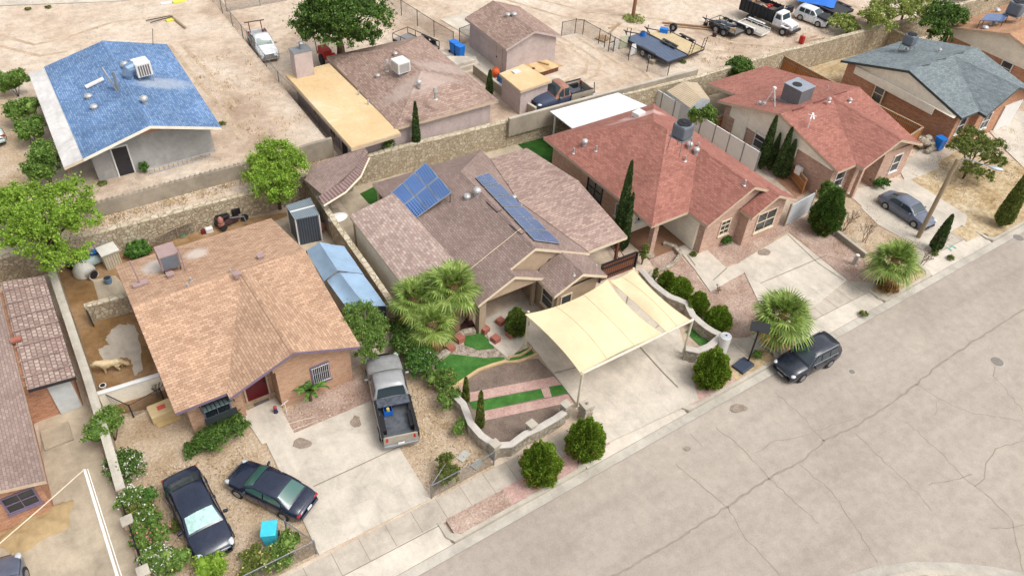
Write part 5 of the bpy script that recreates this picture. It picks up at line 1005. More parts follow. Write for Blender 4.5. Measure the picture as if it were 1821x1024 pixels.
cypress('tall slim cypress rising in front of the brick wall of the porch house',1096.3,438.8,6.35,.42,0,30); cypress('half height cypress right behind the tall one at the porch house',1107,446,4.4,.3,0,31)
cypress('tall dark cypress standing against the rock wall behind the mauve roof',742,296,5.,.36,0,32); cypress('slim cypress beside the brown shingles of the pink house',800,178,2.4,.32,1.2,33); cypress('small cypress near the pink shed wall',870,172,2.2,.3,1.2,34)
cypress('thin young cypress at the left end of the pink paved strips',828,718,2.0,.2,0,35,None,f_olive); cypress('taller young cypress inside the curved garden wall',853,764,2.9,.23,0,36,None,f_olive)
cypress('leaning brown green cypress at the right edge by the street',1778,402,4.6,.62,0,37,None,f_olive,(.5,.2)); cypress('dark cypress right behind the foot of the street lamp',1660,446,2.9,.42,0,38)
palm('fan palm beside the kerb behind the black crossover and the portable hoop',1370,612,1393,560,2.4,2.05,34,1,None,10); palm('fan palm at the corner of the bare dirt yard, below the street lamp',1572,512,1592,462,2.2,1.85,32,2,None,8)
palm('fan palm nearest the porch of the solar panel house',808,590,806,508,3.1,1.95,26,3,'palms in the front garden',14); palm('fan palm leftmost in the clump by the cream patio wall',752,590,738,530,2.6,1.75,24,4,'palms in the front garden',16); palm('fan palm lowest in the clump, with a skirt of brown fronds',778,618,768,574,2.0,1.6,20,5,'palms in the front garden',22)
palm('small fan palm between its two larger neighbours at the corner of the tiled patio roof',775,585,768,512,2.8,1.5,18,6,'palms in the front garden',6)
for x,y,l in ((957,846,'rounded dark green arborvitae at the kerb, left of the pair'),(1036,804,'rounded dark green arborvitae at the kerb, right of the pair near the driveway'),(1261,678,'rounded dark green arborvitae beside the white cylinder and the hoop base')): bush(l,x,y+3,.9,2.45,f_arb,0,9500,.085,int(x),'arborvitae bushes along the kerb',shape='egg')
for i,(x,y,r,h,l) in enumerate(((1182,510,.5,1.2,'first and smallest from the brown gate'),(1205,528,.75,1.5,'second and widest'),(1236,556,.62,1.6,'third, at the bend of the wall'),(1271,584,.75,1.7,'fourth, nearest the white cylinder'))): bush('clipped green bush along the winding wall, '+l,x,y,r,h,f_arb,0,None,.08,50+i,'clipped bushes along the winding wall',shape='egg')
bush('thin upright shrub by the brown gate post at the side yard',1141,470,.28,1.7,f_olive,0,900,.08,56); bush('slim sprig of green beside the winding wall near the brown gate',1162,502,.2,1.2,f_olive,0,700,.08,57)
bush('dense green bush beside the entry path and the red blocks',918,592,.6,1.9,f_olive2,0,6000,.08,60,shape='egg')
for i,(x,y,r,h,mt,fl,l) in enumerate(((722,600,.9,1.6,f_deep,None,'dark green shrub behind the pickup cab, top of the garden hedge'),(728,628,1.0,1.6,f_deep,f_yel,'dark shrub with pale yellow blooms beside the pickup roof'),(752,660,1.0,1.5,f_dark,f_white,'green shrub with white blooms above the pink flowered ones'),(782,690,.95,1.4,f_mid,f_pink,'pink flowered shrub left of the curved garden wall'),(800,722,.75,1.1,f_mid,f_pink,'lower pink flowered shrub touching the curved garden wall'),(818,770,.5,.7,f_mid,None,'small plain green shrub at the outer foot of the curved wall'),(794,850,.75,1.4,f_olive,f_pink,'dry pinkish shrub behind the chain link fence by the driveway'))): bush(l,x,y,r,h,mt,0,None,.075,70+i,None,fl,shape='loose' if i>2 else 'round',nf=110)
for i,(x,y,r,h,l) in enumerate(((344,806,.5,.6,'small end lobe of the low hedge below the awning window'),(378,792,.85,1.0,'middle of the low hedge below the awning window'),(412,768,.95,1.1,'largest part of the low hedge, next to the front path'))): bush('dark green clipped shrub, '+l,x,y,r,h,f_deep,0,None,.08,80+i,'low hedge in front of the tan house')
for i,(x,y,r,h,mt,fl,l) in enumerate(((205,782,1.2,2.0,f_mid,None,'airy light green shrub at the pale boundary wall'),(230,845,.95,1.3,f_deep,f_white,'dark shrub with a few pale blooms below the airy one'),(243,890,.85,1.2,f_mid,f_white,'shrub covered in white blooms near the first black sedan'),(256,925,.75,1.0,f_olive,f_pink,'reddish olive shrub between the white flowering ones'),(272,965,.9,1.1,f_mid,f_pink,'pink tinged shrub beside the white capped piers'),(290,1010,1.0,1.2,f_mid,f_white,'white flowering shrub at the bottom edge'),(385,1022,.9,1.0,f_lime,None,'bright green low shrub at the bottom edge below the black sedan'),(455,1010,.9,1.1,f_olive,f_yel,'yellowish shrub inside the corner of the chain link fence'),(505,990,.95,1.2,f_mid,f_yel,'yellow flowered shrub in front of the cyan bin'))): bush(l,x,y,r,h,mt,0,None,.08,90+i,None,fl,shape='loose' if i not in(1,3) else 'round',nf=(700 if fl is f_white else 320))
bush('dark green shrub between the white flowering ones and the first sedan',262,905,.7,1.1,f_dark,0,None,.08,301,shape='loose'); bush('leafy shrub with few white blooms beside the second railing',262,940,.8,1.2,f_mid,0,None,.08,302,None,f_white,shape='loose',nf=250); bush('small green shrub at the foot of the first sedan bonnet',318,1008,.8,.9,f_mid,0,None,.08,303,None,f_yel,shape='loose'); bush('reddish weed clump beside the first sedan',318,935,.45,.5,f_olive,0,None,.08,304,name='weed',shape='loose',core=False,cat='weed')
for i,(x,y,r,h,l) in enumerate(((33,172,1.15,2.1,'topmost'),(50,222,1.25,2.1,'second from the top'),(66,258,1.0,1.9,'third from the top, narrowest'),(90,325,1.5,2.7,'lowest and largest'))): bush('green bush in the row beside the white patio roof, '+l,x,y,r,h,f_mid,2.2,int(5200*r),.11,110+i,'bushes beside the blue roofed house',f_pink,shape='loose',nf=30)
bush('leafy vegetable plot plants behind the tan house',245,452,1.1,.9,f_dark,0,4200,.14,120,None,None,'leafy_plants','loose'); bush('low glossy green plant in front of the leafy plot',252,452,.6,.5,f_mid,0,900,.16,121,name='leafy_plants')
bush('bright green shrub leaning over the white vinyl fence',1238,240,1.15,2.7,f_mid,0,7500,.11,122,shape='loose'); bush('round glossy green bush at the corner of the rock wall and the red roof',1310,142,1.25,1.9,f_deep,.8,6000,.13,123)
bush('thin sapling in front of the pale pink wall',692,284,.5,1.9,f_mid,1.0,500,.1,124,name='sapling',shape='loose',core=False,cat='tree'); bush('small green shrub under the brick garage window',1288,434,.42,.7,f_dark,0,seed=125); bush('tiny shrub by the ladder at the grey plaster wall',258,306,.32,.7,f_dark,2.2,seed=126)
for i,(x,y) in enumerate(((183,328),(395,222),(1215,112),(1290,35),(86,15),(50,18),(1232,454),(1660,452),(1690,460),(1535,560))):
    z=2.2 if y<340 and x<420 else (1.2 if y<120 else 0); bush('low green weed tuft on bare ground '+['by the grey plaster wall','right of the blue roof','near the trailer wheels','below the dump truck','at the top left road edge','further left on the top left road edge','beside the concrete path of the porch house','at the kerb below the lamp','next to the kerb by the teal paint mark','by the driveway of the brick garage'][i],x,y,.28,.2,f_olive,z,160,.09,130+i,name='weed',core=False,cat='weed')
# rosette plant by the tan brick front
b=P(553,712,0); t=thing('rosette_plant','plant with long drooping dark green leaf whorls against the tan brick wall','plant',b); A=[];g=random.Random(5); S=MB()
for i in range(15):
    az=i*2.4; el=R(g.uniform(20,85)); L=g.uniform(.8,1.15); st=Vector((0,0,.55+.03*i)); prev=st; n=9
    for k in range(n):
        u=k/n; d=Vector((math.cos(az)*math.cos(el-u*1.5),math.sin(az)*math.cos(el-u*1.5),math.sin(el-u*1.5))); p=prev+d*L/n; side=d.cross(Vector((0,0,1))).normalized(); w=.16*(1-u*.6)
        for s in (-1,1):
            A.append([tuple(prev),tuple(p),tuple(p+side*s*w+d*.05),tuple(prev+side*s*w+d*.05)])
        prev=p
quads('leaves',np.array(A),f_dark,t); m=MB(); m.tube([(0,0,0),(0,0,.95)],[.09,.05],6); m.build('stem',m_bark,t)
def bare(label,px,py,h,seed,z0=0,sp=.45,mat=None):
    g=random.Random(seed); t=thing('bare_shrub',label,'shrub',P(px,py,z0)); m=MB()
    def br(p,d,l,r,k):
        q=p+d*l; m.tube([p,q],[r,r*.6],4,False)
        if k:
            for _ in range(3): nd=(d+Vector((g.uniform(-1,1),g.uniform(-1,1),g.uniform(-.3,.6)))*sp).normalized(); br(q,nd,l*.68,r*.6,k-1)
    for i in range(3): br(Vector((g.uniform(-.1,.1),g.uniform(-.1,.1),0)),Vector((g.uniform(-.3,.3),g.uniform(-.3,.3),1)).normalized(),h*.36,.03,4)
    m.build('twigs',mat or flat('dry_twig',C(142,118,96),.95),t)
bare('leafless grey shrub left of the driveway with the grey sedan',1502,412,1.7,1); bare('second leafless shrub nearer the low kerb wall',1535,432,1.7,2); bare('leafless shrub between lamp and teal mark',1668,448,1.6,3); bare('brown leafless shrub beside the right palm',1640,470,1.0,4); bare('dead bush behind the dark tubular gate',283,705,.8,5); bare('fallen bare branch lying on the pink gravel',1275,520,.5,6,0,.9)
# ------------------------------------------------------------ vehicles
m_tyre=flat('tyre_rubber',C(46,46,48),.85); m_rim=flat('alloy_rim',C(176,178,182),.35,.7); m_cglass=glassy('car_glass',C(58,72,78),.06); m_cglassg=glassy('green_car_glass',C(70,112,104),.08); m_head=glassy('headlamp_lens',C(214,220,224),.12); m_tail=glassy('tail_lamp_lens',C(190,24,32),.15); m_plate=flat('number_plate',C(226,228,228)); m_chrome=flat('chrome_trim',C(196,200,204),.25,.9)
p_black=paint('black_paint',C(34,40,54),.22); p_navy=paint('blue_black_paint',C(30,40,62),.2); p_grey=paint('grey_paint',C(104,112,130),.28); p_silver=paint('silver_paint',C(158,158,158),.26); p_white=paint('white_paint_car',C(238,240,242),.3); p_blackt=flat('black_truck_paint',C(38,40,46),.5); p_beige=paint('beige_paint',C(172,162,146),.35)
def lerp(a,b,t): return a+(b-a)*t
def interp(x,xs,ys):
    if x<=xs[0]: return ys[0]
    for i in range(len(xs)-1):
        if x<=xs[i+1]: return lerp(ys[i],ys[i+1],(x-xs[i])/(xs[i+1]-xs[i]))
    return ys[-1]
def car(name,label,cat,loc,rz,L,W,body,kind='sedan',glass=None,group=None,shade=None,roofmat=None,wheels=.35,grille=True):
    """x forward. kind decides the profile"""
    glass=glass or m_cglass; t=thing(name,label,cat,loc,rz,group); h=L/2; w=W/2
    if kind=='sedan':
        px=[-h,-h+.06,-h+.35,-h+.95,-h+1.3,-.2,1.0,h-.75,h-.25,h-.03,h]; pz=[.66,.92,1.02,1.04,1.03,1.0,1.0,.9,.8,.66,.54]
        cab=dict(wb=h-1.2,rf=h-1.95,rr=-h+1.4,rb=-h+.6,zb=.98,zr=1.46,wr=.75,zrb=1.02); gc=.2
    elif kind=='suv':
        px=[-h,-h+.05,-h+.4,-.3,h-1.1,h-.5,h-.12,h]; pz=[.7,1.02,1.08,1.05,1.03,.95,.8,.6]
        cab=dict(wb=h-1.25,rf=h-1.95,rr=-h+.35,rb=-h+.08,zb=1.03,zr=1.62,wr=.76,zrb=1.06); gc=.24
    elif kind=='pickup':
        px=[-h,-h+.03,-.2,0,h-1.6,h-.6,h-.12,h]; pz=[1.05,1.08,1.1,1.12,1.14,1.08,.95,.7]
        cab=None; gc=.34
    hw_x=[-h,-h+.12,-h+.5,-h+1.3,0,h-1.2,h-.5,h-.15,h]; hw=[.78,.9,.97,1.0,1.0,1.0,.96,.86,.68]
    if kind in('suv','pickup'): hw=[.9,.97,.99,1.,1.,1.,.97,.9,.76]
    xs=sorted(set([-h,-h+.06,-h+.14,-h+.3]+[ -h+.5+i*(L-1.)/14 for i in range(15)]+[h-.3,h-.14,h-.05,h])); rows=[]
    for x in xs:
        a=w*interp(x,hw_x,hw); zt=interp(x,px,pz); zb=interp(x,[-h,-h+.3,h-.3,h],[gc+.14,gc,gc,gc+.06]); 
        sec=[(-a*.94,zb),(-a,zb+(zt-zb)*.3),(-a*.995,zb+(zt-zb)*.62),(-a*.95,zb+(zt-zb)*.88),(-a*.86,zt-.02),(-a*.5,zt+.02),(0,zt+.03)]
        sec=sec+[(-y,z) for y,z in sec[-2::-1]]; rows.append([(x,y,z) for y,z in sec])
    m=MB()
    if kind!='pickup':
        m.grid(rows); k=len(rows[0]); m.f=[q[::-1] for q in m.f]; m.f.append(tuple(range(k))[::-1]); m.f.append(tuple(range((len(rows)-1)*k,len(rows)*k))); bo=m.build('body',body,t,smooth=True)
    def panel(m,p,inset,off,n=None):
        """inset patch of the quad p (4 points) raised off its surface"""
        c=sum(p,Vector())/4; nn=(p[1]-p[0]).cross(p[3]-p[0]).normalized(); 
        if n is not None and nn.dot(n)<0: nn=-nn
        q=[a+(c-a).normalized()*inset+nn*off for a in p]; m.add(q,[(0,1,2,3)]); return q
    def cabin(c,wl,mat_top,parts=('windscreen','rear_window','side_window'),nside=2):
        zb,zr,wr=c['zb'],c['zr'],c['wr']; A=w*.93*wl; B=w*wr; zrb=c.get('zrb',zb)
        pr=[(c['wb'],zb,A*.96),(lerp(c['wb'],c['rf'],.55),lerp(zb,zr,.6),lerp(A*.96,B,.58)),(c['rf'],zr-.025,B),(lerp(c['rf'],c['rr'],.25),zr,B*1.02),(lerp(c['rf'],c['rr'],.6),zr,B*1.02),(c['rr'],zr-.03,B*.98),(lerp(c['rr'],c['rb'],.5),lerp(zrb,zr-.03,.5),lerp(A*.95,B*.98,.5)),(c['rb'],zrb,A*.95)]
        rows=[]
        for x,z,b in pr:
            cr=.05*(b/B); zz=max(z,zb if x>0 else zrb); base=A*(1 if z>zb+.05 else .97)
            f=(z-zb)/(zr-zb); y0=max(b,base) if f>.05 else b
            y0=A
            rows.append([(x,-y0,min(zb,z)-.03),(x,-lerp(A,b,.9) if f>.1 else -b,lerp(zb,z,.88)),(x,-b*.93,z),(x,-b*.5,z+cr*.7),(x,0,z+cr),(x,b*.5,z+cr*.7),(x,b*.93,z),(x,lerp(A,b,.9) if f>.1 else b,lerp(zb,z,.88)),(x,y0,min(zb,z)-.03)])
        m=MB(); m.grid(rows); m.build('cabin',mat_top,t,smooth=True)
        # glass
        def scr(i,j,name,top,bot):
            a,b=rows[i],rows[j]; g=MB(); r0=[Vector(p) for p in a[1:8]]; r1=[Vector(p) for p in b[1:8]]
            R0=[r0[k]+(r0[3]-r0[k])*top for k in (1,2,3,4,5)]; 
            out=[]
            rm=[Vector(p) for p in rows[(i+j)//2][1:8]]
            for s in (bot,.3,.55,.78,1-top):
                row=[]
                for k in range(1,6):
                    p=(r0[k]*(1-s/.55)+rm[k]*(s/.55)) if s<=.55 else (rm[k]*(1-(s-.55)/.45)+r1[k]*((s-.55)/.45)); y=p.y*.94; row.append((p.x+(.012 if i==0 else -.012),y,p.z+.022))
                out.append(row)
            g.grid(out); return g.build(name,glass if name!='windscreen' or shade is None else shade,t,smooth=True)
        scr(0,2,'windscreen',.06,.1)
        if 'rear_window' in parts: scr(7,5,'rear_window',.06,.12)
        for s in (-1,1):
            x0=c['wb']-.28; x1=c['rb']+(.42 if kind!='pickup' else .12); seg=nside; 
            for i in range(seg):
                a=lerp(x0,x1,i/seg)-.04; b=lerp(x0,x1,(i+1)/seg)+.04; g=MB()
                def top(x): return lerp(zb,zr,.86) if c['rr']<x<c['rf'] else (lerp(zb,zr,max(.05,.86*(c['wb']-x)/(c['wb']-c['rf']))) if x>=c['rf'] else lerp(zb,zr,max(.05,.86*(x-c['rb'])/(c['rr']-c['rb']))))
                def yy(z,x): f=(z-zb)/(zr-zb); return s*(lerp(A,B*1.02,f*.92)+.014)
                n=5; lo=[];hi=[]
                for k in range(n+1):
                    x=lerp(a,b,k/n); zt=top(x); lo.append((x,yy(zb+.05,x),zb+.05)); hi.append((x,yy(max(zt,zb+.07),x),max(zt,zb+.07)))
                g.grid([lo,hi]); g.build('side_window',glass,t)
    if cab: cabin(cab,1.,roofmat or body,nside=2 if kind=='sedan' else 3)
    if kind=='pickup':
        # cab, bed, bonnet built apart
        z0=gc+.02; m=MB(); rows=[]
        for x in [-.35,0,.6,1.2,h-1.1,h-.5,h-.2,h-.05,h]:
            a=w*interp(x,hw_x,hw); zt=interp(x,px,pz); sec=[(-a*.95,z0),(-a,z0+.3),(-a*.98,zt-.15),(-a*.9,zt-.02),(-a*.5,zt+.03),(0,zt+.04)]; sec=sec+[(-y,z) for y,z in sec[-2::-1]]; rows.append([(x,y,z) for y,z in sec])
        m.grid(rows); k=len(rows[0]); m.f=[q[::-1] for q in m.f]; m.f.append(tuple(range(k))[::-1]); m.f.append(tuple(range((len(rows)-1)*k,len(rows)*k))); m.build('body',body,t,smooth=True)
        cab=dict(wb=h-1.45,rf=h-2.05,rr=-.22,rb=-.38,zb=1.1,zr=1.82,wr=.78,zrb=1.1) if name!='work_pickup' else dict(wb=h-1.5,rf=h-2.0,rr=h-3.1,rb=h-3.25,zb=1.1,zr=1.8,wr=.74,zrb=1.1)
        cabin(cab,1.02,roofmat or body,nside=2)
        xb0,xb1=-h+.06,-.42
        for s in (-1,1): 
            m=MB(); m.grid([[(xb1,s*w*.78,.62),(xb1,s*w*.84,1.16),(xb1,s*w*.97,1.17),(xb1,s*w,.95),(xb1,s*w*.97,z0)],[(xb0,s*w*.78,.62),(xb0,s*w*.84,1.14),(xb0,s*w*.96,1.15),(xb0,s*w*.98,.92),(xb0,s*w*.95,z0)]]); m.build('bed_side',p_beige if name!='work_pickup' else body,t)
            m=MB(); m.box(((xb0+xb1)/2-.15,s*w*.72,.82),(1.0,.2,.36)); m.build('wheel_housing',m_black,t)
            m=MB(); m.box(((xb0+xb1)/2,s*w*.905,1.175),(xb1-xb0,.13,.03)); m.build('bed_rail_cap',m_black,t)
        m=MB(); m.b2(xb0,xb1,-w*.8,w*.8,.6,.66); m.build('bed_floor',flat('bed_liner',C(92,96,102),.8,var=.4),t)
        m=MB(); m.b2(xb0-.04,xb0+.04,-w*.88,w*.88,.62,1.14); m.build('tailgate',p_beige if name!='work_pickup' else body,t)
        m=MB(); m.b2(-.5,-.4,-w*.84,w*.84,.6,1.16); m.build('bed_front',body,t)
        if name!='work_pickup': m=MB(); m.b2(-.95,-.42,-w*.86,w*.86,1.14,1.24); m.build('folded_cover',flat('dusty_cover',C(84,90,100),.8,var=.6,scale=5),t,bevel=.03)
    # lamps, bumpers, plate, mirrors, wheels
    fz=interp(h-.1,px,pz); rz_=interp(-h+.05,px,pz)
    for s in (-1,1):
        hx,hy=(h-.2,w*.74) if kind=='sedan' else (h-.1,w*.78)
        m=MB(); m.ell((hx-.08,s*hy,fz-.0 if kind=='sedan' else fz-.04),(.3 if kind=='sedan' else .2,.14,.09),10,6); m.build('headlight',m_head,t,smooth=True)
        m=MB(); m.box((-h+.08,s*w*.7,rz_-.12 if kind!='suv' else 1.0),(.14,.34 if kind=='sedan' else .16,.14 if kind=='sedan' else .3),-s*R(12)*-1); m.build('tail_light',m_tail,t,bevel=.02)
        mx=(cab['wb']-.35) if cab else h-1.7; zz=(cab['zb'] if cab else 1.1)
        m=MB(); m.box((mx,s*(w+.1),zz+.05),(.12,.22,.14),s*R(-8)); m.build('wing_mirror',body if kind!='pickup' else m_chrome,t,bevel=.03)
        for x in (h-.92,-h+.95):
            wh=MB(); wh.tube([(x,s*(w-.22),wheels),(x,s*(w+.015),wheels)],wheels,20); wo_=wh.build('wheel',m_tyre,t)
            m=MB(); m.tube([(x,s*(w-.1),wheels),(x,s*(w+.03),wheels)],wheels*.62,16); o=m.build('rim',m_rim,t); o.parent=wo_
    if grille:
        m=MB(); m.box((h-.02,0,.52 if kind!='pickup' else .8),(.06,w*.9,.16 if kind=='sedan' else .26)); m.build('grille',m_black if name!='work_pickup' else m_chrome,t)
    m=MB(); m.box((h-.01,0,gc+.14),(.1,w*1.35,.1)); m.build('front_bumper',m_black if kind!='pickup' else m_chrome,t,bevel=.02)
    if kind!='pickup':
        for s in (-1,1): m=MB(); m.tube([(cab['wb']-.2,s*w*.945,cab['zb']+.03),(cab['rb']+.4,s*w*.945,cab['zb']+.03)],.014,4); m.build('window_trim',m_chrome if kind=='suv' else m_black,t)
        m=MB(); m.box((h+.035,0,.62),(.03,w*.9,.03)); m.box((h+.05,0,.36),(.03,.45,.1)); m.build('grille_bar',m_chrome,t)
    m=MB(); m.box((-h-.03,0,.5 if kind!='pickup' else .55),(.14,w*1.5 if kind!='pickup' else w*1.8,.16)); m.build('rear_bumper',body if kind!='pickup' else m_metal,t,bevel=.03)
    m=MB(); m.box((-h-.07,0,.66),(.05,.32,.15)); m.build('number_plate',m_plate,t)
    if kind!='pickup':
        m=MB()
        def secat(x): 
            i=max(0,min(len(xs)-2,sum(1 for v in xs if v<=x)-1)); u=(x-xs[i])/(xs[i+1]-xs[i]); return [Vector(rows[i][k])*(1-u)+Vector(rows[i+1][k])*u for k in range(13)]
        for x in (cab['wb']-.3,(cab['wb']+cab['rb'])/2-.1,cab['rb']+.5):
            q=secat(x)
            for sl in (range(0,5),range(8,13)): m.tube([q[k]+Vector((0,.004*(1 if q[k].y>0 else -1),.0)) for k in sl],.009,4,False)
        for x in (cab['wb']+.02,)+((cab['rb']-.03,) if kind=='sedan' else ()):
            q=secat(x); m.tube([q[k]+Vector((0,0,.004)) for k in range(3,10)],.012,4,False)
        for s in (-1,1):
            pts=[secat(cab['wb']+(h-.3-cab['wb'])*v) for v in (0,.25,.5,.75,1)]; m.tube([q[3 if s<0 else 9]+Vector((0,0,.012)) for q in pts],.01,4,False)
        m.build('panel_gaps',m_black,t)
        for s in (-1,1):
            for x in ((cab['wb']+cab['rb'])/2+.05,cab['rb']+.62): q=secat(x)[1 if s<0 else 11]; m=MB(); m.box((x,q.y*1.0,interp(x,px,pz)-.18),(.18,.04,.03)); m.build('door_handle',body,t)
        m=MB(); m.tube([(cab['wb']+.03,-.5,cab['zb']+.03),(cab['wb']-.25,.05,cab['zb']+.22)],.012,4); m.build('wiper',m_black,t)
    return t
def heading(a,b,z=.5):
    p,q=Vector(P(*a,z)),Vector(P(*b,z)); return math.atan2(q.y-p.y,q.x-p.x),((p+q)/2)
m_shade=flat('windscreen_sunshade',C(168,204,198),.5,.1,var=.3,scale=5)
hd,c=heading((318,842),(388,985),.6); t=car('parked_car','black sedan nose down the gravel yard with a silvery sunshade behind its windscreen','car',(c.x,c.y,.0),hd,4.85,1.85,p_navy,'sedan',shade=m_shade); t.scale=(0.94,)*3
hd,c=heading((543,897),(420,838),.6); t=car('parked_car','black sedan facing the house, its red tail lamps towards the long driveway','car',(c.x,c.y,.0),hd,4.75,1.84,p_navy,'sedan',glass=m_cglassg); t.scale=(0.85,)*3
hd,c=heading((1484,610),(1388,657),.6); t=car('parked_car','black crossover parked at the kerb under the fan palm','car',(c.x,c.y,-.12),hd+R(1),4.28,1.8,p_black,'suv'); t.scale=(0.88,)*3
m=MB(); 
for s in (-1,1): m=MB(); m.tube([(.5,s*.66,1.66),(-1.6,s*.68,1.68)],.025,5); m.build('roof_rail',m_chrome,t)
hd,c=heading((1580,348),(1650,393),.6); t=car('parked_car','grey sedan on the driveway behind the street lamp','car',(c.x,c.y,0),hd,4.75,1.82,p_grey,'sedan'); t.scale=(0.8,)*3
# silver pickup, bed towards the street
hd,c=heading((714,770),(683,640),.9); t=car('pickup_truck','silver pickup with an open bed and a blue crate in it, on the side yard','pickup',(c.x-.05,c.y+.1,0),hd,5.75,1.92,p_silver,'pickup',wheels=.38); t.scale=(.95,)*3
q=thing('crate','bright blue crate with a yellow jug in the bed of the silver pickup','crate',P(690,733,.7),hd); m=MB(); 
for a in ((.2,0,.02,.4),(-.2,0,.02,.4)): m.box((a[0],0,.15),(.02,.42,.3))
m.box((0,.2,.15),(.4,.02,.3)); m.box((0,-.2,.15),(.4,.02,.3)); m.box((0,0,.01),(.4,.4,.02)); m.build('box',flat('crate_blue',C(30,110,210),.5),q); m=MB(); m.cyl((0,0,.03),.1,.28,12,.07); m.build('jug',flat('jug_yellow',C(226,206,110),.5),q)
hd,c=heading((455,58),(479,97),1.9); t=car('work_pickup','old white pickup with a dark open rear and a crane frame, behind the leaning fence','pickup',(c.x,c.y,1.2),hd,5.4,2.0,p_white,'pickup',wheels=.4,glass=glassy('pale_glass',C(150,164,160))); t.scale=(0.8,)*3
m=MB(); m.tube([(-2.2,-.6,1.1),(-2.5,-.6,2.1)],.05,5); m.tube([(-2.2,.6,1.1),(-2.5,.6,2.1)],.05,5); m.tube([(-2.5,-1.0,2.1),(-2.5,1.0,2.1)],.06,5); m.build('crane_frame',flat('rust_brown',C(98,62,50)),t)
hd,c=heading((972,186),(1024,172),1.9)
t=car('pickup_truck','dark old pickup with a rusty cab roof parked beside the pink shed','pickup',(c.x+.3,c.y+.6,1.2),hd+math.pi,4.9,1.8,paint('dull_navy',C(62,72,96),.6,0),'pickup',wheels=.36,roofmat=flat('rusty_roof',C(168,122,104),.8,var=.3,scale=5))
# cut-off cars at the frame edges
p=P(-22,238,2.2); car('parked_car','pale car only partly visible at the left edge beside the bushes','car',(p[0]-.2,p[1],2.2),R(100),4.6,1.8,paint('pale_green_paint',C(206,220,214)),'sedan')
p=P(8,1040,0); car('parked_car','dark grey car only partly visible in the bottom left corner','car',(p[0]-.3,p[1]-1.4,0),R(78),4.6,1.8,p_grey,'sedan')
# white off-road vehicle with black bonnet
hd,c=heading((1425,18),(1470,35),1.9); t=car('off_road_vehicle','white boxy off-road vehicle with a black bonnet in the trailer yard','car',(c.x,c.y,1.2),hd,4.2,1.8,p_white,'suv',wheels=.38); t.scale=(.78,)*3
m=MB(); m.box((1.42,0,1.14),(1.3,1.66,.2),0,0,R(5)); m.build('bonnet',m_black,t,bevel=.04); m=MB(); m.tube([(1.4,0,1.16),(1.4,.001,1.2)],.22,14) if 0 else m.cyl((1.5,0,1.07),.2,.1,14); m.build('bonnet_scoop',m_rim,t)
# dump truck
hd,c=heading((1330,14),(1408,46),2.0); t=thing('dump_truck','white cab truck with a tall black dump body full of scrap','truck',(c.x,c.y,1.2),hd); t.scale=(.74,)*3
m=MB(); m.b2(-3.6,3.6,-.5,.5,.65,.85); m.build('chassis',m_dkmetal,t)
for s in (-1,1): m=MB(); m.b2(-3.7,.9,s*1.16-.05,s*1.16+.05,1.0,2.45); m.build('side_board',p_blackt,t); m=MB(); [m.b2(-3.6+i*.55,-3.52+i*.55,s*1.25-.04,s*1.25+.04,1.0,2.5) for i in range(9)]; m.build('side_stake',p_blackt,t)
m=MB(); m.b2(.85,.95,-1.16,1.16,1.0,2.5); m.build('front_board',p_blackt,t); m=MB(); m.b2(-3.75,-3.65,-1.16,1.16,1.0,2.2); m.build('tailgate',p_blackt,t); m=MB(); m.b2(-3.65,.85,-1.12,1.12,.95,1.1); m.build('body_floor',m_dkmetal,t)
m=MB(); m.b2(1.1,2.35,-1.0,1.0,.8,1.55); m.add([(1.1,-.98,1.55),(2.35,-.98,1.55),(2.0,-.85,2.25),(1.15,-.85,2.25),(1.1,.98,1.55),(2.35,.98,1.55),(2.0,.85,2.25),(1.15,.85,2.25)],[(0,1,2,3),(5,4,7,6),(1,5,6,2),(0,3,7,4),(3,2,6,7)]); m.build('cab',p_white,t,bevel=.05)
m=MB(); m.add([(2.33,-.8,1.6),(2.33,.8,1.6),(2.06,.72,2.15),(2.06,-.72,2.15)],[(0,1,2,3)]); m.build('windscreen',m_cglass,t)
for s in (-1,1): m=MB(); m.add([(1.3,s*.985,1.6),(2.1,s*.985,1.6),(1.9,s*.89,2.1),(1.35,s*.89,2.1)],[(0,1,2,3)]); m.build('side_window',m_cglass,t)
m=MB(); rows=[]
for x,z,a in ((2.2,1.58,.85),(2.9,1.5,.8),(3.5,1.38,.76),(3.68,1.2,.74),(3.7,.75,.74)): rows.append([(x,-a,.75),(x,-a,z-.08),(x,-a*.6,z),(x,a*.6,z),(x,a,z-.08),(x,a,.75)])
m.grid(rows); m.build('bonnet',p_white,t,smooth=False); m=MB(); m.box((3.72,0,1.05),(.05,.9,.4)); m.build('grille',m_vent,t); m=MB(); m.box((3.85,0,.62),(.25,2.1,.28)); m.build('front_bumper',m_dkmetal,t)
for x,s in ((2.9,-1),(2.9,1),(-1.9,-1),(-1.9,1)): wo_=MB().tube([(x,s*1.0,.5),(x,s*1.3,.5)],.5,20).build('wheel',m_tyre,t); _fas(MB(),m_rim,wo_,t) if 0 else None; o=MB().tube([(x,s*1.2,.5),(x,s*1.32,.5)],.26,14).build('rim',m_rim,t); o.parent=wo_
for s in (-1,1): MB().b2(2.4,3.4,s*.8,s*1.25,1.02,1.1).build('mudguard',p_white,t)
rr=random.Random(8); m_rd=flat('scrap_red',C(190,60,56)); m_wd=flat('scrap_wood',C(196,160,120))
for i in range(9):
    o=MB().box((rr.uniform(-3.3,.4),rr.uniform(-.8,.8),2.1),(rr.uniform(.3,1.2),rr.uniform(.1,.4),rr.uniform(.1,.35)),rr.uniform(0,3)).build('scrap_piece',rr.choice([m_rd,m_wd,m_metal,m_dkmetal]),t)
MB().b2(-3.6,.8,-1.05,1.05,1.1,1.95).build('scrap_load',flat('scrap_heap',C(110,90,82),.9,var=.5,scale=6),t)
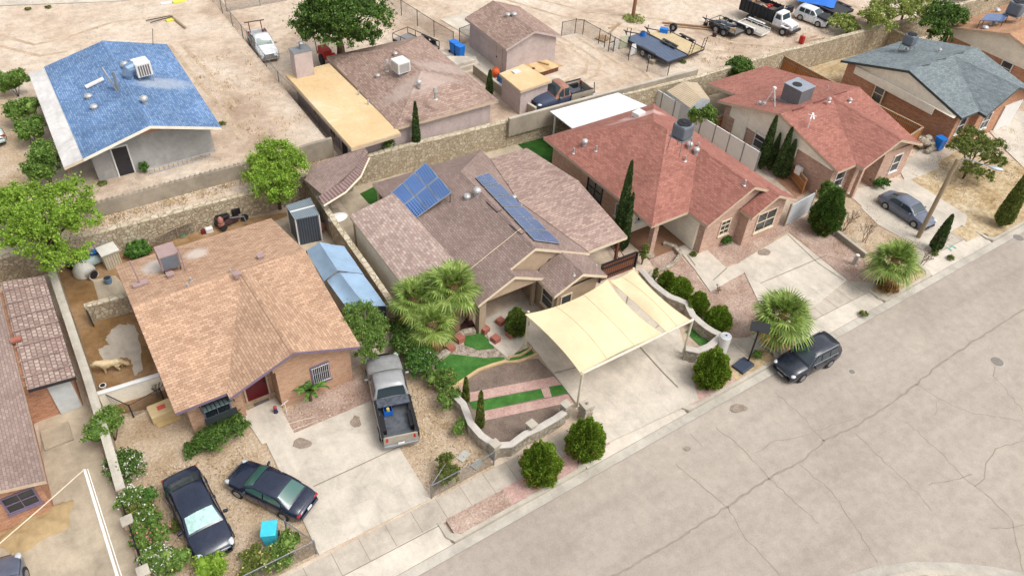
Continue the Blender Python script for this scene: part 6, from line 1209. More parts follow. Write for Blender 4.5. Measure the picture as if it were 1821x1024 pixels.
# trailers
def trailer(label,a,b,W,deck,z0=1.2,h=.6,axle=-.4,rail=0.,ramp=False,frame=None,fender=True,name='trailer',tongue=True,group='trailers in the back lot'):
    frame=frame or m_dkmetal; p,q=Vector(P(*a,z0+h)),Vector(P(*b,z0+h)); d=q-p; L=math.hypot(d.x,d.y); hd=math.atan2(d.y,d.x); t=thing(name,label,'trailer',((p.x+q.x)/2,(p.y+q.y)/2,z0),hd,group); w=W/2
    m=MB(); m.b2(-L/2,L/2,-w,w,h-.05,h); m.build('deck',deck,t)
    m=MB(); 
    for s in (-1,1): m.b2(-L/2,L/2,s*w-.04,s*w+.04,h-.2,h+.03)
    for i in range(6): x=-L/2+L*i/5; m.b2(x-.04,x+.04,-w+.04,w-.04,h-.18,h-.055)
    m.build('frame',frame,t)
    if tongue: m=MB(); m.tube([(L/2,-w*.6,h-.12),(L/2+1.1,0,h-.14)],.045,5); m.tube([(L/2,w*.6,h-.12),(L/2+1.1,0,h-.14)],.045,5); m.tube([(L/2+.9,0,h-.1),(L/2+1.3,0,h-.1)],.05,5); m.tube([(L/2+.9,0,.0),(L/2+.9,0,h+.25)],.035,5); m.build('drawbar',frame,t)
    for s in (-1,1):
        for x in (axle*L/2-.42,axle*L/2+.42): wo_=MB().tube([(x,s*(w+.02),.36),(x,s*(w+.24),.36)],.36,16).build('wheel',m_tyre,t); o=MB().tube([(x,s*(w+.18),.36),(x,s*(w+.255),.36)],.2,12).build('rim',m_rim,t); o.parent=wo_
        if fender: MB().b2(axle*L/2-.85,axle*L/2+.85,s*(w+.05),s*(w+.28),.74,.79).build('mudguard',frame,t)
    if rail:
        m=MB(); 
        for s in (-1,1):
            m.tube([(-L/2,s*w,h+rail),(L/2,s*w,h+rail)],.03,5)
            for i in range(5): x=-L/2+L*i/4; m.tube([(x,s*w,h),(x,s*w,h+rail)],.03,5)
        m.tube([(L/2,-w,h+rail),(L/2,w,h+rail)],.03,5); m.build('side_rail',frame,t)
    if ramp:
        for y in (-w*.75,w*.75): 
            m=MB()
            for s in (-.2,.2): m.tube([(-L/2,y+s,h),(-L/2-.15,y+s,h+1.1)],.03,5)
            for k in range(4): m.tube([(-L/2-.04*k,y-.2,h+.2+.27*k),(-L/2-.04*k,y+.2,h+.2+.27*k)],.02,4)
            m.build('ramp',frame,t)
    return t
m_deckblue=ribs('blue_black_deck',C(74,86,106),C(104,118,142),.18,'u',.6); m_deckwood=ribs('plank_deck',C(186,160,118),C(226,206,166),.2,'v',.8)
trailer('large black tandem trailer with a blue grey deck, empty',(1205,104),(1128,62),2.4,m_deckblue,1.2,.62,-.15)
trailer('black trailer with a pale plank deck and standing ramps behind the empty blue grey one',(1238,92),(1166,56),2.1,m_deckwood,1.2,.62,-.1,ramp=True)
t=trailer('small rusty trailer loaded with scrap in front of the dump truck',(1315,58),(1270,38),1.5,flat('scrap_deck',C(120,116,110)),1.2,.5,0,.35)
for i in range(9): MB().box((rr.uniform(-1.4,1.4),rr.uniform(-.5,.5),.65),(rr.uniform(.3,1.2),rr.uniform(.1,.4),rr.uniform(.1,.3)),rr.uniform(0,3)).build('scrap_piece',rr.choice([m_metal,m_wd,flat('scrap_blue',C(60,100,150)),m_dkmetal]),t)
trailer('narrow white frame trailer with poles beside the small scrap trailer',(1362,58),(1318,40),1.3,flat('pale_deck',C(200,190,176)),1.2,.45,.2,.2,frame=m_white)
t=trailer('long black trailer carrying a folded blue tarpaulin at the top edge',(1505,22),(1430,-12),2.2,m_dkmetal,1.2,.7,-.5)
q=thing('tarpaulin','bright blue tarpaulin bundled on the long black trailer','tarpaulin',P(1452,2,2.)); m=MB(); g=random.Random(2); rows=[[(x+g.uniform(-.1,.1),y+g.uniform(-.1,.1),.25+.25*math.sin(x*2.3)*math.cos(y*3)+g.uniform(0,.15) if abs(y)<.9 else 0) for y in (-1,-.5,0,.5,1)] for x in [-1.8+i*.45 for i in range(9)]]; m.grid(rows); m.build('sheet',flat('tarp_blue',C(36,120,222),.5),q,smooth=True); q.rotation_euler=(0,0,R(-55))
t=trailer('utility trailer with black rails behind the brown shingled pink house',(768,90),(712,64),1.7,flat('grey_mesh_deck',C(140,140,138)),1.2,.45,-.3,.5,tongue=False)
# ------------------------------------------------------------ structures and small things
def V3(p): return Vector(p)
m_sail=flat('sail_fabric',C(243,221,180),.8,var=.07,scale=1.2); m_sailpost=flat('cream_steel',C(232,222,198),.45)
def sailmesh(c,bow=.4,n=22,bump=.0,seed=0):
    """four corners; hyperbolic sail with inward bowed edges"""
    c=[Vector(p) for p in c]; cen=sum(c,Vector())/4; rows=[]
    for i in range(n+1):
        v=i/n; row=[]
        for j in range(n+1):
            u=j/n; p=(c[0]*(1-u)+c[1]*u)*(1-v)+(c[3]*(1-u)+c[2]*u)*v
            e=max(abs(2*u-1),abs(2*v-1)); bu=4*u*(1-u); bv=4*v*(1-v)
            L1=(c[1]-c[0]).length; L2=(c[3]-c[0]).length
            off=(c[3]-c[0]).normalized()*bow*(bu*(1-v)**2-bu*v**2)*(L1/5)+(c[1]-c[0]).normalized()*bow*(bv*(1-u)**2-bv*u**2)*(L2/5)
            z=bump*bu*bv-.12*(bu*(1-bv)+bv*(1-bu))*(1 if bump>=0 else 1); row.append(p+off+Vector((0,0,z)))
        rows.append(row)
    m=MB(); k=n+1; top=[tuple(p) for r in rows for p in r]; m.add(top,[(j*k+i,j*k+i+1,(j+1)*k+i+1,(j+1)*k+i) for j in range(n) for i in range(n)]); return m
t=thing('shade_sail_carport','cream two part shade sail on a cream steel frame above the wide driveway','carport',(17.64,18.53,0))
A_,B_,C_,D_=P(934,559,2.75),P(1081,497,2.9),P(1182,594,2.62),P(1034,666,2.62)
sailmesh([A_,B_,C_,D_],.26,24,.12).build('sail',m_sail,t,world=True,smooth=True)
E_,F_,G_,H_=P(1084,499,2.86),P(1127,478,2.85),P(1229,570,2.68),P(1187,592,2.68)
sailmesh([E_,F_,G_,H_],.16,20,.12).build('sail',m_sail,t,world=True,smooth=True)
for (x,y),(tx,ty,tz) in (((934,617),(934,559,2.72)),((1026,724),(1034,666,2.6)),((1214,630),(1230,571,2.66))):
    b=V3(P(x,y,0)); m=MB(); m.tube([b,V3((b.x,b.y,2.68))],.065,10); m.cyl((b.x,b.y,0.0),.13,.03,12); m.build('post',m_sailpost,t,world=True)
b=V3(P(1127,478,2.8)); m=MB(); m.tube([(b.x,b.y,0),(b.x,b.y,2.85)],.065,10); m.build('post',m_sailpost,t,world=True)
m=MB(); p2=V3(P(1026,724,0)); p3=V3(P(1214,630,0)); m.tube([(p2.x,p2.y,2.6),(p3.x,p3.y,2.64)],.07,10); m.build('beam',m_sailpost,t,world=True)
for q,bw,us in (([A_,B_,C_,D_],.26,(.34,.67)),([E_,F_,G_,H_],.16,(.5,))):
    mm=sailmesh(q,bw,24 if bw>.2 else 20,.12); k=25 if bw>.2 else 21; n=k-1
    for u in us: j=round(u*n); m=MB(); m.tube([Vector(mm.v[r*k+j])+Vector((0,0,.006)) for r in range(k)],.013,4); m.build('seam',flat('seam_thread',C(232,209,168)),t,world=True)
    for idx in ([r*k for r in range(k)],[r*k+n for r in range(k)],list(range(k)),[n*k+r for r in range(k)]): m=MB(); m.tube([mm.v[i] for i in idx],.02,5); m.build('edge_cable',MATS['seam_thread'],t,world=True)
# corner gazebo
t=thing('corner_gazebo','triangular mauve shingled garden roof tucked in the rock wall corner','gazebo',(12.6,40.8,0))
zb=2.75; pts=[P(*p,zb) for p in ((542,319),(553,294),(648,267),(655,275),(634,303),(607,327),(574,350))]
m=MB(); cz=[2.7,2.75,2.95,2.95,3.0,3.0,2.9]; pts=[(p[0],p[1],c) for p,c in zip(pts,cz)]
m.add([(p[0],p[1],p[2]) for p in pts]+[(p[0],p[1],p[2]-.08) for p in pts],[tuple(range(7))[::-1],tuple(range(7,14))]+[(i,(i+1)%7,(i+1)%7+7,i+7) for i in range(7)]); m.build('roof',r_mauve,t,world=True)
inn=[P(*p,3.0) for p in ((648,264),(634,298),(607,324),(567,349))]; out=[P(*p,2.72) for p in ((656,279),(641,312),(614,340),(575,364))]; m=MB(); m.grid([[a,b] for a,b in zip(inn,out)]); m.build('hip_tiles',ribs('ridge_tile',C(106,84,82),C(150,126,120),.25,'u',.9),t,world=True)
m=MB(); 
for a,b in zip(out[:-1],out[1:]): m.tube([(a[0],a[1],a[2]-.1),(b[0],b[1],b[2]-.1)],.07,4)
m.build('fascia',m_trim,t,world=True)
for x,y in ((622,338),(582,372)): b=P(x,y,0); MB().box((b[0],b[1],1.3),(.4,.4,2.6)).build('pillar',m_stone2,t,world=True)
# blue tarpaulin shelter
m_tarp=flat('tarp_pale_blue',C(158,186,212),.6,var=.12,scale=1.5)
t=thing('tarp_shelter','pale blue tarpaulin shelter with two sections squeezed between tan house and rock wall','shelter',(10.8,31,0))
m=MB(); g=random.Random(4)
a,b_,c=P(545,445,2.0),P(568,431,2.55),P(612,438,2.05); f,e,d=P(576,500,2.0),P(600,481,2.6),P(646,487,2.05)
def sag(p,q,r,s,n=10,k=.07):
    rows=[]; p,q,r,s=map(Vector,(p,q,r,s))
    for i in range(n+1):
        v=i/n; rows.append([(p*(1-u)+q*u)*(1-v)+(s*(1-u)+r*u)*v+Vector((0,0,-k*16*u*(1-u)*v*(1-v)+g.uniform(-.02,.02))) for u in [j/6 for j in range(7)]])
    return rows
m.grid(sag(a,b_,e,f)); m.build('rear_tarpaulin',m_tarp,t,world=True,smooth=True); m=MB(); m.grid(sag(b_,c,d,e)); m.build('rear_tarpaulin',m_tarp,t,world=True,smooth=True)
f2,e2,d2,g2,h2_,k2=P(581,499,1.95),P(602,482,2.4),P(646,488,2.1),P(687,544,1.9),P(620,552,1.95),P(650,545,2.15)
m=MB(); m.grid(sag(f2,e2,k2,h2_,12,.15)); m.build('front_tarpaulin',m_tarp,t,world=True,smooth=True); m=MB(); m.grid(sag(e2,d2,g2,k2,12,.12)); m.build('front_tarpaulin',m_tarp,t,world=True,smooth=True)
m=MB(); m.add([g2,k2,(k2[0],k2[1],.3),(g2[0],g2[1],.3)],[(0,1,2,3)]); m.build('end_opening_shade',flat('painted_shade',C(46,50,60)),t,world=True)  # dark sheet standing in for the shade inside the shelter's open end
for p in (a,c,f,d,h2_,g2): MB().tube([p,(p[0],p[1],0)],.03,6).build('pole',m_metal,t,world=True)
# grey garden shed with ribbed panel roof
t=thing('garden_shed','small dark grey plastic shed with a ribbed two part roof beside the round lime tree','shed',(9.8,36.5,0)); z=2.0
q=[P(*p,z)[:2] for p in ((508,366),(552,352),(568,382),(524,391))]; m=MB(); m.prism([(x,y) for x,y in q],z-.04,z+.03); ro=m.build('roof',ribs('grey_panel',C(96,108,116),C(150,164,172),.12,'u'),t,world=True)
cx,cy=sum(p[0] for p in q)/4,sum(p[1] for p in q)/4; m=MB(); m.prism([(cx+(x-cx)*.94,cy+(y-cy)*.94) for x,y in q],0,z-.04); m.build('wall',ribs('slate_panel',C(54,62,72),C(82,92,104),.15,'u'),t,world=True)
m=MB(); u=[((q[0][0]+q[3][0])/2,(q[0][1]+q[3][1])/2),((q[1][0]+q[2][0])/2,(q[1][1]+q[2][1])/2)]; m.tube([(u[0][0],u[0][1],z+.05),(u[1][0],u[1][1],z+.05)],.05,6); _fas(m,m_white,ro,t,'ridge_strip')
for i in range(4): 
    x,y=q[i]; MB().tube([(cx+(x-cx)*.95,cy+(y-cy)*.95,0),(cx+(x-cx)*.95,cy+(y-cy)*.95,z)],.05,6).build('corner_strip',m_white,t,world=True)
# beige metal shed
t=thing('metal_shed','beige ribbed metal shed with a low gable roof behind the white vinyl fence','shed',P(1215,192,0)); zz=2.0
c0,c1,c2,c3=P(1184,160,zz),P(1244,150,zz),P(1264,176,zz),P(1224,193,zz); r0,r1=P(1222,148,2.45),P(1240,170,2.45); r0=P(1210,150,2.4); 
c0=P(1186,162,zz);c1=P(1240,147,zz);c3=P(1227,192,zz);c2=P(1263,177,zz); r0=tuple((c0[i]+c1[i])/2 for i in(0,1))+(2.45,); r1=tuple((c3[i]+c2[i])/2 for i in (0,1))+(2.45,)
m=MB(); m.add([c0,r0,r1,c3,c1,c2],[(0,1,2,3),(1,4,5,2)]); m.build('roof',ribs('beige_sheet',C(182,160,132),C(216,196,166),.2,'u'),t,world=True)
m=MB(); m.prism([c0[:2],c1[:2],c2[:2],c3[:2]],0,1.98); m.add([c3,c2,r1],[(0,1,2)]); m.add([c0,c1,r0],[(0,2,1)]); m.build('wall',m_greyst if 0 else flat('pale_grey_wall',C(206,212,216)),t,world=True)
# street lamp, poles
b=V3(P(1632,423,0)); h=6.0; t=thing('street_lamp','wooden street lamp pole with a curved arm and grey lamp head','street lamp',tuple(b))
m=MB(); m.tube([(0,0,0),(0,0,h+.1)],[.15,.12],12); m.build('pole',m_post,t); e=V3(P(1760,298,h))-b; f=V3(P(1722,286,h+.1))-b
m=MB(); m.tube([(0,0,h-.15),tuple(f*.5+Vector((0,0,(h)*.5+.1))) if 0 else (f.x*.5,f.y*.5,h+.15),(f.x,f.y,h+.2),(e.x,e.y,h+.05)],.035,8); m.build('arm',m_metal,t)
hd=math.atan2(e.y,e.x); m=MB(); m.ell((0,0,0),(.42,.17,.1),14,8); o=m.build('lamp_head',flat('lamp_grey',C(196,206,214),.4,.3),t,smooth=True); o.location=(e.x+math.cos(hd)*.35,e.y+math.sin(hd)*.35,h+.03); o.rotation_euler=(0,0,hd)
b=P(1125,32,1.2); t=thing('utility_pole','brown wooden utility pole with weeds at its foot in the back lot','pole',b); m=MB(); m.tube([(0,0,-.1),(.05,0,9)],[.17,.13],10); m.build('pole',flat('pole_brown',C(150,110,80),.9),t)
bush('yellowish grass tuft at the foot of the utility pole',1127,36,1.1,.3,f_pale,1.2,700,.12,200,name='weed',core=False,cat='weed')
tp=V3(P(150,834,4.6)); ft=V3(P(214,1042,1.5)); t=thing('mast','long white mast leaning over the concrete side yard in the lower left','mast',(ft.x,ft.y,0)); m=MB(); m.tube([ft,tp],[.06,.05],10); m.tube([ft+Vector((.14,0,0)),tp+Vector((.1,0,-.05))],.018,6); m.tube([ft,(ft.x,ft.y,0)],.085,8); m.build('tube',flat('mast_white',C(250,246,238),.4),t,world=True); 
m=MB(); m.tube([tp,V3(P(78,898,4.3)),V3(P(-8,972,4.4))],.022,6); m.build('cable',m_trim,t,world=True)
# bins
def bin_(label,px,py,rz,z0=0,mat=None,s=1.,lying=False,group=None):
    t=thing('wheeled_bin',label,'bin',P(px,py,z0),rz,group); m=MB(); m.box((0,0,.52*s),(.5*s,.55*s,.9*s),0,0,0,1.18); m.build('body',mat,t,bevel=.03); m=MB(); m.box((0,.02,1.0*s),(.64*s,.74*s,.08*s)); m.box((0,-.3*s,1.03*s),(.5*s,.06,.06)); m.build('lid',mat,t,bevel=.03)
    for sx in (-1,1): MB().tube([(sx*.2*s,.3*s,.12),(sx*.29*s,.3*s,.12)],.12,12).build('wheel',m_tyre,t)
    return t
m_bblue=flat('bin_blue',C(28,128,226),.45); m_bcyan=flat('bin_cyan',C(70,206,228),.45)
bin_('bright blue wheeled bin in front, next to the pale garage wall',818,102,R(10),1.2,m_bblue,1.,group='blue bins'); bin_('bright blue wheeled bin behind another of its kind at the garage fence',808,95,R(10),1.2,m_bblue,1.,group='blue bins')
bin_('blue wheeled bin beside the rock pile at the grey roofed house',1666,266,R(-10),0,m_bblue,1.0); bin_('cyan wheeled bin half hidden by the yellow flowered shrub',484,962,R(-25),0,m_bcyan,1.)
q=P(1650,262,0); t=thing('rock_pile','heap of grey rubble rocks beside the blue bin','rocks',q); rr=random.Random(5)
for i in range(14): m=MB(); m.ell((rr.uniform(-.8,.5),rr.uniform(-.6,.6),rr.uniform(.15,.7)),(rr.uniform(.25,.42),rr.uniform(.2,.4),rr.uniform(.18,.3)),7,5); m.build('rock',m_stone2,t)
# portable basketball hoop
b=V3(P(1321,652,0)); t=thing('basketball_hoop','portable basketball hoop with a black board seen from above, on the pavement','basketball hoop',tuple(b),0)
m=MB(); m.box((0,0,.1),(1.05,.75,.18),R(8)); m.build('base',flat('hoop_base',C(62,72,90),.5),t,bevel=.06); tp=V3(P(1349,590,2.45))-b; m=MB(); bz=V3(P(1331,641,.2))-b; m.tube([(bz.x,bz.y,.15),(tp.x,tp.y,2.5)],.05,8); m.build('pole',m_black,t)
c=[V3(P(x,y,z))-b for x,y,z in ((1333,588,2.35),(1337,570,2.75),(1371,576,2.75),(1367,594,2.35))]; n=(c[1]-c[0]).cross(c[3]-c[0]).normalized()*.03; m=MB(); m.add([p+n for p in c]+[p-n for p in c],[(0,1,2,3),(7,6,5,4),(0,4,5,1),(1,5,6,2),(2,6,7,3),(3,7,4,0)]); m.build('backboard',m_black,t)
m=MB(); q=V3(P(1360,600,2.4))-b; pts=[(q.x+.22*math.cos(a*.524),q.y+.22*math.sin(a*.524),2.4) for a in range(13)]; m.tube(pts,.012,4); m.build('rim',flat('rim_orange',C(200,90,50)),t)
b=P(1281,628,0); t=thing('white_cylinder','waist high white cylinder with a round cap at the end of the whitewashed wall','post',b); m=MB(); m.cyl((0,0,0),.3,1.35,24); m.build('shell',m_white,t,smooth=False); m=MB(); m.cyl((0,0,1.35),.27,.04,24,.22); m.cyl((0,0,1.39),.12,.02,16); m.build('cap',flat('cap_grey',C(206,210,214)),t); MB().cyl((0,0,1.41),.06,.012,12).build('vent_hole',m_black,t)
b=P(1518,470,0); t=thing('bollard','short grey bollard in the bare dirt beside the low kerb wall','bollard',b); m=MB(); m.cyl((0,0,0),.13,.75,14); m.build('shaft',m_vent,t); m=MB(); m.ell((0,0,.75),(.14,.14,.06),12,4,0); m.build('cap',m_white,t)
b=P(1155,454,0); o=MB().cyl((0,0,0),.32,.08,24).build('tree_ring',m_stone2); o.location=b; _meta(o,'round pale stone disc in the bare garden next to the brown gate','stone disc')
# satellite dish
b=V3(P(609,424,0)); t=thing('satellite_dish','white oval internet dish on a thin pole beside the rubble wall','satellite dish',tuple(b)); tp=V3(P(601,388,1.55))-b; m=MB(); m.tube([(0,0,0),(tp.x,tp.y,1.5)],.035,6); m.cyl((0,0,0),.15,.05,10); m.build('pole',m_dkmetal,t); m=MB(); m.ell((tp.x,tp.y,1.6),(.62,.46,.1),20,6,-.6); m.build('dish',m_white,t,smooth=True)
# cooler on the tan roof
q=hit((.45,37,2.7),(8.95,37,2.7),(9.1,31.9,4.0),305,478); t=thing('swamp_cooler','mauve topped evaporative cooler on the back slope of the tan roof','cooler',(q.x,q.y,q.z),R(0))
m=MB(); m.box((0,0,.85),(.95,1.0,.9)); m.build('casing',m_pinkmetal,t,bevel=.03); m=MB(); m.box((0,-.51,.85),(.8,.02,.75)); m.build('louvre',m_acgrey,t)
for x in (-.4,.4):
    for y in (-.4,.4): MB().tube([(x,y,.45),(x,y,-.25)],.025,4).build('stand_leg',m_dkmetal,t)
m=MB(); m.box((0,.1,.2),(.5,.5,.5)); m.build('duct',m_pinkmetal,t)
# dog (one continuous skinned body)
hd,c=heading((213,648),(176,655),.35); t=thing('dog','cream coloured long haired dog standing in the dirt yard, facing left','dog',(c.x,c.y,0),hd)
def skin(name,verts,edges,mat,parent,sub=2):
    me=bpy.data.meshes.new(name); me.from_pydata([v[:3] for v in verts],edges,[]); o=bpy.data.objects.new(name,me); COL.objects.link(o); o.parent=parent; me.materials.append(mat)
    s=o.modifiers.new('skin','SKIN'); s.use_smooth_shade=True
    for i,v in enumerate(verts): me.skin_vertices[0].data[i].radius=(v[3],v[4] if len(v)>4 else v[3])
    me.skin_vertices[0].data[0].use_root=True; u=o.modifiers.new('sub','SUBSURF'); u.levels=sub; u.render_levels=sub; return o
vv=[(-.35,0,.58,.17),(-.1,0,.57,.18),(.15,0,.58,.21),(.36,0,.66,.17),(.5,0,.72,.14),(.6,0,.7,.12),(.72,0,.66,.065),(-.5,0,.58,.14),(-.62,0,.52,.08),(-.75,0,.4,.09),(-.8,0,.3,.04),
 (.2,.12,.42,.09),(.22,.13,.22,.05),(.24,.13,.04,.05),(.2,-.12,.42,.09),(.12,-.13,.22,.05),(.1,-.13,.04,.05),(-.38,.12,.42,.12),(-.34,.13,.3,.07),(-.44,.13,.2,.045),(-.42,.13,.04,.05),(-.38,-.12,.42,.12),(-.42,-.13,.3,.07),(-.54,-.13,.2,.045),(-.52,-.13,.04,.05),(.56,.1,.8,.035),(.56,-.1,.8,.035)]
ee=[(0,1),(1,2),(2,3),(3,4),(4,5),(5,6),(0,7),(7,8),(8,9),(9,10),(2,11),(11,12),(12,13),(2,14),(14,15),(15,16),(7,17),(17,18),(18,19),(19,20),(7,21),(21,22),(22,23),(23,24),(5,25),(5,26)]
m_dog=flat('dog_coat',C(228,206,164),.95,var=.18,scale=9); body=skin('body',vv,ee,m_dog,t)
g=rng(9); n=2600; idx=g.integers(0,11,n); A=np.array([v[:4] for v in vv])[idx]; d=g.normal(size=(n,3)); d/=np.linalg.norm(d,axis=1)[:,None]; d[:,2]=np.abs(d[:,2])*.6+.1*d[:,2]; p=A[:,:3]+d*A[:,3:4]*1.0+g.normal(size=(n,3))*.02; bx=np.array([-.06,0,-.03])+g.normal(size=(n,3))*.02; s=np.cross(bx,d); s/=np.linalg.norm(s,axis=1)[:,None]; s*=.012
quads('fur',np.stack([p-s,p+s,p+bx+s*.3,p+bx-s*.3],1),m_dog,t)
m=MB(); m.ell((.79,0,.665),(.03,.03,.025),8,5); m.build('nose',m_black,t); 
for s in (-1,1): MB().ell((.66,s*.075,.74),(.015,.015,.015),6,4).build('eye',m_black,t)
# dog yard junk
b=V3(P(151,486,0)); t=thing('dog_house','pale dome shaped plastic dog house with a dark arched opening','dog house',tuple(b),R(-60)); m=MB(); m.ell((0,0,.05),(.62,.6,.72),20,10,0); m.tube([(.35,0,.25),(.82,0,.25)],[.34,.32],16); m.build('shell',flat('igloo_beige',C(226,222,212)),t,smooth=True); MB().tube([(.8,0,.25),(.835,0,.25)],.25,16).build('opening',m_black,t)
b=P(165,471,0); t=thing('barrel','pale blue plastic barrel lying behind the dome dog house','barrel',b,R(10)); m=MB(); m.tube([(-.5,0,.28),(-.3,0,.28),(.3,0,.28),(.5,0,.28)],[.26,.29,.29,.26],16); m.build('shell',flat('barrel_pale',C(196,214,212)),t); MB().tube([(.49,0,.28),(.53,0,.28)],.22,16).build('opening',m_dkmetal,t)
b=P(133,476,0); t=thing('bin_bag','black plastic bags heaped beside the dome dog house','bag',b)
for x,y,r in ((0,0,.4),(.5,.3,.38),(.2,.6,.3)): m=MB(); m.ell((x,y,r*.7),(r,r*.9,r*.75),9,6,-.8); m.build('bag',m_black,t,smooth=True)
b=P(184,458,0); t=thing('paddling_pool','bright blue round paddling pool leaning behind the beige box','paddling pool',b,R(20)); m=MB(); m.tube([(0,-.05,.6),(0,.05,.75)],[.62,.66],20); m.build('basin',m_bblue,t)
b=P(201,470,0); t=thing('storage_box','weathered beige cabinet with a flat lid by the corner of the tan roof','cabinet',b,R(8)); m=MB(); m.box((0,0,.55),(.85,.75,1.1)); m.build('body',flat('cabinet_beige',C(214,204,180)),t); m=MB(); m.box((0,0,1.13),(1.0,.95,.07)); m.build('lid',flat('lid_white',C(230,226,214)),t); m=MB(); [m.box((-.35+i*.14,-.385,.5),(.03,.02,.85)) for i in range(6)]; m.build('slats',m_post,t)
b=P(194,503,0); t=thing('bucket','blue grey bucket on the old concrete slab in the dog yard','bucket',b); m=MB(); m.cyl((0,0,0),.17,.38,16,.22); m.build('pail',flat('bucket_blue',C(120,150,176)),t); MB().cyl((0,0,.36),.19,.025,16).build('water',m_dkmetal,t)
b=P(184,688,0); t=thing('pet_bowl','white pet bowl on the dirt in front of the cream wall','bowl',b); MB().cyl((0,0,0),.14,.14,14,.17).build('bowl',m_white,t); MB().cyl((0,0,.13),.12,.02,14).build('food',m_black,t)
MB_=MB(); m_black_gate=m_black
t=thing('board_gate','thin dark board gate hanging open at the end of the short rubble wall','gate',P(152,552,0)); a_=V3(P(150,548,.9)); b2_=V3(P(167,582,0)); m=MB(); m.add([(a_.x,a_.y,.0),(b2_.x,b2_.y,0),(b2_.x,b2_.y,.95),(a_.x,a_.y,1.0),(a_.x+.05,a_.y,.0),(b2_.x+.05,b2_.y,0),(b2_.x+.05,b2_.y,.95),(a_.x+.05,a_.y,1.0)],[(0,1,2,3),(7,6,5,4),(0,4,5,1),(3,2,6,7),(0,3,7,4),(1,5,6,2)]); m.build('board',m_dkmetal,t,world=True)
b=P(291,737,0); t=thing('crate_kennel','cream box with a red square mark on its lid beside the tan brick corner','box',b,R(2)); m=MB(); m.box((0,0,.28),(1.15,.85,.55)); m.build('box',flat('box_cream',C(222,196,148)),t,bevel=.06); MB().box((.02,0,.565),(.38,.28,.012)).build('red_mark',flat('mark_red',C(222,96,80)),t); b=P(300,748,0); o=MB().box((0,0,.03),(1.1,.4,.05)).build('board',flat('board_yellow',C(214,184,130))); o.location=b; o.rotation_euler=(0,0,R(4)); _meta(o,'yellowish board lying in front of the cream box','board')
b=P(403,404,0); t=thing('mower','black ride-on machine parked against the rock wall','mower',b,R(15)); m=MB(); m.box((0,.2,.75),(.75,.55,.12)); m.box((.95,.25,.7),(.7,.5,.5)); m.build('hood',m_black,t,bevel=.05); m=MB(); m.box((-.4,.2,.5),(.1,.5,.5)); m.box((.2,.1,.35),(1.4,.5,.25)); m.build('chassis',flat('dark_machine',C(84,62,62)),t); m=MB(); m.box((.9,.6,1.05),(.7,.08,.45)); m.build('seat_back',m_black,t,bevel=.04); m=MB(); m.tube([(.3,-.1,.6),(.9,-.7,.75),(1.0,-.8,.1)],.04,6); m.build('handle_bar',m_metal,t)
for x,y in ((-.3,-.2),(-.3,.5),(1.2,-.2),(1.2,.5)): MB().tube([(x,y-.08,.22),(x,y+.08,.22)],.22,14).build('wheel',m_tyre,t)
b=P(396,409,0); t=thing('figure_pot','dull pink clay figure shaped planter beside the black ride-on machine','planter',b); m=MB(); m.cyl((0,0,0),.16,.5,10,.2); m.ell((0,0,.7),(.18,.18,.3),10,6); m.build('body',flat('clay_pink',C(188,130,116)),t)
b=P(373,413,0); t=thing('cool_box','small white box by the wire panels behind the tan house','box',b); m=MB(); m.box((0,0,.18),(.45,.3,.35)); m.build('tub',m_white,t,bevel=.04); MB().box((-.35,.05,.15),(.25,.2,.3)).build('red_part',flat('dark_red_plastic',C(120,40,44)),t)
b=P(326,421,0); t=thing('hose_reel','coiled green garden hose on the ground behind the tan house','hose',b); m=MB(); [m.tube([(.22*math.cos(a*.5)*(1-.02*a),.22*math.sin(a*.5)*(1-.02*a),.04+.006*a) for a in range(26)],.02,4)]; m.build('coil',flat('hose_green',C(70,150,110)),t)
# pink rolls by the shed
m_clay=flat('pink_roll',C(202,146,134)); b=P(558,408,0); t=thing('rolled_carpet','thick pink roll lying by the dark grey shed','roll',b,R(-65)); m=MB(); m.tube([(-.6,0,.45),(.7,0,.45)],.32,14); m.build('roll',m_clay,t); b=P(538,415,0); t=thing('rolled_carpet','thin pink roll lying across the yard at the dark grey shed foot','roll',b,R(10)); m=MB(); m.tube([(-.35,0,.2),(.35,0,.2)],.17,12); m.build('roll',m_clay,t)
b=P(563,402,0); t=thing('blue_box','light blue box between the dark shed and the thick pink roll','box',b,R(10)); m=MB(); m.box((.1,.25,.35),(.5,.4,.7)); m.build('carton',flat('carton_blue',C(116,156,196)),t); MB().box((.55,.2,.3),(.35,.4,.6)).build('carton_side',flat('carton_tan',C(170,120,80)),t)
# ladder by the grey plaster wall
a=V3(P(263,309,2.3)); b=V3(P(378,277,2.3)); t=thing('ladder','aluminium ladder lying on edge along the grey plaster wall','ladder',(a.x,a.y,2.2)); m=MB()
for dz in (.05,.38): m.tube([(a.x,a.y,2.2+dz),(b.x,b.y,2.2+dz)],.025,5)
for i in range(14): p=a+(b-a)*(i+.5)/14; m.tube([(p.x,p.y,2.25),(p.x,p.y,2.58)],.015,4)
m.build('frame',m_metal,t,world=True)
# tan tarpaulin heap
b=P(66,938,0); t=thing('tarpaulin','crumpled tan tarpaulin heaped on the concrete at the lower left','tarpaulin',b,R(10)); g=random.Random(11); rows=[]
for i in range(17):
    row=[]
    for j in range(13):
        u,v=i/8-1,j/6-1; e=max(0,1-(u*u+v*v)**1.0); k=1+.12*math.sin(5*math.atan2(v,u+.01)); row.append((u*1.5*k,v*.85*k,.0+.36*e**.5*(.7+.3*math.sin(u*9+v*4))+g.uniform(-.03,.05)*(e>0)))
    rows.append(row)
m=MB(); m.grid(rows); o=m.build('sheet',flat('tan_canvas',C(186,160,118),.9,var=.15,scale=4),t,smooth=True)
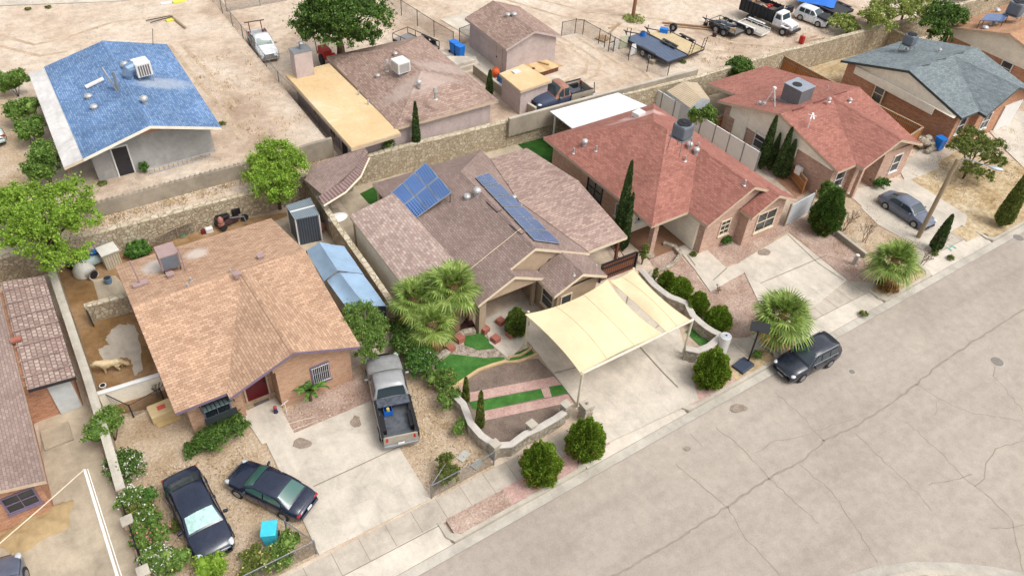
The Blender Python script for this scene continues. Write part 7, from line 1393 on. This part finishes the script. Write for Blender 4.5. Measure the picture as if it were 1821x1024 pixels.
# back lot things
def simple(name,label,cat,px,py,z0,parts,rz=0.):
    t=thing(name,label,cat,P(px,py,z0),rz)
    for nm,mat,fn in parts: m=MB(); fn(m); m.build(nm,mat,t)
    return t
m_ply=ribs('plywood',C(206,170,118),C(230,198,150),1.2,'u',.8)
a=[P(*p,1.7)[:2] for p in ((915,122),(965,104),(1000,116),(965,127),(935,133))]; t=thing('plywood_platform','low plywood platform with scattered boards in front of the pink garage','platform',(a[0][0],a[0][1],1.2)); m=MB(); m.prism(a,1.62,1.68); m.build('deck',m_ply,t,world=True); m=MB(); 
cx,cy=sum(p[0] for p in a)/5,sum(p[1] for p in a)/5; m.prism([(cx+(x-cx)*.85,cy+(y-cy)*.85) for x,y in a],1.2,1.62); m.build('frame',m_dkwood,t,world=True)
MB().box((cx+.8,cy+.3,1.74),(.12,.9,.1),R(30)).build('loose_board',m_wd,t,world=True); MB().box((cx-.4,cy,1.72),(.2,.2,.08)).build('loose_block',m_dkwood,t,world=True)
simple('gas_cylinder','orange tank standing by the pink shed','tank',881,137,1.2,[('tank',flat('tank_orange',C(222,96,44)),lambda m:(m.ell((0,0,.4),(.34,.34,.38),14,8),m.cyl((0,0,.7),.1,.12,8)))]); simple('blue_drum','dull blue drum in front of the orange tank','drum',890,146,1.2,[('drum',flat('drum_blue',C(60,108,160)),lambda m:m.cyl((0,0,0),.3,.6,14)),('lid',m_dkmetal,lambda m:m.cyl((0,0,.6),.28,.02,14))])
for i,(q,zt,l) in enumerate((([(790,112),(845,100),(852,112),(800,128)],.35,'upper concrete step'),([(772,100),(830,100),(845,107),(786,122)],.6,'wide concrete landing'))):
    w=[P(*p,1.2+zt)[:2] for p in q]; o=MB().prism(w,1.1,1.2+zt).build('concrete_step',m_conc); _meta(o,l+' behind the brown shingled pink house','step',kind=None)
sheet('concrete_pad',[(780,95),(840,78),(895,118),(870,135),(830,110)],1.205,m_conc,zr=1.2); sheet('concrete_pad',[(782,35),(825,25),(900,40),(840,70)],1.207,m_conc,zr=1.2); sheet('track_path',[(-20,12),(200,4),(330,-8),(420,-30),(300,-40),(-20,-10)],2.206,m_conc,zr=2.2)
m_patch=ground('grey_dust',[(.3,C(188,176,160)),(.6,C(204,190,172))],.2,3,20,.3); sheet('gravel_lane',[(-40,140),(10,140),(40,200),(75,330),(60,360),(-60,380)],2.204,m_yard,zr=2.2)
simple('broken_post','fallen timber post with crossing rods on the sandy lot at the top','timber',330,52,2.2,[('post',m_post,lambda m:m.tube([(0,0,.1),(-.4,2.6,.12)],.1,7)),('rods',m_dkmetal,lambda m:(m.tube([(-.4,2.6,.15),(-2.4,2.6,.12)],.04,5),m.tube([(-.3,2.3,.2),(-2.2,2.0,.15)],.04,5)))])
simple('yellow_board','small yellow board lying on the sandy lot','board',303,37,2.2,[('board',m_y,lambda m:m.box((0,0,.06),(.7,.45,.1),R(5)))]); simple('yellow_board','flat yellow and white board at the very top edge','board',318,4,2.2,[('board',m_y,lambda m:m.box((0,0,.06),(1.0,.5,.1),R(5))),('white_part',m_white,lambda m:m.box((-1.0,.1,.05),(.9,.4,.08),R(-8)))])
simple('timber_beam','long brown timber beams on the sand left of the small trailer','timber',1228,47,1.2,[('beam',flat('beam_brown',C(156,120,88)),lambda m:m.tube([(-2.,1.6,.1),(1.6,-1.4,.1)],.09,5)),('thin_beam',flat('beam_tan',C(176,146,110)),lambda m:m.tube([(-2.2,1.1,.08),(1.2,-1.6,.08)],.06,5))])
for i,(x,y) in enumerate(((1254,47),(1268,52),(1270,65))): simple('tyre_stump',['dark rusty drum left of the small scrap trailer','dark pipe stub between drum and trailer wheels','worn black tyre nearest the rock wall'][i],['drum','pipe','tyre'][i],x,y,1.2,[('body',m_dkmetal,lambda m:m.cyl((0,0,0),.2,.35,10)),('top',flat('rust_top',C(110,76,60)),lambda m:m.cyl((0,0,.35),.16,.04,10))])
simple('log_splitter','red hand machine with long pale handles on the sand by the rock wall','tool',1424,78,1.2,[('body',flat('tool_red',C(196,52,44)),lambda m:(m.box((0,0,.35),(.25,.4,.7)),m.cyl((.3,.1,0),.16,.3,10))),('handles',m_wd,lambda m:(m.tube([(.2,.2,.3),(2.6,.3,.15)],.04,5),m.tube([(.2,-.1,.25),(2.8,-.3,.1)],.04,5)))])
simple('backhoe','red loader with a bent exhaust pipe hidden behind the pink chimney','loader',580,112,1.2,[('body',flat('loader_red',C(206,60,48)),lambda m:(m.box((0,0,.9),(.7,1.2,.7)),m.box((.5,-.6,.5),(.3,.9,.3),0,R(35)))),('pipe',flat('rust_pipe',C(120,76,60)),lambda m:m.tube([(-.5,.3,.8),(-.6,.4,2.2),(-.2,.5,2.5),(.6,.6,2.5)],.05,6)),('wheel',m_tyre,lambda m:m.tube([(-.5,-.2,.45),(-.3,-.2,.45)],.45,14))])
t=simple('rack','leaning pale panels in a dark metal rack at the trailer yard fence','rack',1098,88,1.2,[('rack_frame',m_dkmetal,lambda m:(m.tube([(-1.,0,0),(-1.,0,1.6)],.04,5),m.tube([(1.2,0,0),(1.2,0,1.6)],.04,5),m.tube([(-1.,0,.8),(1.2,0,.8)],.04,5),m.tube([(-1.,.6,.1),(-1.,.6,1.2)],.04,5))),('panel',flat('panel_pale',C(206,206,176)),lambda m:m.box((.5,-.1,.6),(.8,.06,1.1))),('panel',m_white,lambda m:m.box((-.3,-.1,.5),(.4,.06,.9)))])
simple('bent_scrap','bent grey metal frame on the sand at the end of the dark pickup','scrap',1046,172,1.2,[('frame',m_dkmetal,lambda m:(m.tube([(-.8,0,.1),(.8,.2,.1)],.04,5),m.tube([(-.8,.5,.1),(.8,.7,.1)],.04,5),m.tube([(-.8,0,.1),(-.8,0,1.0)],.05,5),m.tube([(.7,.2,.1),(.7,.3,.9)],.04,5),m.tube([(0,.1,.1),(0,.6,.1)],.03,5)))])
simple('white_scrap','crumpled white sheet propped at the rusty fence','scrap',1127,100,1.2,[('sheet',m_white,lambda m:m.add([(-.5,0,.1),(.5,.2,.1),(.3,.3,.9),(-.3,.1,1.1)],[(0,1,2,3)])),('support',m_post,lambda m:m.tube([(0,.2,0),(0,.4,.8)],.03,4))])
m_pav=concrete('paver',C(206,204,192))
for i,(x,y,w) in enumerate(((824,811,.62),(848,826,.55))): o=MB().box((0,0,.04),(w,w*.7,.05),R(20)).build('stepping_stone',m_pav,None,bevel=.015); o.location=P(x,y,0); _meta(o,['larger pale stepping stone in the gravel near the chain link corner','smaller pale stepping stone nearer the pavement'][i],'stepping stone','stepping stones')
simple('planter_stand','small white plant stand beside the front path of the tan house','stand',510,735,0,[('stand',m_white,lambda m:(m.tube([(0,0,0),(0,0,.8)],.02,5),m.tube([(-.2,0,.7),(.2,0,.9)],.02,5)))]); simple('garden_gnome','small colourful figure at the doorstep of the tan house','figure',491,734,0,[('body',flat('figure_dark',C(54,44,84)),lambda m:m.cyl((0,0,0),.12,.35,10,.08)),('head',flat('figure_red',C(186,70,70)),lambda m:m.ell((0,0,.42),(.09,.09,.1),10,6))])
m=MB(); pts=[P(x,y,0)[:2]+(.03,) for x,y in ((462,766),(480,777),(505,775),(524,764),(545,756),(565,747),(560,742),(540,746),(520,752),(496,756),(478,752))]; m.tube(pts,.02,5); o=m.build('garden_hose',flat('hose_beige',C(216,206,186))); _meta(o,'beige garden hose looping across the front path of the tan house','hose')
for i,(x,y) in enumerate(((1345,722),(1233,800),(1242,822))):pass
bush('small green weed by the blue grey hoop base',1345,636,.3,.5,f_mid,0,300,.09,210)
for i,(x,y) in enumerate(((1386,606),(1575,514))): bush(['brown dead frond skirt at the foot of the hoop palm','brown dead frond skirt at the foot of the lamp palm'][i],x,y,.7,.5,f_dead,0,900,.16,220+i,name='dead_fronds',core=False,cat='debris')
t=simple('railing','brown side railing and posts under the faded mauve patio roof','railing',1116,478,0,[('rail',flat('rail_red',C(104,56,46)),lambda m:(m.tube([(-.3,0,.9),(.3,2.4,.9)],.03,5),m.tube([(-.3,0,.3),(.3,2.4,.3)],.03,5)))])

simple('spare_tyre','single black tyre standing behind the plank deck trailer','tyre',1196,56,1.2,[('tyre',m_tyre,lambda m:m.tube([(-.1,0,.36),(.12,0,.36)],.36,16)),('rim',m_rim,lambda m:m.tube([(-.11,0,.36),(.13,0,.36)],.18,12))],R(20))
simple('tank','blue tank and grey jack at the front of the plank deck trailer','tank',1180,58,1.8,[('tank',m_bblue,lambda m:(m.box((0,0,.2),(.7,.5,.35)),)),('jack',m_dkmetal,lambda m:m.tube([(.6,0,-.3),(.6,0,.7)],.06,6))],R(-50))
simple('tank','blue can strapped to the front of the empty blue grey trailer','tank',1143,64,1.8,[('tank',m_bblue,lambda m:m.cyl((0,0,0),.25,.35,12)),('strap',m_dkmetal,lambda m:m.cyl((0,0,.35),.2,.03,12))])
simple('pallet','pale pallet with rods leaning at the trailer yard fence corner','pallet',1072,70,1.2,[('slats',m_wd,lambda m:[m.box((0,-.4+.2*i,.12),(1.1,.12,.03)) for i in range(5)]),('bearer',m_post,lambda m:[m.box((-.45+.45*i,0,.05),(.08,1.,.09)) for i in range(3)])],R(15))
simple('timber_beam','weathered planks lying by the foot of the utility pole','timber',1092,52,1.2,[('plank',m_post,lambda m:m.box((0,0,.05),(2.6,.2,.07),R(30))),('short_plank',m_wd,lambda m:m.box((.4,.4,.05),(1.6,.18,.06),R(10)))])
simple('engine_block','dark engine parts on the sand between dump truck and white off-road vehicle','engine',1402,22,1.2,[('block',m_dkmetal,lambda m:m.box((0,0,.3),(.6,.5,.55))),('pipe',m_metal,lambda m:m.tube([(-.3,0,.5),(-.7,.3,.3),(-.9,.3,.05)],.06,6))])
simple('rusty_barrel','rust brown barrel against the rock wall near the long handled tool','barrel',1396,62,1.2,[('shell',flat('barrel_rust',C(138,92,68),.9,var=.3),lambda m:m.cyl((0,0,0),.3,.85,14)),('lid',m_dkmetal,lambda m:m.cyl((0,0,.85),.28,.02,14))])
simple('broken_slab','grey concrete lumps beside the rusty fence','rubble',1160,112,1.2,[('lump',m_conc3,lambda m:m.box((0,0,.15),(.6,.5,.3),R(20))),('small_lump',m_conc3,lambda m:m.box((.7,.3,.1),(.35,.3,.2),R(50)))])
